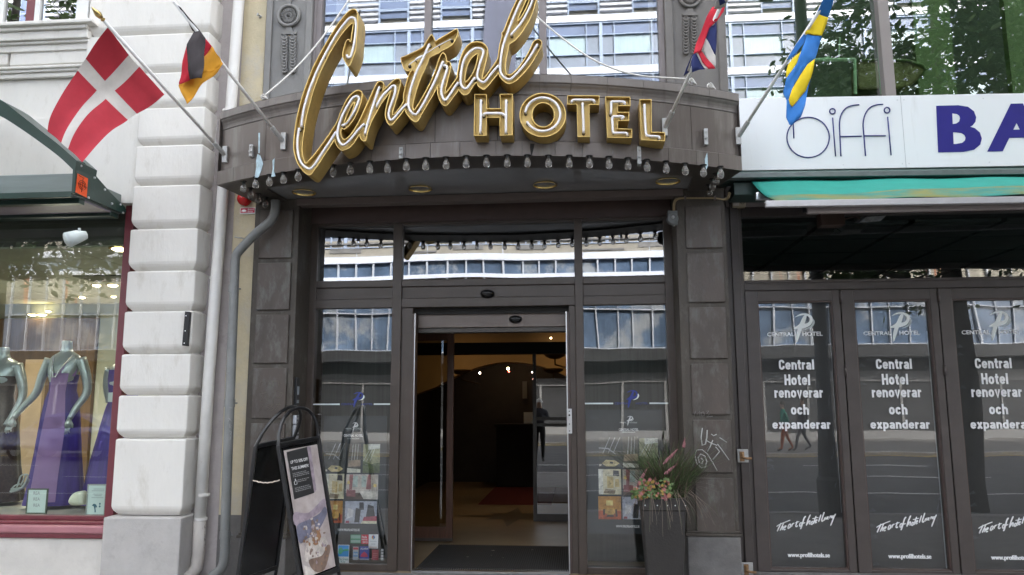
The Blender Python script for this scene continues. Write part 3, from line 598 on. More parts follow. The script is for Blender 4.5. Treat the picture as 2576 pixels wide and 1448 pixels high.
# ---------------------------------------------------------------- ropes, conduit, boxes
K['rope'] = mat('pale_rope', (.62, .6, .56), .9, var=.15, scale=60)
def coil(m, c, s):
    for k in range(3):
        m.tube([c+Vector((s*(.5*math.cos(a+k)+.25*k), s*.3*math.sin(a*1.5+k), s*.55*math.sin(a))) for a in [2*math.pi*i/16 for i in range(17)]], .006, 6)
m = MB(); a = atarc(662, 247, .0)+Vector((0, .0, .01)); b = at(886, -12, PY-.05)
m.tube([a+(b-a)*t - Vector((0, 0, .10*math.sin(math.pi*t))) for t in [i/20 for i in range(21)]], .0085, 6); coil(m, a, .035)
tag(m.build('rope', K['rope'], None, smooth=True), 'pale rope stretched straight from the canopy corner left of the script sign', 'rope')
m = MB(); pts = [(1337, 30), (1400, 85), (1474, 140), (1540, 172), (1610, 191), (1690, 197), (1724, 199)]; b = atarc(1726, 200, -.06); n = len(pts)-1
m.tube(smooth_poly([at(u, v, -.45+(b.y+.45)*i/n) for i, (u, v) in enumerate(pts)], 5, closed=False), .0085, 6); coil(m, atarc(1738, 206, -.06), .045); coil(m, atarc(1786, 219, -.06), .05)
tag(m.build('rope', K['rope'], None, smooth=True), 'slack white rope sagging behind the letters and knotted beside the British flag', 'rope')
zQ = zm(1623.4, 429.3, 5.997)
cd = thing('cable_conduit', (1.0, -.4, 3.4), 'bent yellowish cable run with a grey switch box on the right pilaster', 'cable')
m = MB()
for d in (0, .012): m.tube(smooth_poly([at(u, v, -.395)+Vector((d, 0, -d*.6)) for u, v in zQ((422, 615), (420, 540), (437, 460), (500, 420), (600, 415), (820, 414), (1050, 415), (1180, 436), (1240, 400), (1262, 330))], 5, closed=False), .006, 6)
m.build('cable', mat('yellowed_cable', (.33, .25, .13), .6, var=.2, scale=30), cd, smooth=True)
m = MB()
for x in (600, 1050): c = at(*zQ((x, 417))[0], -.395); m.box(c.x-.008, c.x+.008, -.41, -.37, c.z-.018, c.z+.018)
m.build('cable_clip', K['opbox'], cd)
c = at(*zQ((408, 735))[0], -.40); k = (at(*zQ((508, 735))[0], -.40)-c).length/100
MB().lathe((c.x, -.37, c.z-.2*k*100*.2), [(.001, -.075), (80*k, -.075), (86*k, -.065), (86*k, 0)], 16, 'Y').box(c.x-72*k, c.x+72*k, -.44, -.37, c.z+20*k, c.z+118*k).box(c.x-10*k, c.x+72*k, -.44, -.37, c.z-100*k, c.z+20*k).build('switch_box', mat('grey_box', (.17, .18, .18), .6, var=.15, scale=20), cd, bevel=.004)
MB().lathe((c.x, -.445, c.z+10*k), [(.001, -.02), (22*k, -.02), (24*k, -.01), (24*k, 0)], 12, 'Y').tube([(c.x+20*k, -.41, c.z-118*k), (c.x+20*k, -.41, c.z-95*k)], 14*k, 8).build('switch_knob', K['galv'], cd, smooth=True)
so = thing('outdoor_socket', (1.55, -.05, 3.5), 'cream double outdoor socket with one lid open beside the teal awning', 'socket')
y = -.06; A, B = at(*zQ((1320, 555))[0], y), at(*zQ((1510, 405))[0], y)
box('socket_body', A.x, B.x, y, 0, A.z, B.z, mat('cream_plastic', (.48, .42, .3), .5, var=.1, scale=10), so, bevel=.006)
mid = (A.x+B.x)/2; K['lid'] = flat('lid_plastic', (.66, .62, .58), .4)
box('socket_lid', A.x, mid-.004, y-.018, y-.002, A.z+.012, B.z, K['lid'], so, bevel=.004)
C = at(*zQ((1460, 300))[0], y)
box('socket_lid', mid+.002, B.x-.002, y-.022, y-.004, B.z+.004, C.z, K['lid'], so, bevel=.004)
MB().lathe(((mid+B.x)/2, y-.001, (A.z+B.z)/2+.003), [(.001, .004), (.018, .003), (.02, -.006), (.024, -.006), (.024, .0)], 18, 'Y').build('socket_face', K['opbox'], so, smooth=True)
# ---------------------------------------------------------------- street (seen in the glass)
K['asphalt'] = mat('asphalt', (.06, .06, .062), .85, var=.2, scale=1.2, bump=.3, bscale=120, col2=(.085, .085, .085), thr=(.5, .7), sscale=.6)
K['paving'] = mat('paving', (.22, .21, .2), .85, var=.18, scale=3, bump=.2, bscale=60, col2=(.15, .145, .14), thr=(.55, .7), sscale=2)
K['kerb'] = mat('kerb_granite', (.34, .33, .32), .8, var=.2, scale=12)
K['line'] = mat('road_paint', (.7, .7, .68), .8, var=.15, scale=6)
K['yline'] = mat('kerb_paint', (.6, .42, .06), .8, var=.15, scale=6)
tag(MB().box(-160, 160, -160, 160, -.4, -.17).build('ground', K['asphalt']), kind='structure')
tag(MB().box(-60, 60, -18.4, -4.4, -.17, -.12).build('road', K['asphalt']), kind='structure')
tag(MB().box(-60, 60, -4.22, .0, -.17, -.012).build('pavement', K['paving']), kind='structure')
tag(MB().box(-60, 60, -27.6, -18.58, -.17, 0).build('far_pavement', mat('far_paving', (.12, .115, .11), .85, var=.2, scale=2)), kind='structure')
tag(MB().box(-60, 60, -4.4, -4.22, -.17, .0).build('near_kerb', K['kerb'], bevel=.02), kind='structure')
tag(MB().box(-60, 60, -18.58, -18.4, -.17, .006).build('far_kerb', K['kerb'], bevel=.02), kind='structure')
tag(MB().box(-60, 60, -18.39, -18.30, -.119, -.113).build('kerb_line', K['yline']), kind='structure')
mb = MB()
for y, dash in ((-8.0, 0), (-11.4, 1), (-14.6, 1)):
    if dash:
        for i in range(-9, 10): mb.box(i*6.2, i*6.2+3.2, y-.06, y+.06, -.119, -.114)
    else: mb.box(-60, 60, y-.05, y+.05, -.119, -.114)
tag(mb.build('road_markings', K['line']), kind='structure')

# the white and blue office block across the street
ob = thing('office_building', (0, -28, 0), 'white and blue office block across the street mirrored in the hotel windows', 'building')
OY = -27.5
K['opanel'] = mat('white_spandrel', (.60, .63, .71), .5, var=.05, scale=.5)
K['oframe'] = flat('pale_blue_frame', (.34, .41, .54), .5)
K['oblue'] = mat('blue_glass', (.13, .17, .28), .15, var=.25, scale=.6, spec=.6)
K['oteal'] = mat('curtained_glass', (.34, .44, .48), .35, var=.18, scale=9, stretch=(4, 1, .1))
K['ogrey'] = mat('grey_glass', (.20, .23, .29), .2, var=.2, scale=.7, spec=.6)
K['louvre'] = flat('louvre_blade', (.48, .49, .53), .5)
K['ostone'] = mat('beige_stone', (.27, .25, .21), .8, var=.1, scale=1)
K['odark'] = mat('dark_shopfront', (.035, .036, .038), .4, var=.3, scale=.5)
box('core_wall', -45, 50, OY-9, OY-.25, 0, 30, K['ostone'], ob)
mb = MB()
for k in range(-4, 5):
    zt = 19.75-2.63*k
    if zt > 10: mb.box(-45, 50, OY-.25, OY+.04, zt-.34, zt)
mb.box(-45, 50, OY-.25, OY+.08, 8.49, 8.80).box(-45, 50, OY-.25, OY+.05, 7.67, 7.85)
mb.build('spandrel', K['opanel'], ob)
mb = MB()
for i in range(-16, 18):
    x = 2.9*i; mb.box(x, x+1.5, OY-.06, OY+.01, 9.0, 9.3) if i % 3 else mb.box(x+.3, x+2.2, OY-.06, OY+.03, 8.9, 8.98)
mb.box(-45, 50, OY-.1, OY+.06, 9.4, 9.48).build('stone_relief', mat('grey_relief', (.16, .155, .15), .7, var=.4, scale=.8), ob)
bq = [at(u, v, 27.2) for u, v in ((1230, -60), (1316, -60), (1296, 205), (1212, 205))]
MB().prism([Vector((p.x, -27.2, p.z)) for p in bq], (0, -.1, 0)).build('facade_banner', mat('grey_violet_banner', (.10, .105, .155), .7, var=.15, scale=.8, stretch=(3, 1, .3)), ob)
box('stone_band', -45, 50, OY-.25, OY-.02, 8.80, 9.6, K['ostone'], ob)
wp = []                                          # one three-row window bay, shared by every bay of the upper floors
proto = None
for k in range(0, 4):
    z1 = 19.35-2.63*k; z0 = z1-2.23
    if z0 < 9: continue
    for i in range(-7, 9):
        x = 1.30+3.05*i
        if proto is None:
            m = MB()
            for a, b in ((0, .10), (.63, .67), (2.37, 2.41), (3.0, 3.06)): m.box(a, b, -.1, .03, 0, 2.23)
            for z in (0, .63, 1.60, 2.19): m.box(0, 3.06, -.1, .025, z, z+.035)
            f = m.build('window', K['oframe'], ob)
            g = MB(); g.cur = 0; g.face([(0, -.08, 1.62), (3.05, -.08, 1.62), (3.05, -.08, 2.23), (0, -.08, 2.23)]); g.cur = 1
            g.face([(.65, -.08, .65), (2.4, -.08, .65), (2.4, -.08, 1.62), (.65, -.08, 1.62)]); g.cur = 2
            g.face([(0, -.08, .65), (.65, -.08, .65), (.65, -.08, 1.62), (0, -.08, 1.62)]).face([(2.4, -.08, .65), (3.05, -.08, .65), (3.05, -.08, 1.62), (2.4, -.08, 1.62)]).face([(0, -.08, 0), (3.05, -.08, 0), (3.05, -.08, .65), (0, -.08, .65)])
            p = g.build('pane', [K['oblue'], K['oteal'], K['ogrey']], f); proto = (f, p)
        else:
            f = proto[0].copy(); COL.objects.link(f); p = proto[1].copy(); COL.objects.link(p); p.parent = f
        f.matrix_parent_inverse = Matrix.Translation(-Vector(ob.location)); f.location = (x, OY, z0)
# louvred floors above
m1_, m2_, m3_ = MB(), MB(), MB()
for zb in (19.75, 22.38, 25.0):
    for i in range(-28, 34):
        x = 1.3+1.52*i
        if i % 2 == 0:
            for j in range(8): m1_.box(x, x+1.5, OY-.2, OY+.02, zb+.18+.26*j, zb+.31+.26*j)
        else:
            m2_.face([(x+.05, OY-.1, zb+.3), (x+1.4, OY-.1, zb+.3), (x+1.4, OY-.1, zb+2.5), (x+.05, OY-.1, zb+2.5)])
            m3_.box(x, x+.06, OY-.14, OY+.03, zb, zb+2.6).box(x+1.42, x+1.5, OY-.14, OY+.03, zb, zb+2.6).box(x, x+1.5, OY-.12, OY+.01, zb+.62, zb+.68)
    for z in (.55, .95): m3_.box(-45, 50, OY+.25, OY+.28, zb+z, zb+z+.035)
    m3_.box(-45, 50, OY-.2, OY+.05, zb+2.5, zb+2.63)
m1_.build('louvre', K['louvre'], ob); m2_.build('blue_pane', K['oblue'], ob); m3_.build('railing', K['oframe'], ob)
# lower strip windows
m1_, m2_, m3_ = MB(), MB(), MB()
for i in range(-50, 58):
    x = .86*i
    m1_.box(x-.035, x+.035, OY-.2, OY+.05, 7.85, 8.49).box(x-.028, x+.028, OY-.2, OY+.03, 4.1, 7.67)
    if i % 4 == 0: m1_.box(x-.02, x+.02, OY-.2, OY+.0, 8.80, 9.6)
m1_.box(-45, 50, OY-.2, OY+.03, 5.74, 5.79).box(-45, 50, OY-.2, OY+.09, 4.02, 4.12)
m1_.build('strip_window_frame', flat('strip_frame', (.42, .45, .50), .5), ob)
m2_.face([(-45, OY-.1, 7.85), (50, OY-.1, 7.85), (50, OY-.1, 8.49), (-45, OY-.1, 8.49)]).face([(-45, OY-.1, 4.1), (50, OY-.1, 4.1), (50, OY-.1, 6.3), (-45, OY-.1, 6.3)]).build('strip_window_pane', mat('strip_glass', (.085, .125, .19), .12, var=.6, scale=.5, spec=.7, col2=(.27, .29, .31), thr=(.52, .62), sscale=.55), ob)
m3_.face([(-45, OY-.1, 6.3), (50, OY-.1, 6.3), (50, OY-.1, 7.67), (-45, OY-.1, 7.67)]).build('curtain_pane', mat('coloured_curtains', (.32, .30, .25), .8, var=.5, scale=1.1, col2=(.4, .17, .1), thr=(.58, .6), sscale=1.3, stretch=(1, 1, .05)), ob)
box('dark_canopy', -45, 50, OY-.2, OY+1.0, 3.5, 4.02, K['odark'], ob)
box('shop_front', -45, 50, OY-.2, OY, 0, 3.5, K['odark'], ob)
mb = MB()
for i in range(-22, 25): mb.box(2*i-.06, 2*i+.06, OY, OY+.06, 0, 2.5)
mb.box(-45, 50, OY, OY+.07, 2.5, 2.95).box(-45, 50, OY, OY+.1, 0, .35).build('shop_front_frame', flat('grey_shop_frame', (.2, .2, .2), .5), ob)

# street trees and a lamp post at the near kerb (all seen mirrored)
K['bark'] = mat('bark', (.07, .06, .05), .9, var=.3, scale=8, bump=.5, bscale=30)
K['leaf'] = mat('leaf', (.085, .15, .035), .6, var=.5, scale=3, col2=(.15, .24, .06), thr=(.5, .65), sscale=5)
def tree(x, y, h, r, seed, label, clr=2.6, n=3000):
    rr = random.Random(seed); t = thing('street_tree', (x, y, -.012), label, 'tree', 'street trees at the kerb')
    m = MB(); m.tube([(x, y, -.02), (x+.02, y, .4), (x+.05, y+.03, 1.5), (x, y, clr+.6), (x+.1, y, h-.8)], [.26, .2, .18, .16, .05], 10)
    for k in range(9):
        a = rr.random()*6.28; z = clr+.3+k*.3; l = r*(.6+.4*rr.random())
        m.tube([(x, y, z), (x+math.cos(a)*l*.5, y+math.sin(a)*l*.5, z+.5), (x+math.cos(a)*l, y+math.sin(a)*l, z+.9)], [.07, .045, .015], 6)
    m.build('trunk', K['bark'], t, smooth=True)
    cl = []
    for k in range(110):
        a = rr.random()*6.28; ph = rr.random(); q = r*(.35+.65*math.sqrt(rr.random()))
        cl.append((Vector((x+math.cos(a)*q*.85, y+math.sin(a)*q*.85, clr+.3+(h-clr)*(.1+.85*ph)*(1-.25*q/r))), .45+.5*rr.random()))
    m = MB()
    for k in range(n):
        c, s = cl[int(rr.random()*len(cl))]; v = Vector((rr.gauss(0, 1), rr.gauss(0, 1), rr.gauss(0, 1)*.8)); p = c+v*s*.42
        a = Vector((rr.gauss(0, 1), rr.gauss(0, 1), rr.gauss(0, .5)-.3)).normalized()*(.055+.05*rr.random()); b = a.cross(Vector((rr.random(), rr.random(), rr.random()+.1))).normalized()*(.028+.018*rr.random())
        m.raw([p-a, p-a*.2+b, p+a*.5+b*.7, p+a, p+a*.5-b*.7, p-a*.2-b], [(0, 1, 2, 3, 4, 5)])
    m.build('crown', K['leaf'], t)
tree(5.9, -4.9, 9.0, 2.5, 5, 'leafy street tree at the kerb in front of the restaurant, mirrored in its glass', clr=3.0, n=30000)
tree(-9.2, -4.6, 9.2, 2.6, 9, 'leafy street tree at the kerb in front of the white building', clr=2.9, n=9000)
lp = thing('lamp_post', (3.62, -4.15, -.012), 'tall dark lamp post at the kerb in front of the restaurant doors', 'lamp post')
MB().lathe((3.62, -4.15, -.012), [(.16, 0), (.16, .5), (.12, .55), (.10, 1.2), (.09, 8.8), (.001, 8.85)], 14).build('post', flat('post_paint', (.05, .052, .055), .5), lp, smooth=False)
MB().tube([(3.62, -4.15, 8.6), (3.62, -4.6, 9.0), (3.62, -5.6, 9.1)], .05, 8).box(3.5, 3.74, -6.2, -5.6, 9.03, 9.15).build('lamp_head', flat('lamp_paint', (.05, .052, .055), .5), lp)
# ---------------------------------------------------------------- white rusticated building and its dress shop
wb = thing('white_building', (-5, -.4, 0), 'white plastered building with rounded rusticated corner blocks and a dress shop window', 'building')
K['wwall'] = mat('white_render', (.71, .685, .635), .85, var=.05, scale=2.5, bump=.10, bscale=30, col2=(.54, .505, .44), thr=(.55, .78), sscale=6, stretch=(1, 1, .4))
K['wstain'] = mat('white_render_low', (.60, .57, .525), .9, var=.08, scale=3, bump=.1, bscale=50, col2=(.5, .47, .43), thr=(.55, .8), sscale=4)
K['wgrey'] = mat('grey_granite', (.44, .42, .40), .85, var=.08, scale=6, bump=.12, bscale=90, col2=(.36, .34, .32), thr=(.55, .75), sscale=7)
QY = -.60; WY = -.53
qx1, qx0 = -3.652, at(329.7, 550, QY).x
gz = [5.323, 4.907, 4.535, 4.144, 3.735, 3.297, 2.881, 2.488, 2.078, 1.687, 1.285, .581]
def block(x0, z0, z1):
    m = MB(); rings = []
    for z, d in ((z0, .05), (z0+.006, .046), (z0+.02, .032), (z0+.04, .016), (z0+.062, .005), (z0+.085, 0), (z1-.016, 0), (z1-.006, .004), (z1, .016)):
        a, b, c, e, r = x0+d, qx1-d, QY+d, -.30, .012
        rings.append([Vector((a+r, c, z)), Vector((b-r, c, z)), Vector((b-r*.3, c+r*.3, z)), Vector((b, c+r, z)), Vector((b, e, z)), Vector((a, e, z)), Vector((a, c+r, z)), Vector((a+r*.3, c+r*.3, z))])
    return m.loft(rings, caps=True).build('corner_block', K['wwall'], wb)
for i in range(len(gz)-1):
    x0 = qx0
    if i == 0: x0 = at(222, 60, QY).x
    block(x0, gz[i+1]+.003, gz[i]-.004)
for z0, z1 in ((5.33, 5.74), (5.75, 6.16), (6.17, 6.6)): block(at(222, 60, QY).x, z0, z1)
# window panel band and wall field, mouldings
xw = -9.0
bx = at(363, 130, WY).x
MB().box(xw, -4.0, WY+.03, -.2, 3.60, 16).box(-4.0, qx1-.04, WY+.03, -.3, .3, 16).box(xw, qx0+.06, WY, -.2, 3.575, 4.50).build('wall', K['wwall'], wb, bevel=.01)
MB().box(at(32, 130, WY).x, bx, WY-.03, -.3, at(200, 162, WY).z, at(200, 103, WY).z).box(xw, at(26, 130, WY).x, WY-.03, -.3, at(10, 167, WY).z, at(10, 110, WY).z).build('wall_panel', K['wwall'], wb, bevel=.012, seg=3)
mz = at(100, 172, WY).z
mb = MB(); x1 = at(352, 180, WY).x
for z0, z1, d in ((mz-.11, mz-.06, .02), (mz-.06, mz-.03, .045), (mz-.03, mz+.0, .07)): mb.box(xw, x1, WY-d, WY+.02, z0, z1)
mb.build('string_course', K['wwall'], wb, bevel=.008)
# upper window, sill
sy = WY-.02
sz = at(100, 56, WY-.16).z; sx1 = at(234, 50, WY-.16).x
mb = MB().box(xw, sx1, WY-.18, -.3, sz-.03, sz+.01)
xe = at(219, 70, WY-.12).x
for z0, z1, d in ((sz-.07, sz-.03, .14), (sz-.16, sz-.07, .11), (sz-.19, sz-.16, .08), (sz-.26, sz-.19, .05)): mb.box(xw, xe, WY-d, -.3, z0, z1)
mb.build('window_sill', K['wwall'], wb, bevel=.008)
uwr = at(198, 20, WY-.02).x
K['wframe'] = flat('white_window_frame', (.72, .72, .70), .45)
K['burg'] = mat('burgundy_paint', (.16, .035, .045), .35, var=.15, scale=6, spec=.5)
f = MB().box(uwr, uwr+.13, WY-.06, -.3, sz, 7.6).box(at(88, 20, WY-.03).x, at(101, 20, WY-.03).x, WY-.035, -.3, sz, 7.6).box(at(0, 20, WY-.03).x-.02, at(10, 20, WY-.03).x, WY-.035, -.3, sz, 7.6).build('upper_window', K['wframe'], wb, bevel=.006)
MB().box(at(67, 20, WY-.01).x, at(88, 20, WY-.01).x, WY-.012, -.25, sz, 7.6).build('mullion', K['burg'], f)
MB().face([(xw, WY-.005, sz), (uwr, WY-.005, sz), (uwr, WY-.005, 7.6), (xw, WY-.005, 7.6)]).build('pane', glass('upper_pane', .32, (.4, .4, .4), wave=.002), f)
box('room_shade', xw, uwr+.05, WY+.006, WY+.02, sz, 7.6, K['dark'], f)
# return wall beside the pipes
MB().box(qx1-.1, xY0-.0, -.335, .1, 0, 16).build('return_wall', K['mauve'], wb)
# plinth and render under the window
pz = at(350, 1303, -.67).z; px0 = at(253, 1400, -.67).x; px1 = qx1+.035
MB().box(px0, px1, -.67, -.3, 0, pz).build('plinth', K['wgrey'], wb, bevel=.012)
bz = at(120, 1347, -.56).z
MB().box(xw, px0-.0, -.56, -.3, 0, bz).build('low_wall', K['wstain'], wb, bevel=.006)
# shop window
wz1, wz0 = 3.575, at(120, 1300, -.44).z; wxr = at(318, 545, -.43).x
s = thing('shop_window', (-5.5, -.43, wz0), 'tall dress shop window in a burgundy frame with a pink sill', 'shop window')
MB().box(wxr, wxr+.09, -.45, -.36, wz0, wz1+.02).box(xw, wxr, -.45, -.36, wz0-.03, wz0+.01).build('window_frame', K['burg'], s, bevel=.006)
pinkm = mat('faded_pink_sill', (.38, .16, .18), .45, var=.12, scale=4, col2=(.3, .1, .12), thr=(.55, .75), sscale=2)
MB().box(xw, px0, -.60, -.36, bz+.02, wz0-.06).build('sill', pinkm, s, bevel=.015)
MB().box(xw, px0, -.53, -.36, wz0-.06, wz0-.03).box(xw, px0, -.585, -.36, bz-.025, bz+.02).build('sill_edge', K['burg'], s, bevel=.008)
MB().face([(xw, -.41, wz0), (wxr, -.41, wz0), (wxr, -.41, wz1), (xw, -.41, wz1)]).build('window_pane', K['g_shop'], s)
# interior of the shop
K['shopwall'] = mat('shop_wall', (.36, .37, .30), .8, var=.08, scale=1)
K['shopceil'] = mat('shop_ceiling', (.34, .35, .28), .8, var=.05, scale=2)
K['browncurt'] = mat('brown_curtain', (.13, .075, .035), .8, var=.25, scale=6, stretch=(4, 4, .2))
cz, by = 3.18, 3.9
rm = thing('shop_room', (-8, 1.5, .4), 'pale dress shop interior with a tiled ceiling and brown back doorway', 'shop interior')
MB().box(-16, -3.75, by, by+.05, 0, cz).box(-3.8, -3.75, -.30, by, 0, cz).box(-16, -15.9, -.3, by, 0, cz).build('room_wall', K['shopwall'], rm)
mb = MB()
for i in range(21):
    for j in range(7):
        x = -16+.6*i; y = -.33+.6*j; mb.box(x+.004, x+.596, y+.004, y+.596, cz, cz+.02)
mb.build('ceiling_tiles', K['shopceil'], rm); box('ceiling_void', -16, -3.75, -.33, by, cz+.02, cz+.4, flat('tile_gap', (.1, .1, .09), .9), rm)
box('display_floor', -16, -3.75, -.36, 1.4, .40, wz0-.03, mat('display_floor', (.5, .48, .42), .6, var=.08, scale=3), rm)
box('room_floor', -16, -3.75, 1.4, by, -.05, .0, mat('shop_carpet', (.2, .17, .13), .9), rm)
d0 = at(245, 760, by-.06)
box('back_doorway', -12, at(243, 850, by-.06).x, by-.08, by-.01, 0, at(200, 800, by-.08).z, K['browncurt'], rm)
box('display_panel', at(60, 960, 2.0).x, at(108, 960, 2.0).x, 2.0, 2.05, .0, at(90, 905, 2.0).z, mat('peach_panel', (.62, .45, .28), .7), rm)
def lampm(n, c, s): return mat(n, c, .5, emit=c, estr=s)
K['spot'] = lampm('warm_lamp', (1, .82, .5), 2.2)
lpx = [(302, 627, 16, 'bright round lamp in the shop ceiling beside the burgundy frame'), (284, 718, 10, 'brightest of two paired ceiling lamps deeper in the dress shop'), (243, 718, 8, 'left one of the paired ceiling lamps deeper in the dress shop'), (207, 748, 6, 'small ceiling lamp in front of the shop back wall'), (286, 746, 5, 'smallest ceiling lamp near the burgundy window frame'), (105, 792, 9, 'lamp seen left inside the brown back doorway'), (82, 792, 8, 'lamp at the far left of the brown back doorway'), (122, 783, 5, 'tiny lamp above the others in the brown back doorway')]
for u, v, r, lb in lpx:
    if v < 755: p = atz(u, v, cz-.006); p = p if p.y < by-.1 else at(u, v, by-.12)
    else: p = at(u, v, by-.14)
    k = (p-CAM).length/FPX
    t = thing('ceiling_lamp', p, lb, 'ceiling lamp', 'lamps inside the dress shop')
    n_ = -.02 if v < 755 else 0
    MB().lathe((p.x, p.y, p.z+.01), [(r*k*1.5, .0), (r*k*1.5, -.012), (r*k*1.1, -.014)], 16).build('lamp_ring', K['brass'], t)
    MB().lathe((p.x, p.y, p.z), [(r*k*1.1, -.006), (r*k*.7, -.02), (.001, -.026)], 16).build('lamp_lens', K['spot'], t, smooth=True)
def spotlight(p, e, c=(1, .85, .65), r=.06):
    """downlight beam of a ceiling lamp"""
    l = bpy.data.lights.new('lamp_light', 'SPOT'); l.energy = e; l.color = c; l.shadow_soft_size = r; l.spot_size = rad(150); l.spot_blend = .8
    o = bpy.data.objects.new('lamp_light', l); COL.objects.link(o); o.location = p
for p, e in (((-6.6, .9, 3.12), 11), ((-9.2, 1.6, 3.12), 9), ((-5.0, 1.4, 3.12), 8)): spotlight(p, e)
l = bpy.data.lights.new('shop_fill', 'POINT'); l.energy = 9; l.color = (1, .93, .78); l.shadow_soft_size = .03
o = bpy.data.objects.new('shop_fill', l); COL.objects.link(o); o.location = (-7.2, 2.4, 1.35)  # added fill behind the mannequin, brightens the ceiling; no lamp stands there
# track spot hanging from the ceiling, vent
p = atz(200, 575, cz); t = thing('track_spotlight', p, 'pale track spotlight hanging from the shop ceiling', 'spotlight')
q_ = at(205, 598, p.y); 
MB().tube([p, (p.x, p.y, q_.z+.03)], .012, 6).build('stem', K['offwhite'], t)
MB().tube([at(218, 592, p.y), at(195, 596, p.y-.05), at(170, 604, p.y-.12)], [.035, .06, .07], 14).build('lamp_body', K['offwhite'], t, smooth=True)
p = atz(275, 700, cz-.004); tag(MB().box(p.x-.35, p.x+.25, p.y-.2, p.y+.25, cz-.012, cz-.001).build('ceiling_vent', mat('vent_mesh', (.08, .08, .06), .8, var=.6, scale=60)), 'dark square vent grille in the shop ceiling', 'vent')

# mannequins
K['silver'] = mat('silver_body', (.40, .44, .445), .32, .45, var=.08, scale=4)
K['purple'] = mat('purple_chiffon', (.055, .024, .22), .6, var=.25, scale=5, stretch=(6, 6, .3), col2=(.05, .02, .2), thr=(.5, .65), sscale=6)
K['mauvecloth'] = mat('mauve_lining', (.27, .15, .34), .7, var=.08, scale=4)
K['gems'] = mat('clear_gems', (.8, .8, .85), .1, .6, var=.4, scale=80)
def ell(c, rx, ry, n=20, a0=0): return [Vector((c[0]+rx*math.cos(a), c[1]+ry*math.sin(a), c[2])) for a in [2*math.pi*i/n+a0 for i in range(n)]]
def body(t, x, y, z0, h, fat=1):
    """headless shop mannequin: torso and neck as one loft"""
    s = h/1.72
    prof = [(.86, .155, .11, .0), (.95, .165, .115, 0), (1.03, .125, .095, 0), (1.12, .118, .09, -.0), (1.22, .14, .105, -.015), (1.30, .155, .115, -.02), (1.38, .165, .095, 0), (1.43, .17, .08, .01), (1.465, .13, .065, .015), (1.49, .06, .055, .015), (1.53, .05, .05, .012), (1.60, .048, .048, .005), (1.605, .046, .046, .005)]
    m = MB(); m.loft([ell((x, y+dy*s, z0+z*s), rx*s*fat, ry*s) for z, rx, ry, dy in prof], caps=True)
    return m.build('body', K['silver'], t, smooth=True, sub=1)
def limb(t, name, pts, rs, m): return MB().tube(smooth_poly(pts, 4, closed=False), [rs[0]+(rs[-1]-rs[0])*i/(4*(len(pts)-1)) for i in range(4*(len(pts)-1)+1)], 10).build(name, m, t, smooth=True)
def hand(t, w_, d_, s=1.0):
    m = MB(); d_ = Vector(d_).normalized(); sx = Vector((1, 0, 0)); m.tube([w_, w_+d_*.05*s, w_+d_*.085*s], [.02*s, .033*s, .03*s], 8)
    for i in range(4):
        b = w_+d_*.08*s+sx*(i-1.5)*.016*s; l = (.06, .075, .07, .055)[i]*s
        m.tube([b, b+d_*l*.6+Vector((0, -.01, 0)), b+d_*l+Vector((.004*(i-1.5), .004, 0))], [.0085*s, .0078*s, .006*s], 6)
    b = w_+d_*.03*s; m.tube([b+sx*.02*s, b+sx*.045*s+d_*.03*s, b+sx*.05*s+d_*.06*s], [.01*s, .009*s, .007*s], 6)
    return m.build('hand', K['silver'], t, smooth=True)
def gown(t, x, y, zf, z1, prof, m, folds=9, amp=.05, name='gown'):
    rings = []
    for z, rx, ry in prof:
        k = (z1-z)/(z1-zf); rings.append([Vector((x+rx*math.cos(a)*(1+amp*k*math.sin(folds*a+3*k)), y+ry*math.sin(a)*(1+amp*k*math.sin(folds*a+3*k)), z)) for a in [2*math.pi*i/72 for i in range(72)]])
    return MB().loft(rings).build(name, m, t, smooth=True)
zf = wz0
# central mannequin: deep V purple gown with mauve front
MYY = .42; cx_ = at(165, 900, MYY).x; ztop = at(165, 858, MYY).z; H = (ztop-zf-.02)/1.605*1.72
t = thing('mannequin', (cx_, MYY, zf), 'headless silver mannequin in a deep necked purple gown with jewelled straps', 'mannequin', 'mannequins in the dress shop window')
s_ = H/1.72; body(t, cx_, MYY, zf+.02, H)
Z = lambda f_: zf+.02+f_*s_
limb(t, 'arm', [(cx_-.165*s_, MYY, Z(1.42)), (cx_-.225*s_, MYY-.01, Z(1.25)), (cx_-.27*s_, MYY-.02, Z(1.08)), (cx_-.37*s_, MYY-.07, Z(.93)), (cx_-.43*s_, MYY-.10, Z(.83))], [.052*s_, .024*s_], K['silver'])
hand(t, Vector((cx_-.43*s_, MYY-.10, Z(.835))), (-.3, -.1, -1), 1.15)
limb(t, 'arm', [(cx_+.165*s_, MYY, Z(1.42)), (cx_+.235*s_, MYY-.0, Z(1.25)), (cx_+.255*s_, MYY+.0, Z(1.08)), (cx_+.20*s_, MYY-.07, Z(.93)), (cx_+.17*s_, MYY-.12, Z(.82))], [.055*s_, .024*s_], K['silver'])
hand(t, Vector((cx_+.17*s_, MYY-.12, Z(.825))), (-.1, -.1, -1), 1.1)
gown(t, cx_, MYY, zf, Z(1.26), [(Z(1.26), .150*s_, .118*s_), (Z(1.18), .133*s_, .108*s_), (Z(1.1), .132*s_, .105*s_), (Z(1.0), .165*s_, .125*s_), (Z(.85), .185*s_, .15*s_), (Z(.5), .215*s_, .18*s_), (Z(.2), .25*s_, .21*s_), (zf+.01, .285*s_, .24*s_)], K['purple'])
def patch(name, pts, m, d=.004): return MB().prism(pts, (0, d, 0)).build(name, m, t)
F = lambda dx, f_, o=0: Vector((cx_+dx*s_, MYY-(.127+o)*s_ + abs(dx)*abs(dx)*2.2*s_, Z(f_)))
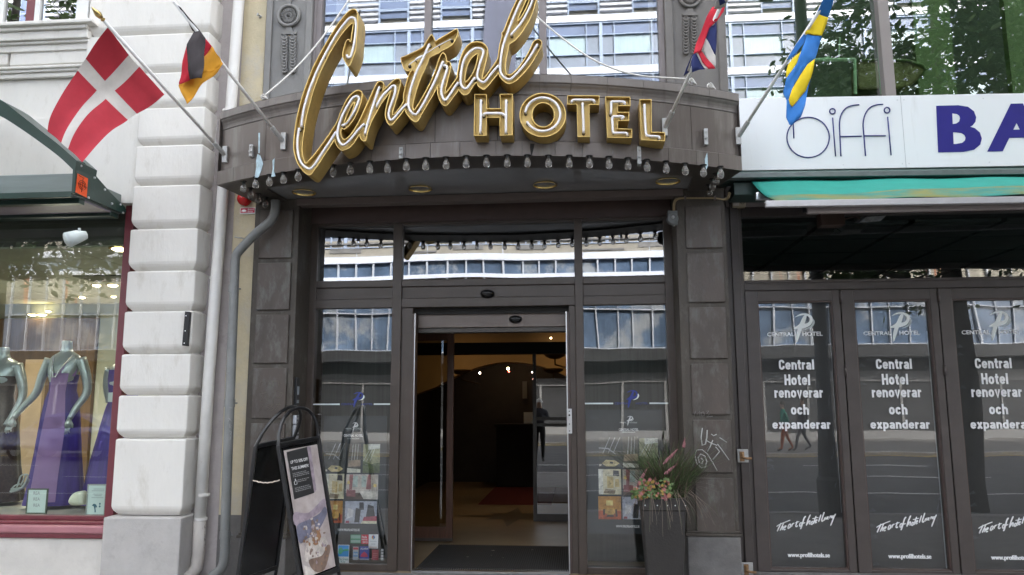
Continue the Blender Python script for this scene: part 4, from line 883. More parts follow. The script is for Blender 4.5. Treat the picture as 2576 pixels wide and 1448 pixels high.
rows = [(1.27, -.045, .125), (1.18, -.055, .11), (1.08, -.06, .10), (.95, -.06, .12), (.75, -.07, .15), (.5, -.085, .15), (.25, -.095, .15), (.03, -.105, .16)]
yo = {1.27: .0, 1.18: -.008, 1.08: -.01, .95: .012, .75: .04, .5: .066, .25: .09, .03: .118}
MB().loft([[Vector((cx_+(a+(b-a)*i/6)*s_, MYY-(.128+yo[f_])*s_+((a+(b-a)*i/6)*1.6)**2*.5*s_, Z(f_))) for i in range(7)] for f_, a, b in rows], closed=False).build('front_panel', K['mauvecloth'], t, smooth=True)
for sgn in (-1, 1):
    MB().loft([[F(sgn*.10, 1.455, -.09), F(sgn*.13, 1.45, -.09)], [F(sgn*.075, 1.40, -.035), F(sgn*.14, 1.38, -.05)], [F(sgn*.05, 1.33, .0), F(sgn*.155, 1.31, -.045)], [F(sgn*.015, 1.25, .012), F(sgn*.15, 1.24, -.03)]], closed=False).build('bodice', K['purple'] if sgn < 0 else K['mauvecloth'], t, smooth=True)
m = MB()
for sgn in (-1, 1):
    for i in range(22):
        k = i/21; a = F(sgn*.10, 1.455, -.085); b = F(sgn*.012, 1.235, .02); c_ = F(sgn*.06, 1.36, -.0); p = a*(1-k)**2+c_*2*k*(1-k)+b*k*k
        m.lathe((p.x, p.y-.006, p.z), [(.001, -.011), (.010, -.004), (.010, .004), (.001, .008)], 6, 'Y')
m.build('jewelled_trim', K['gems'], t)
# right mannequin, half behind the frame
cx_ = at(318, 900, .5).x; t = thing('mannequin', (cx_, .5, zf), 'silver mannequin in a belted blue purple gown half hidden by the window frame', 'mannequin', 'mannequins in the dress shop window')
body(t, cx_, .5, zf-.08, H); Z = lambda f_: zf-.08+f_*s_
gown(t, cx_, .5, zf, Z(1.4), [(Z(1.40), .165*s_, .10*s_), (Z(1.3), .165*s_, .125*s_), (Z(1.2), .15*s_, .115*s_), (Z(1.1), .138*s_, .108*s_), (Z(1.0), .17*s_, .13*s_), (Z(.8), .21*s_, .17*s_), (Z(.5), .27*s_, .22*s_), (zf+.01, .34*s_, .27*s_)], K['purple'])
MB().loft([ell((cx_, .5, Z(1.13)), .146*s_, .116*s_, 28), ell((cx_, .5, Z(1.09)), .146*s_, .116*s_, 28)]).build('belt', K['gems'], t)
limb(t, 'arm', [(cx_-.165*s_, .5, Z(1.42)), (cx_-.21*s_, .55, Z(1.25)), (cx_-.2*s_, .6, Z(1.08))], [.05*s_, .04*s_], K['silver'])
c = at(281, 1000, .28); MB().box(c.x-.03, c.x+.03, .262, .264, c.z-.05, c.z+.05).build('price_tag', K['offwhite'], t)
# left mannequin, cut by the picture edge, brown gown
cx_ = at(8, 900, .6).x; t = thing('mannequin', (cx_, .6, zf), 'silver mannequin in a strapless dark brown sequin gown at the left window edge', 'mannequin', 'mannequins in the dress shop window')
body(t, cx_, .6, zf-.03, H, 1.05); Z = lambda f_: zf-.03+f_*s_
limb(t, 'arm', [(cx_+.165*s_, .6, Z(1.42)), (cx_+.23*s_, .6, Z(1.25)), (cx_+.25*s_, .6, Z(1.08)), (cx_+.22*s_, .52, Z(.9)), (cx_+.2*s_, .45, Z(.8))], [.055*s_, .024*s_], K['silver'])
gown(t, cx_, .6, zf, Z(1.3), [(Z(1.30), .17*s_, .125*s_), (Z(1.2), .15*s_, .115*s_), (Z(1.1), .138*s_, .108*s_), (Z(1.0), .17*s_, .13*s_), (Z(.8), .21*s_, .17*s_), (Z(.4), .25*s_, .21*s_), (zf+.01, .32*s_, .26*s_)], mat('brown_sequin', (.045, .028, .02), .35, .3, var=.5, scale=30))
# cards, shoe, bag
def card(u0, v0, u1, v1, y, nm, lb, lines, holder):
    a, b = at(u0, v1, y), at(u1, v0, y); c = thing(nm, ((a.x+b.x)/2, y, a.z), lb, 'sign')
    box('card_sheet', a.x, b.x, y, y+.004, a.z, b.z, flat('pale_card', (.66, .76, .76), .6), c)
    w_ = .012; MB().box(a.x-w_, a.x, y-.003, y+.012, a.z-w_, b.z+w_).box(b.x, b.x+w_, y-.003, y+.012, a.z-w_, b.z+w_).box(a.x, b.x, y-.003, y+.012, b.z, b.z+w_).box(a.x, b.x, y-.003, y+.012, a.z-w_, a.z).build('holder', holder, c)
    for tx, q0, r0, q1, r1 in lines:
        p, r = at(q0, r1, y), at(q1, r0, y); text('lettering', tx, p.x, r.x, p.z, r.z, y-.001, K['grey_print'], c, .01)
    return c, a, b
K['hold'] = flat('dark_holder', (.07, .09, .06), .5)
card(67.5, 1233, 118, 1290, -.1, 'sale_card', 'pale card reading REA three times on the shop window floor', [('REA', 84, 1237, 101, 1245), ('REA', 84, 1252, 101, 1260), ('REA', 84, 1267.5, 101, 1275.5)], K['hold'])
c, a, b = card(218, 1222, 266, 1294, -.12, 'info_card', 'pale framed information card with a small blue figure beside the burgundy frame', [], flat('grey_holder', (.35, .38, .37), .5))
m = MB()
for i, (w0, w1, z) in enumerate(((.3, .95, .86), (.2, .95, .80), (.3, .85, .68), (.38, .8, .63), (.22, .92, .56))):
    X = lambda k: a.x+(b.x-a.x)*k; Zz = a.z+(b.z-a.z)*z; m.box(X(w0), X(w1), -.1215, -.1205, Zz, Zz+.008)
m.build('lettering', flat('pale_grey_ink', (.45, .53, .55), .7), c)
shape2d('figure_print', [[(.28, .30), (.38, .36), (.50, .34), (.58, .27), (.55, .22), (.52, .26), (.50, .20), (.53, .08), (.47, .06), (.44, .16), (.40, .24), (.36, .28)], [(.68, .36), (.74, .40), (.79, .36), (.74, .32)], [(.68, .27), (.74, .31), (.79, .27), (.74, .23)]], (a.x, -.1212, a.z), (b.x-a.x, 0, 0), (0, 0, b.z-a.z), flat('teal_ink', (.06, .16, .22), .7), c, 3)
t = thing('silver_sandal', at(42, 1245, -.05), 'silver strappy high heeled sandal hanging in the shop window', 'shoe'); y = -.05
Pz = lambda *p: smooth_poly([at(u, v, y) for u, v in p], 4, closed=False)
MB().prism([at(u, v, y) for u, v in ((23, 1237), (30, 1229), (52, 1226), (66, 1205), (68, 1209), (58, 1228), (40, 1237), (26, 1240))], (0, .05, 0)).build('sole', K['silver'], t, bevel=.004)
MB().tube(Pz((42, 1229), (48, 1210), (53, 1198), (62, 1195), (60, 1206), (52, 1222)), .008, 6).tube(Pz((28, 1232), (38, 1222), (50, 1218)), .008, 6).tube(Pz((67, 1206), (70, 1196), (62, 1194)), .009, 6).build('strap', K['silver'], t, smooth=True)
t = thing('white_handbag', at(198, 1262, .0), 'pearly white clutch bag lying on the shop window floor', 'handbag')
a = at(178, 1270, -.02); m = MB(); rings = []
pts = [at(u, v, -.02) for u, v in ((176, 1265), (180, 1250), (190, 1240), (203, 1236), (215, 1238), (216, 1266), (205, 1271), (186, 1271))]
cc = sum(pts, Vector())/len(pts)
for k, sc in ((-.06, .45), (-.05, .8), (-.02, 1), (.02, 1), (.05, .8), (.06, .45)): rings.append([cc+(p-cc)*sc+Vector((0, k, 0)) for p in smooth_poly(pts, 3)])
m.loft(rings, caps=True).build('bag_body', mat('pearl_satin', (.72, .72, .6), .35, var=.1, scale=5), t, smooth=True)
MB().tube([p+Vector((0, -.03, 0)) for p in smooth_poly([at(u, v, -.02) for u, v in ((182, 1252), (198, 1246), (214, 1250))], 4, closed=False)], .004, 5).build('clasp_rim', K['alu'], t)

# green arched shop canopy on the wall above the window
ac = thing('arched_canopy', (-5.2, -.9, 3.6), 'dark green arched metal canopy with an orange sticker above the dress shop', 'canopy')
K['green'] = mat('dark_green_paint', (.018, .042, .034), .3, var=.15, scale=5, spec=.5, col2=(.035, .06, .05), thr=(.6, .75), sscale=9)
K['greygreen'] = mat('dull_green_sheet', (.17, .20, .19), .35, var=.2, scale=3, stretch=(.3, 1, 3))
xp = at(312, 539, -.55).x; yn = atx(188, 486, xp).y
P_ = lambda u, v: atx(u, v, xp)
plate = [P_(u, v) for u, v in ((191, 420), (196, 404), (213, 409), (277, 483), (314, 520), (318, 533), (311, 539), (216, 498), (187, 486))]
MB().prism(plate, (-.03, 0, 0)).build('end_plate', K['green'], ac, bevel=.005)
for u, v in ((203, 418), (237, 448), (263, 478), (303, 516), (222, 498), (281, 513), (309, 536)): c = P_(u, v); MB().lathe((xp, c.y, c.z), [(.001, .012), (.010, .010), (.012, 0)], 8, 'X').build('bolt', K['alu'], ac)
st = [P_(u, v) + Vector((.002, 0, 0)) for u, v in ((194.5, 437), (221, 450), (217.5, 498), (189, 484))]
MB().face(st).build('orange_sticker', flat('orange_print', (.85, .10, .015), .5), ac)
s0, ex, ez = st[3]+Vector((.002, 0, 0)), st[2]-st[3], st[0]-st[3]
ink = []
for r in (.32, .2): ink.append([s0+ex*(.5+r*math.cos(a))+ez*(.52+r*.75*math.sin(a)) for a in [2*math.pi*i/20 for i in range(21)]])
ink += [[s0+ex*.5+ez*.15, s0+ex*.5+ez*.9], [s0+ex*.1+ez*.52, s0+ex*.9+ez*.52], [s0+ex*.12+ez*.93, s0+ex*.6+ez*.93]]
strokes('sticker_mark', ink, .0022, flat('dark_ink', (.15, .02, .01), .6), ac, 4)
# arch rib
yo_ = yn-.02; top = [(-160, 195), (-80, 215), (0, 251), (43, 283), (100, 328), (150, 367), (193, 405)]; bot = [(-160, 232), (-80, 253), (0, 292), (50, 323), (100, 358), (150, 396), (188, 432)]
m = MB(); A = [at(u, v, yo_) for u, v in top]; B = [at(u, v, yo_) for u, v in bot]; dy = Vector((0, .30, 0))
A, B = smooth_poly(A, 4, closed=False), smooth_poly(B, 4, closed=False)
ax_ = at(-250, 190, yo_).x; mir = lambda L: [Vector((2*ax_-p.x, p.y, p.z)) for p in reversed(L)]
A, B = mir(A)+A, mir(B)+B
for i in range(len(A)-1):
    m.face([A[i], A[i+1], B[i+1], B[i]]).face([A[i]+dy, A[i+1]+dy, B[i+1]+dy, B[i]+dy]).face([A[i], A[i+1], A[i+1]+dy, A[i]+dy]).face([B[i], B[i+1], B[i+1]+dy, B[i]+dy])
m.face([A[-1], B[-1], B[-1]+dy, A[-1]+dy]); m.face([A[0], B[0], B[0]+dy, A[0]+dy])
m.build('arch_rib', K['green'], ac, weld=True)
z1, z0 = at(100, 437, yn).z, at(120, 491, yn).z
box('cassette', xw, xp-.03, yn+.02, -.56, z0, z1, K['greygreen'], ac, bevel=.01)
MB().box(xw, xp-.032, yn-.0, yn+.02, z0-.025, z0+.03).box(xw, xp-.035, yn+.12, yn+.2, z0-.05, z0-.001).box(xw, xp-.035, -.72, -.58, z0-.05, z0-.001).build('cassette_rail', K['green'], ac, bevel=.004)
box('cassette_base', xw, xp-.034, yn+.2, -.72, z0-.02, z0-.001, mat('mauve_sheet', (.26, .23, .27), .5), ac)
# ---------------------------------------------------------------- restaurant to the right
rb = thing('restaurant_building', (4, 0, 0), 'restaurant front with a row of brown glazed folding doors right of the hotel pilaster', 'building')
X = lambda u, v, y=0.0: at(u, v, y).x
Zp = lambda u, v, y=0.0: at(u, v, y).z
rx0 = xR1-.05; rx1 = 8.6
tx0 = X(1867, 600); tzb, tzt = Zp(1900, 706), 3.62
dz1 = Zp(2000, 732)
K['frame_r'] = mat('brown_door_frame', (.066, .054, .049), .38, var=.16, scale=5, bump=.04, bscale=90, col2=(.12, .10, .095), thr=(.68, .8), sscale=14, spec=.5)
m = MB()
m.box(rx0, tx0, 0, .1, 0, tzt+.4).box(tx0, rx1, 0, .1, dz1+.005, tzb)
m.box(rx0+.16, rx0+.24, -.03, .0, 0, tzt).box(rx0+.03, rx0+.10, -.05, .0, 0, tzt+.1)
m.box(tx0, rx1, -.012, .0, tzb-.03, tzb-.005).box(tx0, rx1, 0, .1, 3.42, 3.9)
m.build('front_frame', K['frame_r'], rb, bevel=.005)
MB().face([(tx0, .04, tzb), (rx1, .04, tzb), (rx1, .04, 3.42), (tx0, .04, 3.42)]).build('transom_pane', K['g_film'], rb)
MB().box(tx0-.4, rx1, -.03, .12, -.01, .05).build('door_sill', K['granite'], rb)
ex_ = X(1904.6, 760)-.117+.905*3; MB().box(ex_+.0, rx1, -.005, .1, .05, dz1).box(ex_+.02, ex_+.16, -.03, -.005, .05, dz1).build('end_wall', K['frame_r'], rb, bevel=.005)
# dark dining room with ceiling grid
K['rceil'] = mat('dark_teal_ceiling', (.06, .075, .07), .8, var=.15, scale=1)
m = MB()
for i in range(9):
    for j in range(6): m.box(1.6+.9*i+.03, 1.6+.9*i+.87, .3+.8*j+.03, .3+.8*j+.77, 3.40, 3.43)
m.build('ceiling_tiles', K['rceil'], rb)
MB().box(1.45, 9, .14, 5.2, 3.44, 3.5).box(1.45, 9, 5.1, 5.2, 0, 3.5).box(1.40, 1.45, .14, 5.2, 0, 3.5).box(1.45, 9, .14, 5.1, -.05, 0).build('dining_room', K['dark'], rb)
# folding doors
gA0, gA1, gz1, gz0 = X(1904.6, 760), X(2092.5, 757), Zp(2000, 759), Zp(2000, 1431.5)
PITCH = .905
logo_px = dict(A=[(735, 965), (760, 953), (748, 1008), (722, 1062), (705, 1112), (682, 1166), (677, 1122), (690, 1062), (712, 1010)],
               B=[(668, 974), (705, 950), (755, 944), (795, 962), (806, 995), (790, 1030), (752, 1052), (700, 1060), (658, 1060), (695, 1032), (715, 1016), (745, 1022), (775, 1010), (783, 985), (770, 966), (740, 957), (705, 962)],
               C=[(808, 985), (822, 1008), (812, 1036), (785, 1056), (742, 1066), (785, 1043), (803, 1015)])
zL = zm(1771, 469.6, 2.956)
def mark(parent, o, ex, ez, m1, m2):
    """the swooping P emblem fitted to a parallelogram"""
    U = lambda pts: [((x-655)/170, (1168-y)/226) for x, y in pts]
    shape2d('emblem', [U(logo_px['A'])], o, ex, ez, m1, parent, 3)
    shape2d('emblem', [U(logo_px['B'])], Vector(o)+Vector((0, .0004, 0)), ex, ez, m1, parent, 3)
    shape2d('emblem_shade', [U(logo_px['C'])], o, ex, ez, m2, parent, 3)
VY = .052; TY = .0265     # film behind the pane, letters stuck on its street side
K['emb'] = flat('mint_white_print', (.80, .84, .81), .6); K['emb2'] = flat('grey_mint_print', (.42, .46, .46), .6)
lab = ['first folding door beside the pilaster, black film with white hotel notice', 'second folding door, black film notice with a bright streak down its right side', 'third folding door, at the right picture edge, black film notice partly cut off']
SLOGAN = [(((165, 395), (215, 360), (290, 325), (370, 293), (435, 268)), .0042), (((258, 322), (230, 380), (200, 440), (178, 490)), .0058), (((310, 315), (285, 370), (255, 430), (235, 475)), .005), (((245, 455), (280, 405), (300, 395), (285, 440), (272, 465)), .0045), (((305, 425), (340, 405), (352, 380), (330, 385), (308, 425), (312, 462), (345, 440)), .0045),
 (((440, 340), (405, 365), (388, 420), (400, 432), (430, 395), (450, 345)), .005), (((450, 345), (435, 400), (445, 412)), .0045), (((480, 330), (468, 370), (460, 400)), .0045), (((470, 365), (490, 335), (515, 325)), .0045), (((570, 285), (555, 340), (540, 380), (552, 398), (580, 375)), .0052), (((530, 325), (570, 308), (610, 295)), .004),
 (((655, 310), (625, 335), (615, 380), (632, 388), (655, 355), (658, 315)), .005), (((738, 190), (705, 230), (680, 310), (655, 390), (632, 445)), .0062), (((670, 340), (700, 325), (728, 315)), .004), (((828, 160), (795, 230), (765, 310), (748, 378)), .0058), (((765, 350), (800, 290), (822, 285), (812, 330), (805, 355)), .005),
 (((870, 285), (848, 310), (838, 350), (858, 352), (880, 315), (872, 285)), .0048), (((940, 185), (915, 250), (890, 320), (900, 338)), .0052), (((865, 240), (920, 228), (985, 212)), .004), (((915, 300), (945, 285), (958, 260), (938, 265), (918, 300), (925, 325), (955, 308)), .0045), (((1035, 160), (1010, 230), (985, 305)), .0056),
 (((1098, 110), (1070, 190), (1045, 270), (1058, 292), (1085, 262)), .0058), (((1110, 215), (1098, 262), (1110, 270)), .0045), (((1130, 205), (1125, 255), (1150, 230), (1158, 195)), .0045), (((1180, 195), (1165, 250), (1178, 250)), .0042), (((1210, 185), (1195, 240)), .0042), (((1200, 220), (1222, 190), (1238, 185), (1228, 235)), .0042), (((1278, 180), (1255, 195), (1248, 225), (1265, 222), (1290, 185)), .0046), (((1320, 145), (1290, 200), (1255, 290), (1220, 378)), .0058)]
for d in range(3):
    dx = PITCH*d; g0, g1 = gA0+dx, gA1+dx
    t = thing('folding_door', (g0-.1, 0, .05), 'brown glazed '+lab[d], 'door', 'folding doors of the restaurant')
    l, r = g0-.117, g0-.117+PITCH-.012
    MB().box(l, g0, -.022, .06, .052, dz1).box(g1, r, -.022, .06, .052, dz1).box(g0, g1, -.022, .06, gz1, dz1).box(g0, g1, -.022, .06, .052, gz0).build('door_leaf', K['frame_r'], t, bevel=.005)
    MB().box(g0, g0+.012, -.008, .04, gz0, gz1).box(g1-.012, g1, -.008, .04, gz0, gz1).box(g0+.012, g1-.012, -.008, .04, gz0, gz0+.012).box(g0+.012, g1-.012, -.008, .04, gz1-.012, gz1).build('glazing_bead', K['frame_red'], t)
    MB().face([(g0, .03, gz0), (g1, .03, gz0), (g1, .03, gz1), (g0, .03, gz1)]).build('door_pane', K['g_film'], t)
    p = MB().face([(g0, VY+.003, gz0), (g1, VY+.003, gz0), (g1, VY+.003, gz1), (g0, VY+.003, gz1)]).build('notice_film', K['vinyl'], t)
    def B(u0, v0, u1, v1): return X(u0, v0, VY)+dx, X(u1, v0, VY)+dx, Zp(u0, v1, VY), Zp(u0, v0, VY)
    for tx, bx, bo in (('CENTRAL', (1928, 837.5, 1996, 847.5), .02), ('HOTEL', (2016.5, 836, 2067, 846.5), .02), ('Central', (1957, 906, 2045, 932), .042), ('Hotel', (1971, 943, 2035, 970), .042), ('renoverar', (1946, 982, 2068, 1005), .042), ('och', (1987, 1018, 2032, 1044), .042), ('expanderar', (1941, 1057, 2087, 1085), .042), ('www.profilhotels.se', (1979, 1389, 2085, 1404), .035)):
        x0, x1, z0, z1 = B(*bx)
        if bo > .04: mb = MB(); add_bold(mb, tx, (x0, TY, z0), (x1-x0, 0, 0), (0, 0, z1-z0)); mb.build('lettering', K['white'], p); continue
        text('lettering', tx, x0, x1, z0, z1, TY, K['white'], p, bo)
    o = at(*zL((657, 1166))[0], VY)+Vector((dx, 0, 0)); e1 = at(*zL((822, 1166))[0], VY)-at(*zL((657, 1166))[0], VY); e2 = at(*zL((657, 945))[0], VY)-at(*zL((657, 1166))[0], VY)
    mark(p, o-Vector((0, VY-TY, 0)), e1, e2, K['emb'], K['emb2'])
    # hand-written slogan, rising to the right
    zS = zm(2880/1.49068, 1900/1.49068, 5.2*1.49068); mb = MB()
    for ln, r_ in SLOGAN:
        pts = [at(u, v, TY)+Vector((dx, 0, 0)) for u, v in zS(*ln)]; pts = smooth_poly(pts, 3, closed=False) if len(pts) > 2 else pts
        mb.tube(pts, [r_*.55]+[r_]*(len(pts)-2)+[r_*.5], 5)
    mb.build('slogan', K['white'], p)
    if d < 3:                                              # hinges between the leaves
        m = MB()
        for v0, v1 in ((735, 765), (920, 948)):
            c = at(2121, v0, -.03)+Vector((dx, 0, 0)); b = at(2121, v1, -.03); m.tube([(r+.006, -.03, c.z), (r+.006, -.03, b.z)], .013, 10)
        m.build('hinge', K['frame_r'], t, smooth=True)
    if d in (0, 1):                                        # pale slivers paint the glint along the film edge
        m = MB(); ed = g1-.022
        if d == 1: m.face([(ed-.004, .048, gz0+.0), (ed+.008, .048, gz0), (ed+.004, .048, gz1-.3), (ed-.006, .048, gz1-.3)])
        else: m.face([(ed-.0, .048, gz0+.5), (ed+.005, .048, gz0+.5), (ed+.004, .048, gz1-.4), (ed, .048, gz1-.4)])
        m.build('film_glint', flat('film_glint', (.25, .27, .28), .3), p)
    m = MB(); rr = random.Random(20+d)
    for k in range(7):
        z = gz0+.12+(gz1-gz0-.4)*rr.random(); x = g1-.03-.05*rr.random(); s_ = .05+.16*rr.random(); m.raw([(x, .051, z), (x-.004, .0465, z+s_*.5), (x+.02+.02*rr.random(), .051, z+s_)], [(0, 1, 2)]); m.raw([(g0+.02, .051, z-.1), (g0+.05*rr.random()+.03, .0475, z-.06), (g0+.1, .051, z-.09)], [(0, 1, 2)])
    m.build('crease_glint', mat('crease_glint_film', (.09, .092, .095), .25, var=.3, scale=30, spec=.7), p)  # crease slivers in a paler, glossier colour that paints their highlight
# rusty latches on the door frame
K['rust'] = mat('rusty_iron', (.30, .17, .08), .8, var=.4, scale=40)
for u0, v0, u1, v1, lb in ((1856, 1131, 1882, 1164, 'rusty hasp plate with a bent bolt on the frame beside the first folding door'), (1866, 1416, 1894, 1447, 'lower rusty latch plate near the granite foot')):
    a, b = at(u0, v1, -.06), at(u1, v0, -.06); t = thing('latch_plate', ((a.x+b.x)/2, -.05, a.z), lb, 'latch')
    box('plate', a.x, b.x, -.06, -.045, a.z, b.z, K['galv'], t, bevel=.002)
    c = (a+b)/2; MB().tube([c+Vector((-.01, -.02, .03)), c+Vector((-.01, -.03, -.01)), c+Vector((.02, -.045, -.02)), c+Vector((.07, -.05, -.022))], .011, 8).box(c.x-.03, c.x+.01, -.075, -.058, c.z-.05, c.z+.04).build('bolt', K['rust'], t, smooth=False)
# sign board
bs = thing('restaurant_sign', (4, -.45, 3.75), 'long white fascia sign with thin blue lettering and big dark blue letters BA', 'sign')
SYR = -.45
def tl(x, z, x0=1.3): return Vector((x, SYR, z))
a0, a1 = at(1868, 248, SYR), at(2576, 235, SYR); b0_, b1_ = at(1870, 430, SYR), at(2576, 418, SYR)
ext = lambda p, q_, x: p+(q_-p)*((x-p.x)/(q_.x-p.x))
MB().prism([ext(b0_, b1_, 1.22), ext(b0_, b1_, 7.5), ext(a0, a1, 7.5), ext(a0, a1, 1.22)], (0, .16, 0)).build('sign_board', mat('white_sign_sheet', (.80, .81, .82), .3, var=.03, scale=1, spec=.5, col2=(.70, .70, .69), thr=(.58, .8), sscale=4, stretch=(2, 1, .25)), bs, bevel=.004)
zR = zm(1811.2, 0, 2.998)
m = MB()
for x in (3.06, 5.3):
    za, zb = ext(a0, a1, x).z, ext(b0_, b1_, x).z; m.box(x-.0015, x+.0015, SYR-.0012, SYR+.01, zb+.004, za-.004)
m.build('sheet_joint', flat('joint_grey', (.35, .36, .37), .7), bs)
for x in (1.75, 2.5, 3.03, 3.09, 3.8, 4.5):
    for k in (.06, .94):
        za, zb = ext(a0, a1, x).z, ext(b0_, b1_, x).z; MB().lathe((x, SYR, zb+(za-zb)*k), [(.001, -.004), (.006, -.003), (.007, 0)], 8, 'Y').build('screw', K['alu'], bs)
K['ink'] = flat('blue_ink', (.02, .025, .16), .5)
def rs(*p): return [at(u, v, SYR-.004) for u, v in zR(*p)]
circ = lambda cx, cy, rx, ry, n=36: rs(*[(cx+rx*math.cos(2*math.pi*i/n), cy+ry*math.sin(2*math.pi*i/n)) for i in range(n+1)])
L_ = [circ(665, 1038, 160, 152), rs((553, 800), (553, 935), (557, 1045)), circ(848, 841, 21, 20, 16), rs((850, 890), (860, 1030), (872, 1181)), circ(1260, 833, 21, 21, 16), rs((1265, 883), (1278, 1030), (1291, 1173)),
      smooth_poly(rs((1050, 792), (1000, 797), (950, 818), (915, 865), (902, 930), (905, 1030), (912, 1180)), 4, closed=False), smooth_poly(rs((1230, 789), (1180, 793), (1130, 815), (1095, 865), (1080, 935), (1086, 1030), (1098, 1178)), 4, closed=False), rs((907, 1033), (1068, 1029)), rs((1088, 1027), (1250, 1026))]
strokes('thin_lettering', L_, .0062, K['ink'], bs, 5)
for ch, p in (('B', ((1645, 1152), (1980, 1145), (1630, 800))), ('A', ((2015, 1146), (2460, 1138), (2022, 788)))):
    o, e1, e2 = [at(u, v, SYR-.003) for u, v in zR(*p)]
    mb = MB(); add_text(mb, ch, o, e1-o, e2-o, .045); mb.build('big_letter', flat('violet_blue_letter', (.022, .018, .20), .45), bs)
# awning cassette, cloth and bars
aw = thing('teal_awning', (4, -.5, 3.5), 'teal fabric awning with mouldy edge half rolled out below the white restaurant sign', 'awning')
tlt = (a1.z-a0.z)/(a1.x-a0.x); TIL = dict(cloth=0.0036, front=-0.0075, drop=-0.0015)
def lng(name, x0, x1, pts, m, tilt=tlt*.8, bevel=.004):
    """long profile swept along x; pts = (y, z) at x = 1.6"""
    return MB().prism([Vector((x0, y, z+tilt*(x0-1.6))) for y, z in pts], (x1-x0, 0, tilt*(x1-x0))).build(name, m, aw, bevel=bevel)
zc = b0_.z
K['casg'] = mat('green_cassette', (.045, .085, .075), .4, var=.15, scale=4)
lng('cassette', 1.25, 7.5, [(-.50, zc-.035), (-.50, zc-.075), (-.2, zc-.085), (-.2, zc-.004), (-.44, zc-.004)], K['casg'])
lng('cassette_lip', 1.25, 7.5, [(-.53, zc-.042), (-.53, zc-.092), (-.47, zc-.10), (-.47, zc-.06)], mat('dull_aluminium', (.16, .18, .175), .4, .3, var=.15, scale=8))
lng('cassette_back', 1.5, 7.5, [(-.40, zc-.10), (-.40, zc-.22), (-.1, zc-.22), (-.1, zc-.10)], K['casg'])
tealm = mat('teal_canvas', (.012, .28, .22), .75, var=.10, scale=5, bump=.1, bscale=160)
mouldm = mat('mouldy_canvas', (.03, .22, .18), .8, var=.25, scale=5, col2=(.22, .22, .06), thr=(.42, .62), sscale=2.6, stretch=(1, 1, 2))
yf = -1.5
fl = atx(1890, 458, at(1890, 458, -.46).x)
xs0 = fl.x
mb = MB(); nx, ny = 90, 14; rows = []
fe = at(1957, 507, yf)
for j in range(ny+1):
    k = j/ny; row = []
    for i in range(nx+1):
        x0 = xs0+(fe.x-xs0)*k; x = x0+(7.3-x0)*i/nx; zt = fl.z+.012+(x-xs0)*tlt*.6; zb = fe.z+(x-fe.x)*TIL['cloth']
        z = zt+(zb-zt)*k; y = -.46+(yf+.46)*k
        z += .018*math.sin(math.pi*k)*math.sin(2.1*x+.8)-.02*math.sin(math.pi*k) + .006*math.sin(7*x+2*k)
        row.append(Vector((x, y, z)))
    rows.append(row)
for j in range(ny):
    mb.cur = 1 if j >= 8 else 0; mb.loft([rows[j], rows[j+1]], closed=False)
shadem = mat('shaded_canvas', (.012, .05, .042), .85, var=.1)  # underside shade put into the colour of an added sheet
cl = mb.build('awning_cloth', [tealm, mouldm, shadem], aw, smooth=True, weld=True); md = cl.modifiers.new('t', 'SOLIDIFY'); md.thickness = .004; md.offset = -1
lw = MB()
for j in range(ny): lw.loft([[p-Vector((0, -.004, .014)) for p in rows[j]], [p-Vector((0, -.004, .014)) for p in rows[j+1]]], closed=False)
lw.build('awning_shade', shadem, aw, smooth=True, weld=True)
def bar(name, u0, v0, v1, y, dep, m, til=.012, x1=7.3):
    a, b = at(u0, v1, y), at(u0, v0, y); lng_t = til
    return MB().prism([Vector((a.x, y, a.z)), Vector((a.x, y+dep, a.z)), Vector((a.x, y+dep, b.z)), Vector((a.x, y, b.z))], (x1-a.x, 0, til*(x1-a.x))).build(name, m, aw, bevel=.005)
bar('roller_bar', 1903, 484, 503, -.80, .05, K['alu'])
bar('front_bar', 1928, 505, 521, yf-.01, .05, mat('white_aluminium', (.46, .45, .45), .4, .2, var=.06, scale=8), TIL['front'])
bar('drop_bar', 2032, 518, 537.5, -1.40, .04, mat('beige_aluminium', (.40, .35, .33), .5, .1, var=.08, scale=8), TIL['drop'])
bar('arm_bracket', 2020, 523, 535, -1.38, .03, K['black'], .0, at(2034, 530, -1.38).x)
# flood lamp under the awning
c = at(2200, 554, -.25); t = thing('flood_lamp', c, 'grey tilted flood lamp under the awning in front of the dark transom', 'lamp')
A = [at(u, v, -.25) for u, v in ((2160, 561), (2215, 557), (2230, 543), (2180, 546))]
MB().prism(A, (0, .12, .03)).build('lamp_glass', mat('lamp_glass', (.35, .36, .36), .15, var=.4, scale=30), t, bevel=.004)
MB().box(at(2065, 545, -.2).x, at(2125, 545, -.2).x, -.2, -.05, at(2090, 566, -.2).z, at(2090, 535, -.2).z).tube([at(2125, 552, -.2), at(2150, 545, -.22), at(2165, 552, -.24)], .006, 6).build('lamp_box', mat('brown_box', (.06, .035, .025), .6), t, bevel=.005)
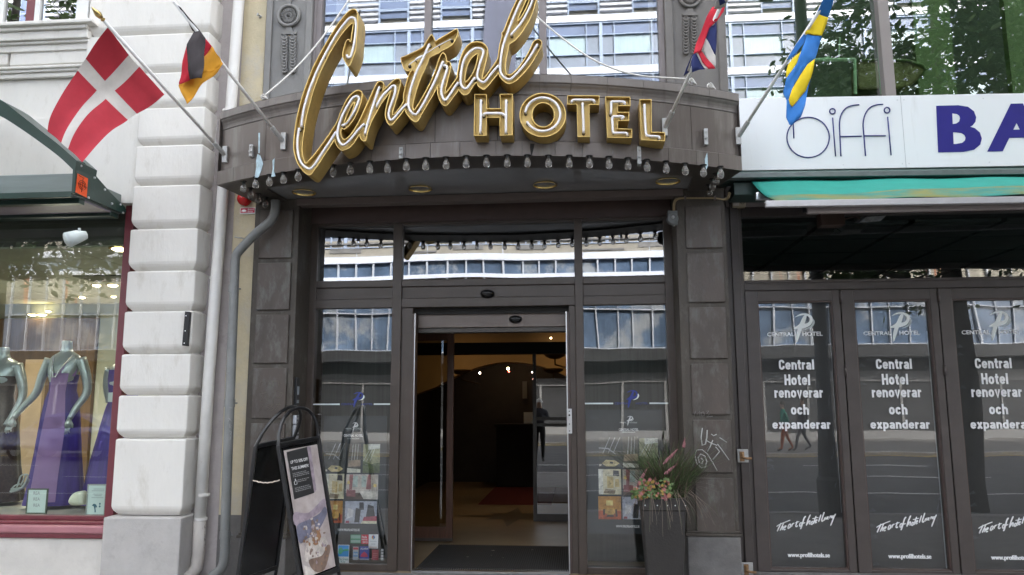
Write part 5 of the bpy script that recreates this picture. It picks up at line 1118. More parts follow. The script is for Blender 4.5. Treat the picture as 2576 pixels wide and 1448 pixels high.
# upper windows of the restaurant with green room behind
uz0 = 4.42; ux0 = uR1; M0, M1 = X(2205, 30), X(2228, 30)
m = MB().box(ux0, ux0+.05, 0, .12, uz0-.8, 9).box(ux0, rx1, -.02, .12, uz0-.9, uz0+.0)
m.build('upper_frame', K['winframe'], rb)
mt, mb_ = at(2215, 0, .0), at(2236, 236, .0); d = (mt-mb_); MB().bar(mb_-d*.2, mb_+d*6, .10, .10, (0, 1, 0)).build('upper_mullion', mat('warm_grey_post', (.24, .215, .20), .5, var=.06), rb)
MB().face([(ux0+.05, .05, uz0), (rx1, .05, uz0), (rx1, .05, 9), (ux0+.05, .05, 9)]).build('upper_pane', K['g_rest'], rb)
K['lime'] = mat('lime_wall', (.07, .115, .04), .7, var=.12, scale=2, stretch=(3, 3, .3))
K['lime2'] = mat('pale_green_glass', (.32, .48, .33), .5, var=.15, scale=1.5)
MB().box(ux0, rx1, 2.6, 2.65, 4, 9).box(ux0, ux0+.03, .15, 2.6, 4, 9).box(ux0, rx1, .15, 2.6, 4.25, 4.3).build('green_room', mat('dark_green_room', (.035, .055, .035), .8, var=.3, scale=1.5), rb)
MB().box(X(2305, 150, 2), X(2400, 150, 2), 2.0, 2.1, 4.3, 9).box(X(2540, 150, 2), X(2640, 150, 2), 2.0, 2.1, 4.3, 9).build('lime_column', K['lime'], rb)
p0, p1 = at(2213, 0, .22), at(2228, 235, .22); MB().bar(p1, p1+(p0-p1)*5, .09, .06, (0, 1, 0)).build('green_post', K['lime2'], rb)
m = MB(); y = .6
m.tube([at(2050, 152, y), at(2150, 151, y)], .022, 8).tube([at(2150, 150, y), at(2152, 238, y)], .018, 8).tube([at(2113, 95, y), at(2110, 146, y)], .008, 6).prism([at(2060, 146, y), at(2072, 145, y), at(2088, 141, y), at(2086, 147, y)], (0, .1, 0))
m.build('green_rail', K['lime2'], rb, smooth=False)
c0 = [at(u, v, 1.0) for u, v in ((2158, 154), (2240, 152), (2285, 155), (2320, 166), (2329, 178), (2315, 195), (2295, 212), (2270, 222), (2160, 225))]
MB().prism(c0, (0, .25, 0)).build('bar_counter', mat('olive_counter', (.12, .11, .04), .5, var=.2, scale=2), rb, bevel=.02)
MB().tube([p+Vector((0, -.01, .0)) for p in c0[:6]], .018, 8).build('counter_rim', K['lime'], rb, smooth=True)
# ---------------------------------------------------------------- flags on poles
K['pole'] = mat('white_pole', (.74, .73, .71), .4, var=.06, scale=6)
def cl(name, h): return mat(name, h, .8, var=.12, scale=7, bump=.08, bscale=200)
K['f_red'], K['f_white'] = cl('red_cloth', (.42, .024, .04)), cl('white_cloth', (.56, .53, .49))
K['f_black'], K['f_gold'], K['f_red2'] = cl('black_cloth', (.035, .028, .03)), cl('gold_cloth', (.72, .33, .02)), cl('crimson_cloth', (.55, .015, .035))
K['f_navy'], K['f_blue'], K['f_yel'] = cl('navy_cloth', (.02, .03, .13)), cl('sky_blue_cloth', (.035, .20, .58)), cl('yellow_cloth', (.80, .58, .01))
def pole(t, b, tip, yt, r=.014, finial=None):
    B_ = atarc(b[0], b[1], -.02); T = at(tip[0], tip[1], yt); d = (T-B_).normalized()
    MB().tube([B_+d*.05, T], r, 10).build('flag_pole', K['pole'], t, smooth=True)
    m = MB().box(B_.x-.022, B_.x+.022, B_.y-.022, B_.y+.03, B_.z-.07, B_.z+.085); m.tube([B_+d*.0, B_+d*.17], .021, 10).tube([B_+d*.14+Vector((0, 0, .02)), B_+d*.14-Vector((0, 0, .03))], .005, 6)
    m.build('pole_bracket', K['galv'], t, bevel=.003)
    if finial:
        m = MB(); q = d.to_track_quat('Z', 'Y').to_matrix()
        pr = [(.012, -.01), (.02, 0), (.012, .012), (.018, .02), (.027, .05), (.016, .085), (.002, .12)]
        rings = [[T+q@Vector((r_*math.cos(a), r_*math.sin(a), h)) for a in [2*math.pi*i/10 for i in range(10)]] for r_, h in pr]
        m.loft(rings).build('finial', K['brass'], t, smooth=True)
    return lambda u, v: B_.y+(T.y-B_.y)*max(0, min(1.05, (v-b[1])/(tip[1]-b[1])))
def coons(mb, top, right, bottom, left, nu, nv, matf, wave):
    """patch between four 3-D boundary curves; u along top/bottom, v from top to bottom"""
    def on(c, t):
        c = smooth_poly(c, 6, closed=False); L = [0]
        for a, b in zip(c[:-1], c[1:]): L.append(L[-1]+(b-a).length)
        t *= L[-1]
        for i in range(len(c)-1):
            if t <= L[i+1]+1e-9: k = (t-L[i])/max(1e-9, L[i+1]-L[i]); return c[i]+(c[i+1]-c[i])*k
        return c[-1]
    T = [on(top, i/nu) for i in range(nu+1)]; Bt = [on(bottom, i/nu) for i in range(nu+1)]; Lf = [on(left, j/nv) for j in range(nv+1)]; R = [on(right, j/nv) for j in range(nv+1)]
    G = []
    for j in range(nv+1):
        v = j/nv; row = []
        for i in range(nu+1):
            u = i/nu; p = T[i]*(1-v)+Bt[i]*v+Lf[j]*(1-u)+R[j]*u-(T[0]*(1-u)*(1-v)+T[-1]*u*(1-v)+Bt[0]*(1-u)*v+Bt[-1]*u*v)
            row.append(p+Vector((0, wave(u, v), 0)))
        G.append(row)
    for j in range(nv):
        for i in range(nu):
            mb.cur = matf((i+.5)/nu, (j+.5)/nv); mb.face([G[j][i], G[j][i+1], G[j+1][i+1], G[j+1][i]])
# Danish flag: u from the hoist (pole) to the fly, v down the hoist
z1 = zm(0, 0, 2.998)
t = thing('flag', (-3.2, -1.04, 3.87), 'red flag with a white cross on the lowest left pole, beside the white building', 'flag', 'flags on the canopy')
yy = pole(t, (567, 392), (259, 50), -2.35, finial=True)
hp = z1((815, 205), (990, 440), (1065, 520), (1240, 715)); yb = [yy(*p) for p in hp]
C3 = lambda pts, y: [at(u, v, y+.0) for u, v in z1(*pts)]
hoist = [at(u, v, y) for (u, v), y in zip(hp, yb)]
y0, y1 = yb[0], yb[-1]
mb = MB()
coons(mb, C3([(815, 205), (720, 320), (635, 440), (575, 530), (500, 660), (440, 800), (400, 910), (382, 1005)], y0), C3([(382, 1005), (430, 1045), (470, 1082), (540, 1150), (610, 1222)], y0+.05),
      [at(u, v, y) for (u, v), y in zip(z1((1240, 715), (1140, 800), (1020, 872), (945, 930), (850, 990), (750, 1080), (610, 1222)), [y1+(y0+.05-y1)*i/6 for i in range(7)])], hoist, 60, 40,
      lambda u, v: 1 if (v < .0 or .40 < v < .565 or .31 < u < .44) else 0, lambda u, v: .035*math.sin(5*u+2.2*v)*u+.012*math.sin(11*v+6*u)*u)
mb.build('flag_cloth', [K['f_red'], K['f_white']], t, smooth=True, weld=True)
def drape(t, parts, mats, amp=.02):
    """hanging folds: each polygon (px, depth offset, material) becomes a subdivided curved sheet"""
    bm = bmesh.new()
    for poly, dep, mi in parts:
        vs = [bm.verts.new(at(u, v, dep(u, v))) for u, v in poly]
        f = bm.faces.new(vs); f.material_index = mi
    bmesh.ops.triangulate(bm, faces=bm.faces)
    bmesh.ops.subdivide_edges(bm, edges=bm.edges, cuts=3, use_grid_fill=True)
    bm.normal_update()
    for v in bm.verts: v.co.y += amp*math.sin(v.co.x*26+v.co.z*9)+amp*.5*math.sin(v.co.z*31-v.co.x*40)
    me = bpy.data.meshes.new('flag_cloth'); bm.to_mesh(me); bm.free()
    for m in mats: me.materials.append(m)
    me.polygons.foreach_set('use_smooth', [True]*len(me.polygons))
    o = bpy.data.objects.new('flag_cloth', me); COL.objects.link(o); adopt(o, t); md = o.modifiers.new('t', 'SOLIDIFY'); md.thickness = .003
    return o
# German flag, black stripe rolled round the pole and hanging down in front
t = thing('flag', (-2.54, -1.33, 3.87), 'black red and gold flag folded on the second pole from the left', 'flag', 'flags on the canopy')
yy = pole(t, (714, 359), (437, 4), -2.3)
D_ = lambda off: (lambda u, v: yy(u, v)+off)
fx = lambda o: (lambda u, v: -2.10+o)
drape(t, [(z1((1335, 35), (1355, 50), (1500, 225), (1545, 285), (1450, 232), (1415, 160)), D_(-.02), 0),
          (z1((1455, 235), (1500, 225), (1545, 285), (1535, 420), (1528, 597), (1478, 599), (1430, 598), (1420, 470), (1417, 345)), fx(-.05), 0),
          (z1((1420, 330), (1425, 470), (1435, 606), (1390, 620), (1350, 640), (1347, 622), (1375, 460)), fx(.0), 1),
          (z1((1540, 280), (1592, 345), (1565, 380), (1532, 425)), fx(.03), 1),
          (z1((1592, 345), (1640, 415), (1692, 492), (1625, 560), (1535, 640), (1470, 710), (1410, 788), (1390, 745), (1347, 650), (1350, 638), (1430, 604), (1500, 590), (1530, 425), (1565, 380)), fx(.05), 2)],
      [K['f_black'], K['f_red2'], K['f_gold']], .016)
# British flag wrapped along its pole
z3 = zm(1140.4, 0, 2.998)
t = thing('flag', (.76, -1.31, 3.9), 'British flag wound round the pole right of the HOTEL letters', 'flag', 'flags on the canopy')
yy = pole(t, (1672, 324), (1824, -8), -2.15)
fx = lambda o: (lambda u, v: -1.98+o)
drape(t, [(z3((1965, 75), (1990, -30), (2090, -40), (2055, 40), (2010, 60)), D_(-.03), 1), (z3((2000, -20), (2030, -30), (2060, 10), (2010, 40)), D_(-.05), 2),
          (z3((1950, 60), (2055, 25), (2030, 90), (1985, 165), (1930, 215), (1915, 260), (1870, 388), (1810, 415), (1830, 330), (1870, 240), (1910, 130)), fx(-.03), 0),
          (z3((2020, 60), (2055, 25), (2045, 75), (1990, 160), (1960, 165)), fx(-.05), 0),
          (z3((1930, 200), (1985, 165), (1985, 290), (1975, 425), (1915, 330), (1890, 255)), fx(.0), 2),
          (z3((1890, 258), (1935, 340), (1977, 425), (1982, 512), (1940, 470), (1900, 400), (1868, 330)), fx(-.012), 1),
          (z3((1840, 395), (1870, 384), (1930, 455), (1978, 514), (1925, 522), (1880, 470)), fx(-.02), 0),
          (z3((1828, 402), (1842, 396), (1890, 470), (1928, 520), (1900, 526), (1850, 450)), fx(-.012), 1),
          (z3((1808, 415), (1830, 402), (1865, 470), (1900, 525), (1850, 532), (1800, 550), (1790, 470)), fx(-.0), 2),
          (z3((1735, 580), (1755, 520), (1800, 415), (1812, 412), (1792, 480), (1800, 548), (1770, 555)), D_(-.02), 2), (z3((1762, 540), (1800, 430), (1808, 415), (1788, 480), (1780, 545)), D_(-.035), 1)],
      [K['f_red2'], K['f_white'], K['f_navy']], .012)
# Swedish flag hanging down
t = thing('flag', (1.43, -1.0, 3.9), 'blue flag with a yellow cross hanging from the rightmost pole over the white sign', 'flag', 'flags on the canopy')
yy = pole(t, (1857, 346), (2093, -22), -1.95)
fx = lambda o: (lambda u, v: -1.72+o)
drape(t, [(zR((735, 90), (775, 0), (800, -50), (860, -50), (850, 30), (812, 142), (745, 108), (716, 128)), D_(-.02), 0),
          (zR((716, 128), (745, 108), (812, 142), (792, 205), (768, 272), (735, 232), (690, 210), (655, 262), (640, 248), (690, 190)), fx(-.02), 1),
          (zR((690, 210), (735, 232), (768, 272), (735, 400), (712, 455), (660, 490), (612, 560), (560, 640), (515, 755), (500, 760), (478, 700), (495, 600), (580, 480), (610, 395), (650, 290), (655, 262)), fx(-.01), 0),
          (zR((640, 248), (655, 262), (650, 290), (625, 340), (560, 420), (505, 455), (520, 430), (570, 340), (600, 300)), fx(.02), 0),
          (zR((610, 395), (580, 480), (540, 545), (495, 602), (495, 550), (515, 490), (560, 430)), fx(.0), 1),
          (zR((712, 452), (700, 520), (685, 590), (650, 680), (600, 740), (545, 810), (525, 790), (515, 757), (540, 680), (612, 560), (660, 490)), fx(-.015), 1),
          (zR((685, 590), (665, 690), (640, 800), (605, 892), (565, 920), (545, 945), (525, 942), (505, 880), (500, 760), (515, 757), (525, 790), (545, 810), (600, 740), (650, 680)), fx(-.01), 0)],
      [K['f_blue'], K['f_yel']], .014)

# ---------------------------------------------------------------- pipes, alarm, plates on the left
t = thing('white_downpipe', (-3.6, -.45, 0), 'tall white rain downpipe beside the corner blocks of the white building', 'downpipe')
pts = [at(u, v, -.43) for u, v in ((601, 0), (582, 260), (561, 476), (525, 953), (503, 1310), (499, 1390))]
up = pts[0]+(pts[0]-pts[1])*1.2
wp = mat('white_pipe_paint', (.70, .68, .64), .45, var=.06, scale=4, col2=(.4, .35, .3), thr=(.68, .82), sscale=9)
wps = mat('stained_pipe_paint', (.50, .46, .42), .6, var=.15, scale=6, col2=(.1, .08, .07), thr=(.60, .66), sscale=7, stretch=(1.5, 1.5, .4))
MB().tube([up]+pts[:5], .054, 16).build('pipe', wp, t, smooth=True)
MB().tube([pts[4], pts[5], pts[5]+Vector((-.012, 0, -.14)), pts[5]+Vector((-.05, -.1, -.22))], .057, 16).build('pipe_foot', wps, t, smooth=True)
m = MB()
for u, v in ((575, 280), (512, 1245), (505, 1306), (543, 700)): c = at(u, v, -.43); k = [p for p in (pts)]; m.tube([(c.x, -.43, c.z-.012), (c.x, -.43, c.z+.012)], .0585, 16)
c = at(590, 277, -.43); m.build('pipe_collar', wp, t, smooth=False)
t = thing('grey_downpipe', (-3.4, -.5, 0), 'grey zinc downpipe bending out from under the canopy over the yellow plaster', 'downpipe')
gp = mat('grey_zinc_pipe', (.20, .205, .20), .5, .2, var=.15, scale=5, col2=(.34, .35, .34), thr=(.62, .8), sscale=14)
pts = [at(u, v, -.52) for u, v in ((693, 505), (692, 530), (681, 556), (643, 589), (606, 627), (593.5, 645), (591, 671), (589, 727), (578, 1013), (570, 1229), (566.6, 1347), (565, 1400), (556, 1432), (530, 1452))]
P3 = smooth_poly(pts[:7], 5, closed=False)+pts[7:10]+smooth_poly(pts[10:], 4, closed=False)
MB().tube(P3, .044, 14).build('pipe', gp, t, smooth=True)
for v, u in ((727, 587.5), (1015, 578), (1347, 566.6)):
    c = at(u, v, -.52); m = MB(); m.tube([(c.x, -.52, c.z-.035), (c.x, -.52, c.z+.035)], .049, 14).tube([(c.x+.04, -.52, c.z), (c.x+.065, -.50, c.z)], .008, 6); m.build('pipe_clamp', gp, t, smooth=False)
sk('graffiti_scratch', [zm(0, 959.3, 2.965)((1705, 275), (1728, 300), (1712, 285), (1705, 300)), zm(0, 959.3, 2.965)((1715, 320), (1712, 345), (1730, 330), (1712, 345), (1728, 350)), zm(0, 959.3, 2.965)((1708, 372), (1728, 378), (1720, 400)), zm(0, 959.3, 2.965)((1720, 415), (1716, 440))], -.566, .0016, K['scratch'], t)
t = thing('fire_alarm', at(622, 506, -.34), 'red fire alarm dome on the yellow plaster just under the canopy corner', 'alarm')
c = at(618, 504, -.33); MB().lathe(c, [(.001, -.10), (.035, -.095), (.06, -.07), (.068, -.04), (.06, -.03), (.062, 0)], 20, 'Y').build('alarm_dome', mat('alarm_red', (.55, .01, .012), .25, spec=.6), t, smooth=True)
c = at(612, 511, -.34); MB().lathe((c.x, -.335, c.z), [(.001, -.02), (.03, -.02), (.033, 0)], 16, 'Y').build('alarm_base', K['grey_print'], t)
a, b = at(604.5, 539.5, -.335), at(643, 523, -.335); t = thing('alarm_sign', ((a.x+b.x)/2, -.335, a.z), 'small red and white Brand larm sign below the alarm dome', 'sign')
box('sign_plate', a.x, b.x, -.345, -.328, a.z, b.z, K['white'], t)
box('red_field', a.x+.006, b.x-.004, -.347, -.345, a.z+.010, b.z-.006, flat('sign_red', (.5, .015, .05), .5), t)
w_ = b.x-a.x; h_ = b.z-a.z
text('lettering', 'Brand', a.x+.53*w_, a.x+.92*w_, a.z+.54*h_, a.z+.80*h_, -.3485, K['white'], t); text('lettering', 'larm', a.x+.53*w_, a.x+.85*w_, a.z+.22*h_, a.z+.46*h_, -.3485, K['white'], t)
shape2d('bell_symbol', [[(0, .25), (.1, .75), (.5, 1), (.9, .75), (1, .25), (.6, .2), (.5, .0), (.4, .2)]], (a.x+.1*w_, -.3485, a.z+.25*h_), (.34*w_, 0, 0), (0, 0, .45*h_), K['white'], t)
# hooks in the plaster
m = MB()
for u, v in ((609, 603), (1, 1)):
    if u > 1: c = at(u, v, -.33); m.tube([c+Vector((.03, 0, 0)), c+Vector((.025, -.06, 0)), c+Vector((-.05, -.06, .012))], .007, 6)
c = at(655, 43, -.33); m2 = MB().tube([c, c+Vector((0, -.07, -.0)), c+Vector((-.0, -.075, -.03))], .008, 6).lathe((c.x, c.y, c.z), [(.001, -.012), (.016, -.01), (.018, 0)], 10, 'Y')
tag(m.build('wall_hook', K['galv'], None, smooth=True), 'small bent iron hook in the yellow plaster beside the grey downpipe bend', 'hook')
tag(m2.build('wall_hook', K['galv'], None, smooth=True), 'small iron hook near the top of the yellow plaster strip above the canopy', 'hook')
# black strip plate on the corner block, grey reader behind the A-board
a, b = at(458, 872, -.63), at(475, 784, -.63)
t = thing('black_strip_plate', ((a.x+b.x)/2, -.62, a.z), 'narrow black metal strip screwed to the edge of a white corner block', 'plate')
MB().prism([at(u, v, -.64) for u, v in ((465, 784), (477, 785), (470, 871), (457.5, 870))], (0, .05, 0)).build('strip', K['black'], t, bevel=.003)
m = MB()
for u, v in ((468, 795), (466, 833), (463.5, 864)): c = at(u, v, -.641); m.lathe(c, [(.001, -.003), (.006, -.002), (.006, 0)], 8, 'Y')
m.build('screw', K['alu'], t)
y = -.30; a, b = at(738, 1105, y), at(748, 1045, y)
t = thing('card_reader', ((a.x+b.x)/2, y, a.z), 'narrow grey key card reader on the reveal behind the pavement sign', 'card reader')
MB().box(xL1-.004, xL1+.03, -.33, -.24, a.z, b.z-.09).build('reader_body', mat('grey_reader', (.4, .41, .43), .4), t, bevel=.005)
MB().box(xL1-.004, xL1+.034, -.335, -.235, b.z-.085, b.z+.0).build('reader_head', mat('pale_reader', (.5, .51, .53), .35), t, bevel=.005)
m = MB()
for i in range(6): m.box(xL1+.03, xL1+.034, -.32, -.25, a.z+.03+.035*i, a.z+.045+.035*i)
m.build('reader_keys', K['black'], t)
t = thing('intercom_box', (xL1, -.3, 1.75), 'slim black entry intercom on the reveal above the grey card reader', 'intercom')
zi0, zi1 = at(743, 1020, y).z, at(743, 950, y).z
box('intercom_body', xL1-.004, xL1+.025, -.33, -.25, zi0, zi1, K['black'], t, bevel=.004)
MB().box(xL1+.025, xL1+.028, -.315, -.265, zi0+.02, zi0+.05).box(xL1+.025, xL1+.028, -.315, -.265, zi0+.10, zi0+.18).build('intercom_label', K['grey_print'], t)

# ---------------------------------------------------------------- pavement A-board
t = thing('pavement_sign', (-2.45, -1.0, 0), 'black folding A-board with a summer offer poster standing on the pavement', 'pavement sign')
K['blk'] = mat('black_gloss_frame', (.016, .016, .017), .28, var=.2, scale=6, spec=.6)
K['blkp'] = mat('black_board', (.012, .013, .014), .22, var=.3, scale=2, spec=.6)
yn, yf_ = -1.30, -.72
nt_, nb_ = at(700, 1121, yn), at(754, 1448, yn); ft_, fb_ = at(801, 1103, yf_), at(853, 1448, yf_)
def down(a, b, z): return a+(b-a)*((z-a.z)/(b.z-a.z))
nb0, fb0 = down(nt_, nb_, .0), down(ft_, fb_, .0)
nbm, fbm = down(nt_, nb_, .16), down(ft_, fb_, .16)
m = MB().bar(nt_, nbm, .04, .03).bar(ft_, fbm, .04, .03).bar(nt_, ft_, .03, .04).bar(nbm, fbm, .03, .04)
m.build('poster_frame', K['blk'], t, bevel=.006)
nrm = (ft_-nt_).cross(nbm-nt_).normalized(); nrm = nrm if nrm.x > 0 else -nrm
mp_ = lambda u, v, o=0.0: nt_+(ft_-nt_)*u+(nbm+(fbm-nbm)*u-nt_-(ft_-nt_)*u)*v+nrm*o
MB().raw([mp_(0, 0, -.012), mp_(1, 0, -.012), mp_(1, 1, -.012), mp_(0, 1, -.012)], [(0, 1, 2, 3)]).build('back_sheet', K['blkp'], t)
pprint = lambda n, c, r: mat(n, c, r, var=.3, scale=14, col2=tuple(x*.6 for x in c), thr=(.5, .7), sscale=9)
# poster: pale room photo with a dark text block
ps = MB(); pm = [mat('poster_pale', (.44, .37, .35), .3, var=.2, scale=5, spec=.5, col2=(.62, .56, .54), thr=(.4, .65), sscale=4), flat('poster_dark', (.045, .045, .045), .3), pprint('poster_blue', (.20, .20, .27), .3), pprint('poster_cream', (.66, .60, .55), .3), pprint('poster_orange', (.40, .22, .12), .3), pprint('poster_brown', (.27, .19, .15), .3), pprint('poster_mauve', (.40, .33, .38), .3)]
def pq(mi, pts, o):
    ps.cur = mi; q_ = pts if mi in (0, 1) or len(pts) < 5 else [(a.x, a.y) for a in smooth_poly([(u, v, 0) for u, v in pts], 4)]
    ps.face([mp_(u, v, o) for u, v in q_])
pq(0, [(.09, .045), (.93, .045), (.93, .97), (.09, .97)], .004)
pq(1, [(.15, .06), (.66, .05), (.66, .40), (.15, .41)], .0055)
pq(6, [(.66, .05), (.75, .05), (.73, .38), (.66, .40)], .0052)
pq(2, [(.11, .60), (.4, .58), (.70, .56), (.88, .52), (.90, .58), (.60, .68), (.30, .71), (.11, .72)], .0055)
pq(6, [(.10, .50), (.45, .53), (.88, .46), (.9, .52), (.6, .56), (.1, .6)], .005)
pq(3, [(.20, .80), (.32, .73), (.55, .72), (.75, .75), (.80, .80), (.62, .86), (.28, .87), (.16, .85)], .006)
pq(5, [(.26, .86), (.60, .86), (.78, .80), (.86, .83), (.62, .96), (.36, .95)], .0065)
pq(4, [(.42, .73), (.50, .67), (.62, .68), (.66, .73), (.56, .77), (.45, .77)], .007)
pq(5, [(.44, .70), (.47, .60), (.53, .60), (.56, .69), (.5, .73)], .0075)
pq(3, [(.20, .84), (.60, .84), (.64, .80), (.58, .82), (.24, .82)], .0078)
pq(3, [(.12, .88), (.3, .92), (.6, .97), (.12, .97)], .0055)
rp = random.Random(8)
for k in range(70):                                     # crumbs, fruit, folds of the printed breakfast scene
    u, v = .50+.17*rp.gauss(0, 1), .74+.07*rp.gauss(0, 1)
    if not (.12 < u < .9 and .55 < v < .95): continue
    a, b, th = .012+.03*rp.random(), .006+.012*rp.random(), rp.random()*3
    pq((3, 4, 5, 6, 3, 0)[rp.randrange(6)], [(u+a*math.cos(th+q)*(.6+.5*rp.random()), v+b*math.sin(th+q)*(.6+.5*rp.random())) for q in (0, 1.2, 2.4, 3.7, 5)], .0079+.00001*k)
po = ps.build('poster', pm, t)
def ptx(b, u0, u1, v0, v1, bold=.02, m=None):
    mb = MB(); add_text(mb, b, mp_(u0, v1, .009), mp_(u1, v1, .009)-mp_(u0, v1, .009), mp_(u0, v0, .009)-mp_(u0, v1, .009), bold); mb.build('lettering', m or K['white'], po)
ptx('UP TO 50% OFF', .19, .62, .128, .152); ptx('THIS SUMMER!', .19, .62, .176, .20)
rr = random.Random(4); spm = flat('small_print_grey', (.36, .36, .36), .6)
for i, v in enumerate((.222, .234, .246, .276, .288, .330, .342, .354)):
    m = MB(); u0 = .20 if i < 3 or i > 4 else .29; u = u0
    while u < .60-.12*rr.random():
        w_ = .02+.03*rr.random(); m.raw([mp_(u, v, .009), mp_(u+w_, v, .009), mp_(u+w_, v+.005, .009), mp_(u, v+.005, .009)], [(0, 1, 2, 3)]); u += w_+.012
    m.build('small_print', spm, po)
strokes('thumb_symbol', [[mp_(u, v, .0095) for u, v in ((.205, .285), (.225, .285), (.24, .265), (.25, .27), (.245, .28), (.27, .282), (.265, .305), (.225, .307), (.205, .305), (.205, .285))]], .0022, K['white'], po, 4)
# loops and rear board
q2 = zm(570.2, 959.3, 2.965)
def loop(name, near, far, nb, fb, apex):
    A, Bp = near, far; pts = []
    for k in range(13):
        a = math.pi*k/12; mid = (A+Bp)/2; h = (A-Bp)/2; pts.append(mid+h*math.cos(a)+Vector((apex.x-mid.x, 0, apex.z-mid.z))*math.sin(a)**.8)
    return MB().tube([nb]+pts+[fb], .0155, 10).build(name, K['blk'], t, smooth=True)
top1 = at(752, 1027, -1.0); top2 = at(735, 1024, -1.0)
nt2, nb2 = at(643, 1124, yn), at(599, 1448, yn); ft2 = at(739, 1103, yf_); 
off = nb2-nt2; fb2 = ft2+Vector((off.x*1.05, 0, off.z)); nb20, fb20 = down(nt2, nb2, 0.), down(ft2, fb2, .0)
loop('tube_leg', nt_, ft_, nb0, fb0, top1); loop('tube_leg', nt2, ft2, nb20, fb20, top2)
a2, b2 = down(nt2, nb2, .17), down(ft2, fb2, .17)
MB().raw([nt2, ft2, b2, a2], [(0, 1, 2, 3)]).build('rear_board', K['blkp'], t)
MB().bar(nt2, ft2, .03, .035).bar(a2, b2, .03, .035).bar(nt2, a2, .03, .03).bar(ft2, b2, .03, .03).build('rear_frame', K['blk'], t, bevel=.005)
r0, r1 = at(633, 1208, yn), at(703.5, 1209, yn)
MB().tube([r0+(r1-r0)*k/16-Vector((0, 0, .022*math.sin(math.pi*k/16))) + Vector((0, .003*math.sin(k*2.4), .003*math.cos(k*2.4))) for k in range(17)], .0055, 6).build('spreader_cord', mat('twisted_cord', (.6, .5, .42), .8, var=.5, scale=80), t, smooth=True)

# ---------------------------------------------------------------- planter with grasses
yP = -.82
A, B = at(1614, 1254, yP), at(1726, 1251, yP); zb1 = at(1650, 1286, yP).z
xc, hw = (A.x+B.x)/2, (B.x-A.x)/2; yc = yP+hw
t = thing('planter', (xc, yc, 0), 'tall tapered dark planter with purple fountain grass and small orange flowers beside the pilaster', 'planter')
potm = mat('dark_fibre_pot', (.022, .019, .017), .6, var=.22, scale=4, bump=.1, bscale=60, col2=(.10, .10, .095), thr=(.68, .8), sscale=16)
def sq(h, z): return [Vector((xc-h, yc-h, z)), Vector((xc+h, yc-h, z)), Vector((xc+h, yc+h, z)), Vector((xc-h, yc+h, z))]
zt_ = A.z
MB().loft([sq(hw*.74, -.01), sq(hw*.965, zb1), sq(hw*1.01, zb1+.002), sq(hw*1.0, zt_), sq(hw*.9, zt_), sq(hw*.88, zt_-.05)], caps=True).build('pot', potm, t, bevel=.006)
m = MB()
for k in (-.85, -.3, .15, .5, .95): m.lathe((xc+hw*k, yc-hw*1.0, zb1+.045), [(.001, -.004), (.005, -.003), (.005, .002)], 8, 'Y')
m.build('rivet', K['offwhite'], t)
box('soil', xc-hw*.88, xc+hw*.88, yc-hw*.88, yc+hw*.88, zt_-.08, zt_-.03, flat('soil', (.03, .022, .016), .95), t)
rr = random.Random(11)
gm = [mat('dark_grass', (.065, .09, .035), .6, var=.4, scale=20, col2=(.085, .05, .045), thr=(.45, .6), sscale=14), mat('dry_grass', (.17, .125, .095), .6, var=.3, scale=20), mat('green_grass', (.08, .14, .04), .6, var=.4, scale=20)]
m = MB()
for i in range(1250):
    a = rr.random()*6.283; q = rr.random(); p = Vector((xc+.05+.11*max(-1.3, min(1.2, rr.gauss(0, .7))), yc+.1*max(-1.3, min(1.3, rr.gauss(0, .7))), zt_-.03))
    L = .26+.32*rr.random()*rr.random()+.06; spread = .15+.85*rr.random()**1.1
    dx_, dy_ = math.cos(a)*spread, math.sin(a)*spread*.8; pts = []
    drop = rr.random()**1.5*(1.5 if i % 5 == 0 else .55)
    for k in range(7):
        s_k = k/6; pts.append(p+Vector((dx_*s_k**1.3*L*1.2, dy_*s_k**1.3*L*1.2, L*(s_k-drop*s_k*s_k*1.1))))
    m.cur = 1 if i % 5 == 0 else (2 if i % 3 == 1 else 0); wv = .0035+.002*rr.random()
    sx = Vector((-math.sin(a), math.cos(a)*.6, 0)).normalized()+Vector((.4, 0, 0)); sx = sx.normalized()
    m.loft([[q_-sx*wv*(1-.85*k/6), q_+sx*wv*(1-.85*k/6)] for k, q_ in enumerate(pts)], closed=False)
for i in range(34):
    a = -math.pi*(.05+.9*rr.random()); p = Vector((xc+.08*rr.gauss(0, 1), yc+.05*rr.gauss(0, 1), zt_-.01)); L = .10+.17*rr.random(); ex_ = Vector((math.cos(a)*.9+.25, math.sin(a), 0))*(.24+.16*rr.random()); pts = []
    for k in range(9): s_k = k/8; pts.append(p+ex_*(s_k**.8)+Vector((0, 0, L*.9*s_k*(1-s_k)*2-L*1.05*s_k**3)))
    m.cur = 1 if i % 3 else 0; sx = Vector((1, .2, 0)).normalized(); wv = .0035
    m.loft([[q_-sx*wv*(1-.8*k/8), q_+sx*wv*(1-.8*k/8)] for k, q_ in enumerate(pts)], closed=False)
m.build('grass_blades', gm, t)
m = MB(); zP_ = zm(1408.7, 959.3, 2.965); fm = [mat('pink_plume', (.28, .12, .13), .9, var=.4, scale=60), gm[1]]
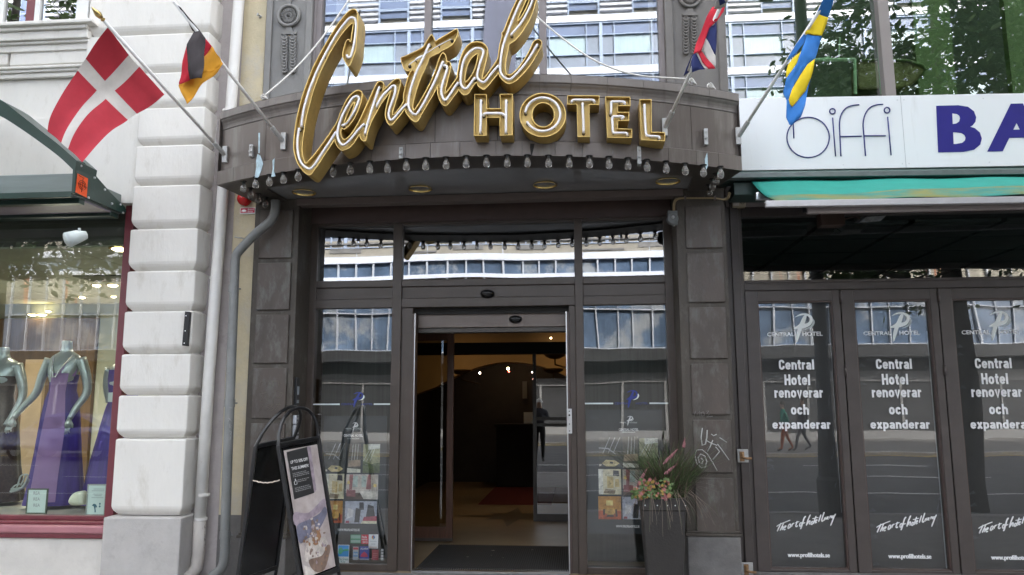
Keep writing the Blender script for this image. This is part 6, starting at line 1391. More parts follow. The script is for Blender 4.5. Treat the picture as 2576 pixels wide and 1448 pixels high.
for a, b in (((770, 620), (878, 508)), ((775, 700), (868, 625)), ((575, 790), (650, 650)), ((920, 500), (930, 440))):
    pa, pb = at(*zP_(a)[0], yc-.15), at(*zP_(b)[0], yc-.15); d = pb-pa; m.cur = 1; m.tube([Vector((xc+.05, yc, zt_)), (pa+Vector((xc+.05, yc, zt_)))/2+Vector((0, 0, .05)), pa], .0025, 5); m.cur = 0
    m.tube([pa, pa+d*.15, pa+d*.6, pb], [.005, .014, .013, .003], 8)
    for k in range(160):
        q = pa+d*rr.random(); v = Vector((rr.gauss(0, 1), rr.gauss(0, 1), rr.gauss(0, 1))).normalized(); e = q+d.normalized()*.018+v*.018; s_ = v.cross(d).normalized()*.0012; m.face([q-s_, q+s_, e])
m.build('grass_plume', fm, t)
m = MB(); flm = [flat('pink_petal', (.34, .12, .12), .7), flat('yellow_petal', (.36, .24, .06), .7), mat('flower_leaf', (.10, .16, .05), .6, var=.4, scale=30), flat('orange_petal', (.32, .14, .08), .7)]
for i in range(330):
    u, v = 540+290*rr.random(), 880-115*abs(rr.gauss(0, .55))-6; v = max(v, 735)
    u = u if v > 800 or u > 600 else u+60
    p = at(*zP_((u, v))[0], yc-hw*(.55+.75*rr.random()))
    n = Vector((rr.gauss(0, .5), -1, rr.gauss(0, .5)+.4)).normalized(); a = n.orthogonal().normalized(); b = n.cross(a)
    if rr.random() < .68:
        m.cur = 2; l = .018+.012*rr.random(); th = rr.random()*6.28; d = a*math.cos(th)+b*math.sin(th); e = n.cross(d)
        m.face([p-d*l, p-d*l*.2+e*l*.5, p+d*l, p-d*l*.2-e*l*.5])
    else:
        m.cur = (0, 1, 3, 0)[rr.randrange(4)]; r_ = .007+.006*rr.random(); p = p+n*.012
        for k in range(5):
            th = 6.283*k/5; d = a*math.cos(th)+b*math.sin(th); e = n.cross(d); m.face([p, p+d*r_+e*r_*.6, p+d*r_*1.7+n*.003, p+d*r_-e*r_*.6])
m.build('flowers', flm, t)
# ---------------------------------------------------------------- posters and stickers behind the side panes
def photo(parent, x0, x1, z0, z1, y, kind):
    W_, H_ = x1-x0, z1-z0; m = MB(); P_ = lambda u, v, d=0: (x0+W_*u, y-d, z0+H_*v)
    def c(name, col, var=.4, sc=24): return mat('print_'+name, col, .5, var=max(.3, var), scale=sc, col2=tuple(x*.45 for x in col), thr=(.56, .66), sscale=sc*.8)
    if kind == 'atrium': ms = [c('deep', (.05, .055, .05), .6, 20), c('beam', (.30, .32, .34)), c('warm', (.60, .50, .26)), c('pale', (.55, .52, .44))]; sh = [(0, [(0, 0), (1, 0), (1, 1), (0, 1)])]+[(1, [(k, .45), (k+.03, .45), (k+.36, 1), (k+.32, 1)]) for k in (.15, .38, .6)]+[(1, [(0, .62), (.4, .60), (.72, .42), (.75, .44), (.42, .64), (0, .66)]), (2, [(.12, .12), (.3, .02), (.7, .02), (.9, .12), (.7, .22), (.3, .24)]), (0, [(.45, .12), (.6, .1), (.62, .17), (.5, .18)]), (3, [(0, .02), (.1, .04), (.1, .10), (0, .09)])]
    elif kind == 'court': ms = [c('deep', (.09, .085, .07), .6, 22), c('beam', (.42, .43, .42)), c('wood', (.32, .24, .17)), c('pale', (.62, .6, .5))]; sh = [(0, [(0, 0), (1, 0), (1, 1), (0, 1)])]+[(1, [(k, .42), (k+.05, .42), (k+.13, 1), (k+.09, 1)]) for k in (.3, .5, .7)]+[(2, [(.05, .2), (1, .22), (1, .45), (.1, .42)]), (3, [(0, 0), (1, 0), (1, .12), (0, .16)])]
    elif kind == 'garden': ms = [c('sage', (.30, .31, .19), .5, 25), c('leaf', (.09, .12, .05), .7, 30), c('sky', (.60, .62, .56))]; sh = [(0, [(0, 0), (1, 0), (1, 1), (0, 1)]), (1, [(0, 0), (1, 0), (1, .36), (.5, .3), (0, .42)]), (2, [(.3, .8), (1, .85), (1, 1), (.3, 1)])]+[(2, [(.0+.2*k, .4), (.03+.2*k, .4), (.5+.13*k, .92), (.47+.13*k, .92)]) for k in range(3)]
    elif kind == 'room': ms = [c('cream', (.66, .60, .42), .1), c('gold', (.55, .42, .2)), c('screen', (.05, .05, .06)), c('table', (.25, .19, .12)), c('white', (.7, .68, .6))]; sh = [(0, [(0, 0), (1, 0), (1, 1), (0, 1)]), (4, [(0, 0), (.2, 0), (.2, 1), (0, 1)]), (1, [(.38, .25), (.66, .25), (.66, .68), (.38, .72)]), (2, [(.64, .74), (.92, .72), (.9, .94), (.66, .95)]), (3, [(.2, .05), (.7, .02), (.75, .18), (.3, .22)]), (1, [(.72, .3), (.92, .3), (.9, .62), (.74, .6)])]
    elif kind == 'suite': ms = [c('wall', (.52, .46, .40), .1), c('curtain', (.28, .10, .10)), c('pane', (.42, .50, .46)), c('bed', (.66, .62, .56)), c('lamp', (.75, .55, .18)), c('floor', (.10, .07, .055))]; sh = [(0, [(0, 0), (1, 0), (1, 1), (0, 1)]), (5, [(0, 0), (1, 0), (1, .3), (0, .25)]), (2, [(.2, .5), (.36, .5), (.36, .95), (.2, .95)]), (2, [(.48, .5), (.62, .5), (.62, .95), (.48, .95)]), (1, [(.10, .25), (.18, .3), (.22, 1), (.10, 1)]), (1, [(.62, .4), (.78, .4), (.76, 1), (.68, 1)]), (3, [(.42, .32), (1, .36), (1, 0), (.55, .02)]), (4, [(.03, .62), (.12, .62), (.1, .75), (.05, .75)]), (1, [(.02, .12), (.3, .1), (.3, .38), (.02, .4)]), (4, [(.85, .5), (.95, .5), (.95, .62), (.86, .62)])]
    elif kind == 'meeting': ms = [c('amber', (.52, .26, .07), .15), c('glow', (.85, .62, .25)), c('table', (.62, .36, .09)), c('chair', (.06, .035, .03)), c('carpet', (.45, .09, .03))]; sh = [(0, [(0, 0), (1, 0), (1, 1), (0, 1)]), (4, [(0, 0), (1, 0), (1, .38), (0, .38)]), (1, [(.35, .6), (.65, .6), (.65, .82), (.35, .82)]), (2, [(.25, .3), (.4, .2), (.66, .2), (.8, .3), (.68, .5), (.38, .5)]), (3, [(.2, .18), (.28, .18), (.3, .45), (.2, .42)]), (3, [(.75, .1), (.85, .12), (.82, .45), (.74, .42)]), (3, [(.35, .1), (.7, .1), (.66, .2), (.4, .2)])]
    else: ms = [c('lilac', (.42, .44, .52), .15), c('black', (.035, .035, .04)), c('white', (.62, .62, .64)), c('red', (.35, .05, .09)), c('cream', (.62, .58, .42))]; sh = [(0, [(0, 0), (1, 0), (1, 1), (0, 1)]), (2, [(.05, .2), (.25, .3), (.28, .6), (.1, .7)]), (1, [(.3, .05), (.46, .05), (.5, .65), (.34, .7)]), (1, [(.66, .3), (.95, .3), (.9, .78), (.72, .85)]), (1, [(.45, .6), (.6, .62), (.58, .95), (.45, .95)]), (3, [(.55, .1), (1, .1), (1, .34), (.6, .3)]), (4, [(.5, 0), (1, 0), (1, .12), (.55, .12)]), (3, [(.02, .02), (.14, .02), (.14, .12), (.04, .12)])]
    for k, (mi, pts) in enumerate(sh): m.cur = mi; m.face([P_(u, v, .0002*k) for u, v in pts])
    return m.build('photo_print', ms, parent)
def poster(px, lb, stickers=False):
    """px maps reference view points of the left poster; both posters share one design"""
    y = .058
    a, b = at(px['l'], px['b'], y), at(px['r'], px['t'], y)
    t = thing('window_poster', ((a.x+b.x)/2, y, a.z), lb, 'poster', 'hotel posters in the side panes')
    box('poster_sheet', a.x, b.x, y, y+.004, a.z, b.z, mat('poster_black', (.03, .036, .04), .5, var=.1), t)
    for kind, u0, v0, u1, v1 in px['ph']:
        p, q = at(u0, v1, y), at(u1, v0, y); photo(t, p.x, q.x, p.z, q.z, y-.0015, kind)
    for tx, u0, v0, u1, v1, bo, mm in px['tx']:
        p, q = at(u0, v1, y), at(u1, v0, y); text('lettering', tx, p.x, q.x, p.z, q.z, y-.001, K[mm], t, bo)
    u0, v0, u1, v1 = px['em']; p, q = at(u0, v1, y), at(u1, v0, y)
    mark(t, (p.x, y-.001, p.z), (q.x-p.x, 0, 0), (0, 0, q.z-p.z), K['white'], K['offwhite'])
    u0, v0, u1, v1 = px['bl']; p, q = at(u0, v1, .033), at(u1, v0, .033)
    return t, p, q
q2 = lambda x, y: (570.2+x/2.965, 959.3+y/2.965)
def R2(kind, x0, y0, x1, y1, f): a, b = f(x0, y0), f(x1, y1); return (kind, a[0], a[1], b[0], b[1])
def T2(tx, x0, y0, x1, y1, bo, mm, f): a, b = f(x0, y0), f(x1, y1); return (tx, a[0], a[1], b[0], b[1], bo, mm)
Lp = dict(l=806, r=973.5, t=1047, b=1345, em=(885, 1063, 902, 1088), bl=(885, 987, 918, 1026),
  ph=[R2('atrium', 735, 465, 890, 680, q2), R2('court', 898, 468, 1003, 683, q2), R2('garden', 1015, 470, 1145, 685, q2), R2('room', 728, 692, 878, 878, q2), R2('suite', 888, 698, 1132, 882, q2), R2('meeting', 755, 893, 867, 1057, q2), R2('lounge', 880, 897, 1122, 1062, q2)],
  tx=[T2('PROFIL', 887, 350, 935, 360, 0, 'offwhite', q2), T2('HOTELS', 955, 350, 1003, 360, 0, 'offwhite', q2), T2('CENTRAL HOTEL', 873, 397, 1014, 416, .03, 'white', q2), T2('STOCKHOLM', 897, 424, 987, 433, 0, 'offwhite', q2), T2('WWW.PROFILHOTELS.SE', 826, 1102, 992, 1118, .02, 'white', q2)])
q4 = lambda x, y: (1408.7+x/2.965, 959.3+y/2.965)
Rp = dict(l=1480, r=1665, t=1031, b=1343, em=(1576, 1047, 1594, 1072), bl=(1575, 982, 1608, 1028),
  ph=[R2('atrium', 293, 420, 457, 640, q4), R2('court', 470, 415, 580, 645, q4), R2('garden', 595, 427, 728, 650, q4), R2('room', 290, 657, 454, 845, q4), R2('suite', 470, 660, 725, 850, q4), R2('meeting', 288, 860, 453, 1030, q4), R2('lounge', 468, 865, 715, 1030, q4)],
  tx=[T2('PROFIL', 447, 305, 497, 315, 0, 'offwhite', q4), T2('HOTELS', 520, 305, 575, 315, 0, 'offwhite', q4), T2('CENTRAL HOTEL', 438, 352, 586, 372, .03, 'white', q4), T2('STOCKHOLM', 463, 377, 560, 387, 0, 'offwhite', q4), T2('WWW.PROFILHOTELS.SE', 418, 1076, 592, 1092, .02, 'white', q4)])
for D_, lb in ((Lp, 'black hotel poster with room photos in the left side pane behind the pavement sign'), (Rp, 'black hotel poster with room photos in the right side pane behind the planter')):
    t, p, q = poster(D_, lb)
    pn = [o for o in en.children if o.name.startswith('side_pane')][0 if D_ is Lp else 1]
    U = lambda pts: [((x-655)/170, (1168-y)/226) for x, y in pts]
    o, e1, e2 = Vector((p.x, .032, p.z)), Vector((q.x-p.x, 0, 0)), Vector((0, 0, q.z-p.z))
    g = shape2d('glass_emblem', [U(logo_px['A'])], o, e1, e2, K['navy'], pn, 3); shape2d('glass_emblem', [U(logo_px['B'])], o+Vector((0, .0004, 0)), e1, e2, K['navy'], pn, 3); shape2d('glass_emblem', [U(logo_px['C'])], o, e1, e2, K['offwhite'], pn, 3)
    xm = (p.x+q.x)/2
    text('glass_lettering', 'CENTRAL', xm-.175, xm-.03, 1.585, 1.605, .032, K['navy'], pn); text('glass_lettering', 'HOTEL', xm+.03, xm+.15, 1.585, 1.605, .032, K['navy'], pn)
# stickers low on the left pane
def sticker(x0, y0, x1, y1, lb, base, parts):
    y = .046; a, b = at(*q2(x0, y1), y), at(*q2(x1, y0), y); t = thing('sticker', ((a.x+b.x)/2, y, a.z), lb, 'sticker', 'stickers on the left side pane')
    box('sticker_sheet', a.x, b.x, y, y+.0015, a.z, b.z, flat('sticker_base', base, .5), t)
    for k, it in enumerate(parts):
        if it[0] == 'q': _, c_, u0, v0, u1, v1 = it; MB().box(a.x+(b.x-a.x)*u0, a.x+(b.x-a.x)*u1, y-.0012-.0004*k, y-.0003, a.z+(b.z-a.z)*v0, a.z+(b.z-a.z)*v1).build('sticker_field', flat('sticker_ink', c_, .5), t)
        elif it[0] == 't': _, c_, s, u0, v0, u1, v1 = it; text('lettering', s, a.x+(b.x-a.x)*u0, a.x+(b.x-a.x)*u1, a.z+(b.z-a.z)*v0, a.z+(b.z-a.z)*v1, y-.004, flat('sticker_text', c_, .5), t, .01)
        else: _, c_, pts = it; shape2d('sticker_shape', [pts], (a.x, y-.0035, a.z), (b.x-a.x, 0, 0), (0, 0, b.z-a.z), flat('sticker_ink', c_, .5), t, 2)
W1 = (.75, .76, .77)
sticker(827, 1222, 915, 1358, 'white sticker with a blue field and green key, bottom left of the pane', W1, [('q', (.02, .30, .72), .04, .36, .96, .97), ('s', (.04, .38, .22), [(.05, .70), (.2, .85), (.38, .84), (.45, .72), (.62, .78), (.95, .78), (.95, .68), (.62, .66), (.45, .62), (.3, .5), (.1, .52)]), ('t', (.05, .25, .2), 'The Green', .06, .16, .94, .30), ('t', (.05, .25, .2), 'Key', .3, .02, .7, .14)])
sticker(922, 1146, 1002, 1210, 'green sticker with pale bands, left in the upper sticker row', (.05, .25, .13), [('q', (.25, .42, .34), .05, .55, .95, .92), ('q', (.28, .42, .36), .05, .08, .95, .38)])
sticker(1003, 1146, 1058, 1215, 'bright red sticker with white lettering in the upper sticker row', (.60, .02, .05), [('t', W1, 'Reda', .1, .66, .8, .88), ('t', W1, 'HOTEL', .1, .40, .9, .58), ('t', W1, '2012', .2, .1, .9, .3)])
sticker(1058, 1144, 1130, 1248, 'white rounded sticker with a small coloured emblem, right in the upper row', W1, [('s', (.55, .12, .08), [(.3, .8), (.5, .95), (.5, .78)]), ('s', (.06, .2, .5), [(.5, .95), (.7, .8), (.5, .78)]), ('s', (.7, .4, .05), [(.3, .78), (.5, .76), (.5, .62)]), ('s', (.1, .3, .5), [(.5, .76), (.7, .78), (.5, .62)]), ('q', (.5, .52, .55), .15, .48, .85, .53), ('t', (.3, .3, .35), '2012', .3, .26, .7, .36), ('q', (.5, .35, .3), .1, .06, .9, .12)])
sticker(940, 1236, 984, 1334, 'narrow grey sticker with red top and blue letters in the lower row', (.45, .47, .50), [('q', (.5, .06, .08), .05, .78, .95, .95), ('q', (.15, .32, .55), .1, .25, .9, .62), ('t', W1, 'SKIN', .15, .36, .85, .52)])
sticker(990, 1233, 1064, 1334, 'dark blue sticker with a red triangle in the middle of the lower row', (.05, .07, .32), [('q', (.35, .36, .45), .0, .0, 1, .10), ('t', W1, 'ALARM', .1, .76, .9, .90), ('s', (.5, .04, .1), [(.1, .25), (.5, .62), (.9, .25)])])
sticker(1082, 1258, 1133, 1334, 'dull dark red sticker, last full one in the lower row', (.30, .05, .06), [('q', (.4, .14, .15), .15, .6, .85, .66), ('q', (.4, .14, .15), .15, .42, .85, .48), ('q', (.4, .14, .15), .15, .24, .8, .30)])
sticker(1148, 1250, 1172, 1338, 'tiny strip of grey symbols beside the right frame of the left pane', (.05, .055, .06), [('q', (.5, .5, .5), .1, .78, .9, .96), ('q', (.4, .4, .4), .1, .54, .9, .72), ('q', (.45, .45, .45), .1, .30, .9, .48), ('q', (.5, .5, .5), .1, .06, .9, .24)])
# lock plate on the right jamb
a, b = at(1426.5, 1091, .0), at(1438.5, 1029, .0); t = thing('lock_plate', ((a.x+b.x)/2, -.004, a.z), 'narrow steel lock plate with keyhole on the right door jamb', 'lock')
box('plate', a.x, b.x, -.012, .02, a.z, b.z, K['steel'], t, bevel=.002)
m = MB()
for k in (.9, .74, .38, .1): m.lathe(((a.x+b.x)/2, -.012, a.z+(b.z-a.z)*k), [(.001, -.003), (.006 if k != .74 else .010, -.002), (.006 if k != .74 else .010, 0)], 10, 'Y')
m.build('lock_screw', K['socket'], t)

# ---------------------------------------------------------------- lobby
lb = thing('hotel_lobby', (-.9, 3, 0), 'dim hotel lobby with a warm lit vault and dark arch seen through the doorway', 'interior')
K['ltile'] = mat('tan_floor_tile', (.26, .20, .12), .35, var=.15, scale=2.5, spec=.5)
K['lwarm'] = mat('warm_vault', (.50, .36, .20), .8, var=.08, scale=2)
K['lwood'] = mat('red_brown_wood', (.09, .04, .024), .4, var=.3, scale=8, stretch=(6, 6, .5), spec=.5)
LX0, LX1, LY = -3.1, 1.0, 8.6
MB().box(LX0-1, LX1+.4, .02, LY, -.05, .0).build('lobby_floor', K['ltile'], lb)
K['starf'] = mat('dark_star_stone', (.09, .072, .048), .3, var=.2, scale=4, spec=.5)
m = MB(); c = atz(1290, 1300, 0)
for k in range(8):
    a = math.pi*k/4; r_ = .95 if k % 2 == 0 else .55; p = Vector((c.x+math.cos(a)*r_, c.y+math.sin(a)*r_, .004)); q = [Vector((c.x+math.cos(a+s*.39)*.30, c.y+math.sin(a+s*.39)*.30, .004)) for s in (-1, 1)]
    m.face([Vector((c.x, c.y, .004)), q[0], p, q[1]])
m.build('floor_star', K['starf'], lb)
MB().box(-1.62, -.45, 5.0, 8.4, .002, .010).build('red_carpet', mat('red_carpet', (.10, .008, .008), .95, var=.2, scale=30), lb)
MB().box(LX0-.05, LX0, .12, LY, 0, 3.9).box(LX1, LX1+.05, .12, LY, 0, 3.9).box(LX0, LX1, LY, LY+.05, 0, 3.9).build('lobby_wall', mat('dark_lobby_wall', (.035, .028, .022), .6, var=.3, scale=2), lb)
box('lobby_ceiling', LX0, LX1, .12, LY, 3.9, 3.95, K['lwarm'], lb)
# warm end wall above a dark arch at y = 5.2, dark cross beam at 3.3
ya = 5.2; zA_ = [at(u, v, ya) for u, v in ((1095, 975), (1150, 945), (1200, 925), (1260, 912), (1320, 914), (1370, 925), (1410, 940), (1450, 960), (1480, 985))]
pts = [Vector((LX0, ya, zA_[0].z-.25))]+smooth_poly(zA_, 3, closed=False)+[Vector((LX1, ya, zA_[-1].z-.2)), Vector((LX1, ya, 3.9)), Vector((LX0, ya, 3.9))]
MB().prism(pts, (0, .35, 0)).build('vault_wall', K['lwarm'], lb)
zb_, zt2 = at(1250, 891, 3.3).z, at(1250, 862, 3.3).z
box('cross_beam', LX0, LX1, 3.3, 3.5, zb_, zt2, K['dark'], lb)
# inner glass screen on the right
g0, g1 = at(1349, 1000, 3.3).x, at(1440, 1000, 3.3).x
MB().box(g0-.05, g0, 3.28, 3.36, 0, zb_).box(g0, g1, 3.28, 3.36, 0, .10).box(g0, g1, 3.3, 3.34, at(1380, 1058, 3.3).z, at(1380, 1050, 3.3).z).box(g0, g1, 3.3, 3.34, at(1380, 1073, 3.3).z, at(1380, 1066, 3.3).z).build('screen_frame', K['soffit_dark'], lb)
MB().face([(g0, 3.32, .1), (g1+.4, 3.32, .1), (g1+.4, 3.32, zb_-.35), (g0, 3.32, zb_-.35)]).build('screen_pane', glass('screen_glass', .20, (.4, .4, .4)), lb)
# open sliding leaf on the left
yd = 1.55; s0, s1 = at(1020, 1200, yd).x, at(1139, 1200, yd).x; zd0, zd1 = .02, at(1100, 828, yd).z
fwd = (at(1139, 1200, yd)-at(1122, 1200, yd)).x
t = thing('sliding_door', ((s0+s1)/2, yd, 0), 'open red brown wooden sliding door with glass on the left inside the entrance', 'door')
MB().box(s0, s0+fwd*1.2, yd, yd+.05, zd0, zd1).box(s1-fwd, s1, yd, yd+.05, zd0, zd1).box(s0, s1-fwd, yd, yd+.05, zd0, zd0+.16).box(s0, s1-fwd, yd, yd+.05, zd1-.14, zd1).build('door_leaf', K['lwood'], t, bevel=.006)
MB().face([(s0, yd+.025, zd0+.16), (s1-fwd, yd+.025, zd0+.16), (s1-fwd, yd+.025, zd1-.14), (s0, yd+.025, zd1-.14)]).build('door_pane', glass('leaf_glass', .20, (.5, .5, .45)), t)
box('kick_rail', s0, s1, yd-.004, yd, zd0, zd0+.035, K['soffit_dark'], t)
# uplighter bowls, lamps and small lights
K['bowl'] = mat('bronze_bowl', (.10, .06, .025), .4, .5)
for u, v, lb_ in ((1396, 895, 'upper bronze uplighter bowl at the right inside the lobby'), (1392, 931, 'lower bronze uplighter bowl at the right inside the lobby'), (1160, 934, 'bronze uplighter bowl at the left inside the lobby behind the door frame')):
    p = at(u, v, 4.6); t = thing('uplighter', p, lb_, 'wall lamp', 'bronze uplighters in the lobby')
    MB().lathe(p, [(.001, -.06), (.08, -.05), (.15, -.015), (.18, .02), (.165, .02), (.1, -.02)], 20).build('bowl', K['bowl'], t, smooth=True)
    MB().tube([p+Vector((0, 0, -.06)), p+Vector((0, .05, -.14)), p+Vector((.25, .4, -.2))], .012, 6).build('lamp_arm', K['bowl'], t, smooth=True)
for u, v, r, col, lb_ in ((1278, 928, 3.2, (1, .8, .35), 'gilt glittering lamp under the dark arch'), (1280.5, 935.5, 1.8, (1, .05, .03), 'tiny red signal light under the dark arch'), (1207, 939, 2.2, (1, .75, .6), 'small pinkish lamp at the left under the arch'), (1339, 937, 1.8, (1, .85, .7), 'small white lamp at the right under the arch'), (1341, 954, 1.8, (1, .5, .4), 'small reddish lamp on the right above the reception'), (1386, 851, 2.0, (1, .7, .4), 'small bright ceiling lamp at the right end of the warm vault')):
    yl = 7.6 if v > 860 else 4.9
    p = at(u, v, yl); k = (p-CAM).length/FPX; o = MB().lathe(p, [(.001, -r*k), (r*k*.8, -r*k*.6), (r*k, 0), (r*k*.7, r*k*.7), (.001, r*k)], 10).build('lobby_lamp', lampm('lamp_glow', col, 6), None, smooth=True); tag(o, lb_, 'lamp', 'small lamps in the lobby')
p = at(1312, 1010, 8.2)
t = thing('reception_desk', (p.x, 8.0, 0), 'dark reception desk with a pale framed picture above it at the lobby end', 'desk')
MB().box(-1.6, .6, 7.6, 8.2, 0, 1.15).box(-1.65, .65, 7.55, 8.25, 1.15, 1.2).build('desk_body', K['dark'], t, bevel=.01)
a, b = at(1290, 985, 8.5), at(1350, 960, 8.5); box('picture', a.x+.2, b.x-.2, 8.5, 8.53, a.z-.15, b.z, mat('grey_picture', (.16, .16, .14), .6), t)
c = at(1333, 1004, 8.2); box('paper_sign', c.x-.12, c.x+.12, 8.1, 8.13, 1.2, 1.42, K['offwhite'], t)
spotlight((-1.9, 3.9, 3.3), 3.6, (1, .62, .26), .2); spotlight((.2, 4.4, 3.2), 2.6, (1, .62, .26), .2); spotlight((-1.2, 7.6, 3.0), 1.2, (1, .65, .35), .1); spotlight((-.9, 1.0, 3.0), .3, (1, .8, .6), .2)
# ribbed door mat
m0, m1 = atz(1036, 1442, .012), atz(1107, 1371, .012); xr_ = atz(1428, 1440, .012).x
t = thing('door_mat', ((m0.x+xr_)/2, .6, 0), 'large black ribbed rubber mat just inside the hotel doorway', 'door mat')
yb_ = m1.y
MB().box(m0.x, xr_+.05, .05, yb_, .001, .009).build('mat_base', flat('rubber_base', (.02, .02, .02), .8), t)
m = MB(); n = int((xr_-m0.x)/.022)
for i in range(n+2): m.box(m0.x+.022*i, m0.x+.022*i+.012, .06, yb_-.01, .008, .018)
m.build('mat_rib', flat('rubber_rib', (.045, .045, .044), .7), t)
m = MB()
for u, v, s_ in ((1240, 1386, .025), (1176, 1402, .018), (1265, 1404, .012), (1339, 1384, .012), (1236, 1398, .01)):
    p = atz(u, v, .021); m.face([p+Vector((-s_, 0, 0)), p+Vector((0, -s_*.6, .002)), p+Vector((s_, s_*.3, 0)), p+Vector((.2*s_, s_*.8, .003))])
tag(m.build('litter', flat('pale_litter', (.45, .43, .38), .9), None), 'pale scraps and dry leaf bits lying on the black door mat', 'litter', kind='stuff')
# ---------------------------------------------------------------- street life seen only mirrored in the glass
def car(x, y, col, label):
    t = thing('parked_car', (x, y, -.12), label, 'car', 'cars parked across the street')
    z = -.12; L, W = 4.2, 1.72
    side = [(-2.08, .32), (-2.1, .62), (-1.95, .82), (-1.15, .93), (-.45, 1.38), (.75, 1.42), (1.55, 1.05), (2.0, .95), (2.1, .6), (2.06, .3)]
    m = MB(); rings = []
    for k, w in ((-1, .80), (-.86, .94), (.86, .94), (1, .80)):
        rings.append([Vector((x+a*(1 if abs(k) < 1 else .985), y+k*W/2*(1 if h < .95 else .84), z+(h if abs(k) < 1 else h*.97+.02))) for a, h in smooth_poly([(a, h, 0) for a, h in side], 3, closed=False) for a, h in ((a, h),)] if False else [Vector((x+p.x*(1 if abs(k) < 1 else .985), y+k*W/2*(1 if p.y < .95 else .84), z+p.y)) for p in smooth_poly([(a, h, 0) for a, h in side], 3, closed=False)])
    m.loft(rings, caps=True).build('body', mat('car_paint', col, .2, .3, var=.03, spec=.7, coat=.8), t, smooth=True)
    gl = mat('car_glass', (.03, .04, .05), .05, spec=.8)
    for s in (-1, 1):
        yy = y+s*(W/2*.845+.012)
        MB().prism([Vector((x+a, yy, z+h)) for a, h in ((-1.0, .96), (-.45, 1.31), (.1, 1.35), (.1, .96))], (0, s*.004, 0)).build('window', gl, t)
        MB().prism([Vector((x+a, yy, z+h)) for a, h in ((.16, .96), (.16, 1.35), (.72, 1.34), (1.3, 1.02))], (0, s*.004, 0)).build('window', gl, t)
        for wx_ in (-1.32, 1.3):
            w = MB().lathe((x+wx_, y+s*.70, z+.31), [(.001, -.1), (.30, -.1), (.315, -.06), (.315, .06), (.30, .1), (.001, .1)], 20, 'Y').build('wheel', K['black'], t, smooth=False)
            MB().lathe((x+wx_, y+s*.805, z+.31), [(.001, s*.01), (.08, s*.01), (.19, -.0), (.2, -.02)], 10, 'Y').build('rim', K['alu'], w)
        MB().box(x+1.98, x+2.1, y+s*.45, y+s*.78, z+.66, z+.80).build('headlight', K['offwhite'], t, bevel=.03)
        MB().box(x-2.09, x-1.97, y+s*.5, y+s*.8, z+.68, z+.82).build('tail_light', flat('tail_red', (.4, .02, .02), .3), t, bevel=.03)
car(-16.2, -17.3, (.03, .045, .22), 'dark blue hatchback parked across the street, mirrored in the shop window')
car(-11.6, -17.3, (.16, .015, .02), 'dark red hatchback parked across the street behind the blue one')
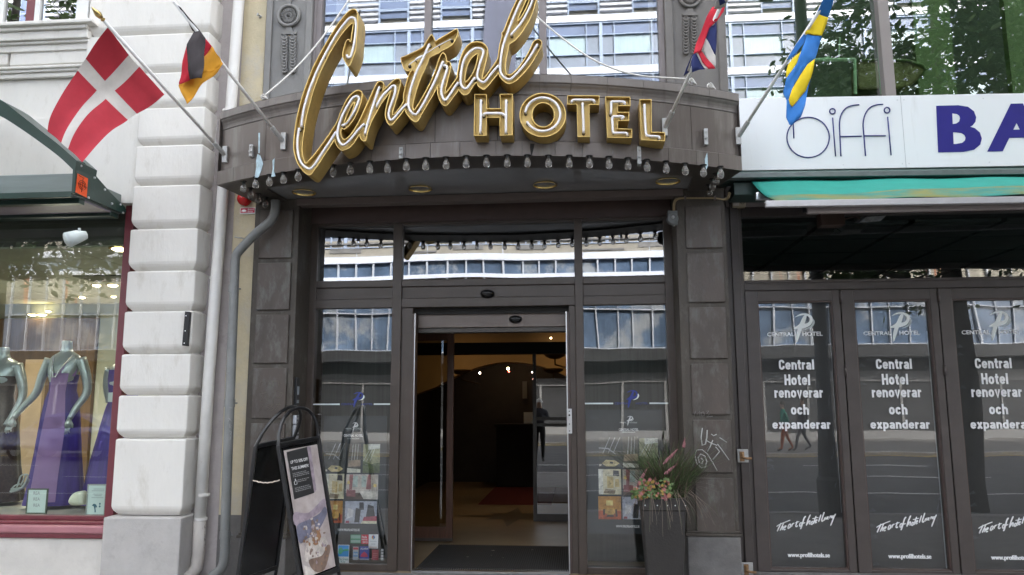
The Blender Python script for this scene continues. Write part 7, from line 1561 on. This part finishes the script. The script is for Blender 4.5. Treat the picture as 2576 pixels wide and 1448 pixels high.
def person(x, y, face, label, top, legs, hairc, stride=.0, arms='down', h=1.75):
    t = thing('person', (x, y, 0), label, 'person')
    s = h/1.75; c, sn = math.cos(face), math.sin(face); z0 = 0
    def W(a, f, z): return (x+(a*c-f*sn)*s, y+(a*sn+f*c)*s, z0+z*s)      # a = to the side, f = forward
    V = []; E_ = []; R_ = []
    def add(p, r, parent=None):
        V.append(p); R_.append(r*s)
        if parent is not None: E_.append((parent, len(V)-1))
        return len(V)-1
    pel = add(W(0, 0, .95), .14); bel = add(W(0, 0, 1.10), .135, pel); ch = add(W(0, .01, 1.32), .15, bel); nk = add(W(0, 0, 1.47), .07, ch); hd0 = add(W(0, .015, 1.56), .075, nk); hd = add(W(0, .025, 1.64), .095, hd0); add(W(0, .015, 1.72), .06, hd); add(W(0, .10, 1.615), .03, hd)
    for sd in (-1, 1):
        st = stride*sd
        hp = add(W(sd*.09, 0, .90), .105, pel); kn = add(W(sd*.10, st*.55+abs(st)*.15, .50), .07, hp); an = add(W(sd*.10, st-(.08 if st < 0 else 0), .09+(.05 if st < 0 else 0)), .042, kn); add(W(sd*.12, st+.16, .03), .035, an)
        sh = add(W(sd*.19, 0, 1.39), .07, ch)
        if arms == 'up': el = add(W(sd*.27, .12, 1.18), .05, sh); wr = add(W(sd*.06, .28, 1.28), .035, el)
        else: el = add(W(sd*.25, -.03-st*.3, 1.13), .048, sh); wr = add(W(sd*.25, .06-st*.5, .90), .033, el)
        hn = add(Vector(wr_ := V[wr]) + Vector((0, 0, -.05 if arms != 'up' else .04))*s, .036, wr)
        for k in range(5): add(Vector(V[hn]) + Vector(((k-2)*.016*c, (k-2)*.016*sn, -.07 if arms != 'up' else .06))*s, .010, hn)
    me = bpy.data.meshes.new('body'); me.from_pydata([tuple(v) for v in V], E_, []); me.update()
    o = bpy.data.objects.new('body', me); COL.objects.link(o); adopt(o, t)
    md = o.modifiers.new('skin', 'SKIN'); md.use_smooth_shade = True
    for i, r in enumerate(R_): me.skin_vertices[0].data[i].radius = (r, r)
    me.skin_vertices[0].data[0].use_root = True
    o.modifiers.new('sub', 'SUBSURF').render_levels = 1
    # one continuous body, coloured by height as clothes and skin
    m, tr, p = _nodes('clothed_person'); tc = tr.nodes.new('ShaderNodeTexCoord'); sp = tr.nodes.new('ShaderNodeSeparateXYZ'); cr = tr.nodes.new('ShaderNodeValToRGB'); mr = tr.nodes.new('ShaderNodeMapRange')
    mr.inputs['From Max'].default_value = 1.8*s; tr.links.new(tc.outputs['Object'], sp.inputs[0]); tr.links.new(sp.outputs['Z'], mr.inputs['Value']); tr.links.new(mr.outputs[0], cr.inputs[0]); tr.links.new(cr.outputs[0], p.inputs['Base Color']); p.inputs['Roughness'].default_value = .8
    e = cr.color_ramp; e.interpolation = 'CONSTANT'; e.elements[0].position = 0; e.elements[0].color = (.05, .045, .04, 1); e.elements[1].position = .045; e.elements[1].color = legs+(1,)
    for ps_, cl_ in ((.54, top), (.825, (.42, .26, .19))): q_ = e.elements.new(ps_); q_.color = cl_+(1,)
    me.materials.append(m)
    hm = MB(); cc = Vector(W(0, -.015, 1.665)); rings = []
    for i in range(6):
        a = i/5*math.pi/2; rings.append([cc+Vector((math.cos(b)*.108*math.cos(a), math.sin(b)*.118*math.cos(a), -.02+.12*math.sin(a)))*s for b in [2*math.pi*j/14 for j in range(14)]])
    hm.loft(rings).build('hair', flat('hair', hairc, .8), t, smooth=True)
    fm = MB()
    for a in (-.033, .033): fm.lathe(Vector(W(a, .115, 1.645)), [(.001, -.006), (.008, -.003), (.001, .004)], 8, 'Y')
    fm.build('eyes', K['black'], t)
# hands fall below the hip line, so sleeves and trousers meet there
person(-1.1, -7.72, 0, 'white haired man in dark clothes standing at the street edge, mirrored in the inner door', (.03, .035, .05), (.02, .02, .022), (.55, .55, .53), arms='up', h=1.72)
pp = at(1972, 1080, 19.6)
person(pp.x, -19.6, math.pi/2, 'pedestrian in a green jacket and orange trousers walking on the far pavement', (.05, .28, .2), (.36, .09, .03), (.05, .035, .02), stride=.22, h=1.66)
person(pp.x+.75, -19.9, math.pi/2, 'pedestrian in dark clothes walking behind the green jacket on the far pavement', (.12, .11, .12), (.05, .05, .06), (.04, .03, .02), stride=.3, h=1.78)
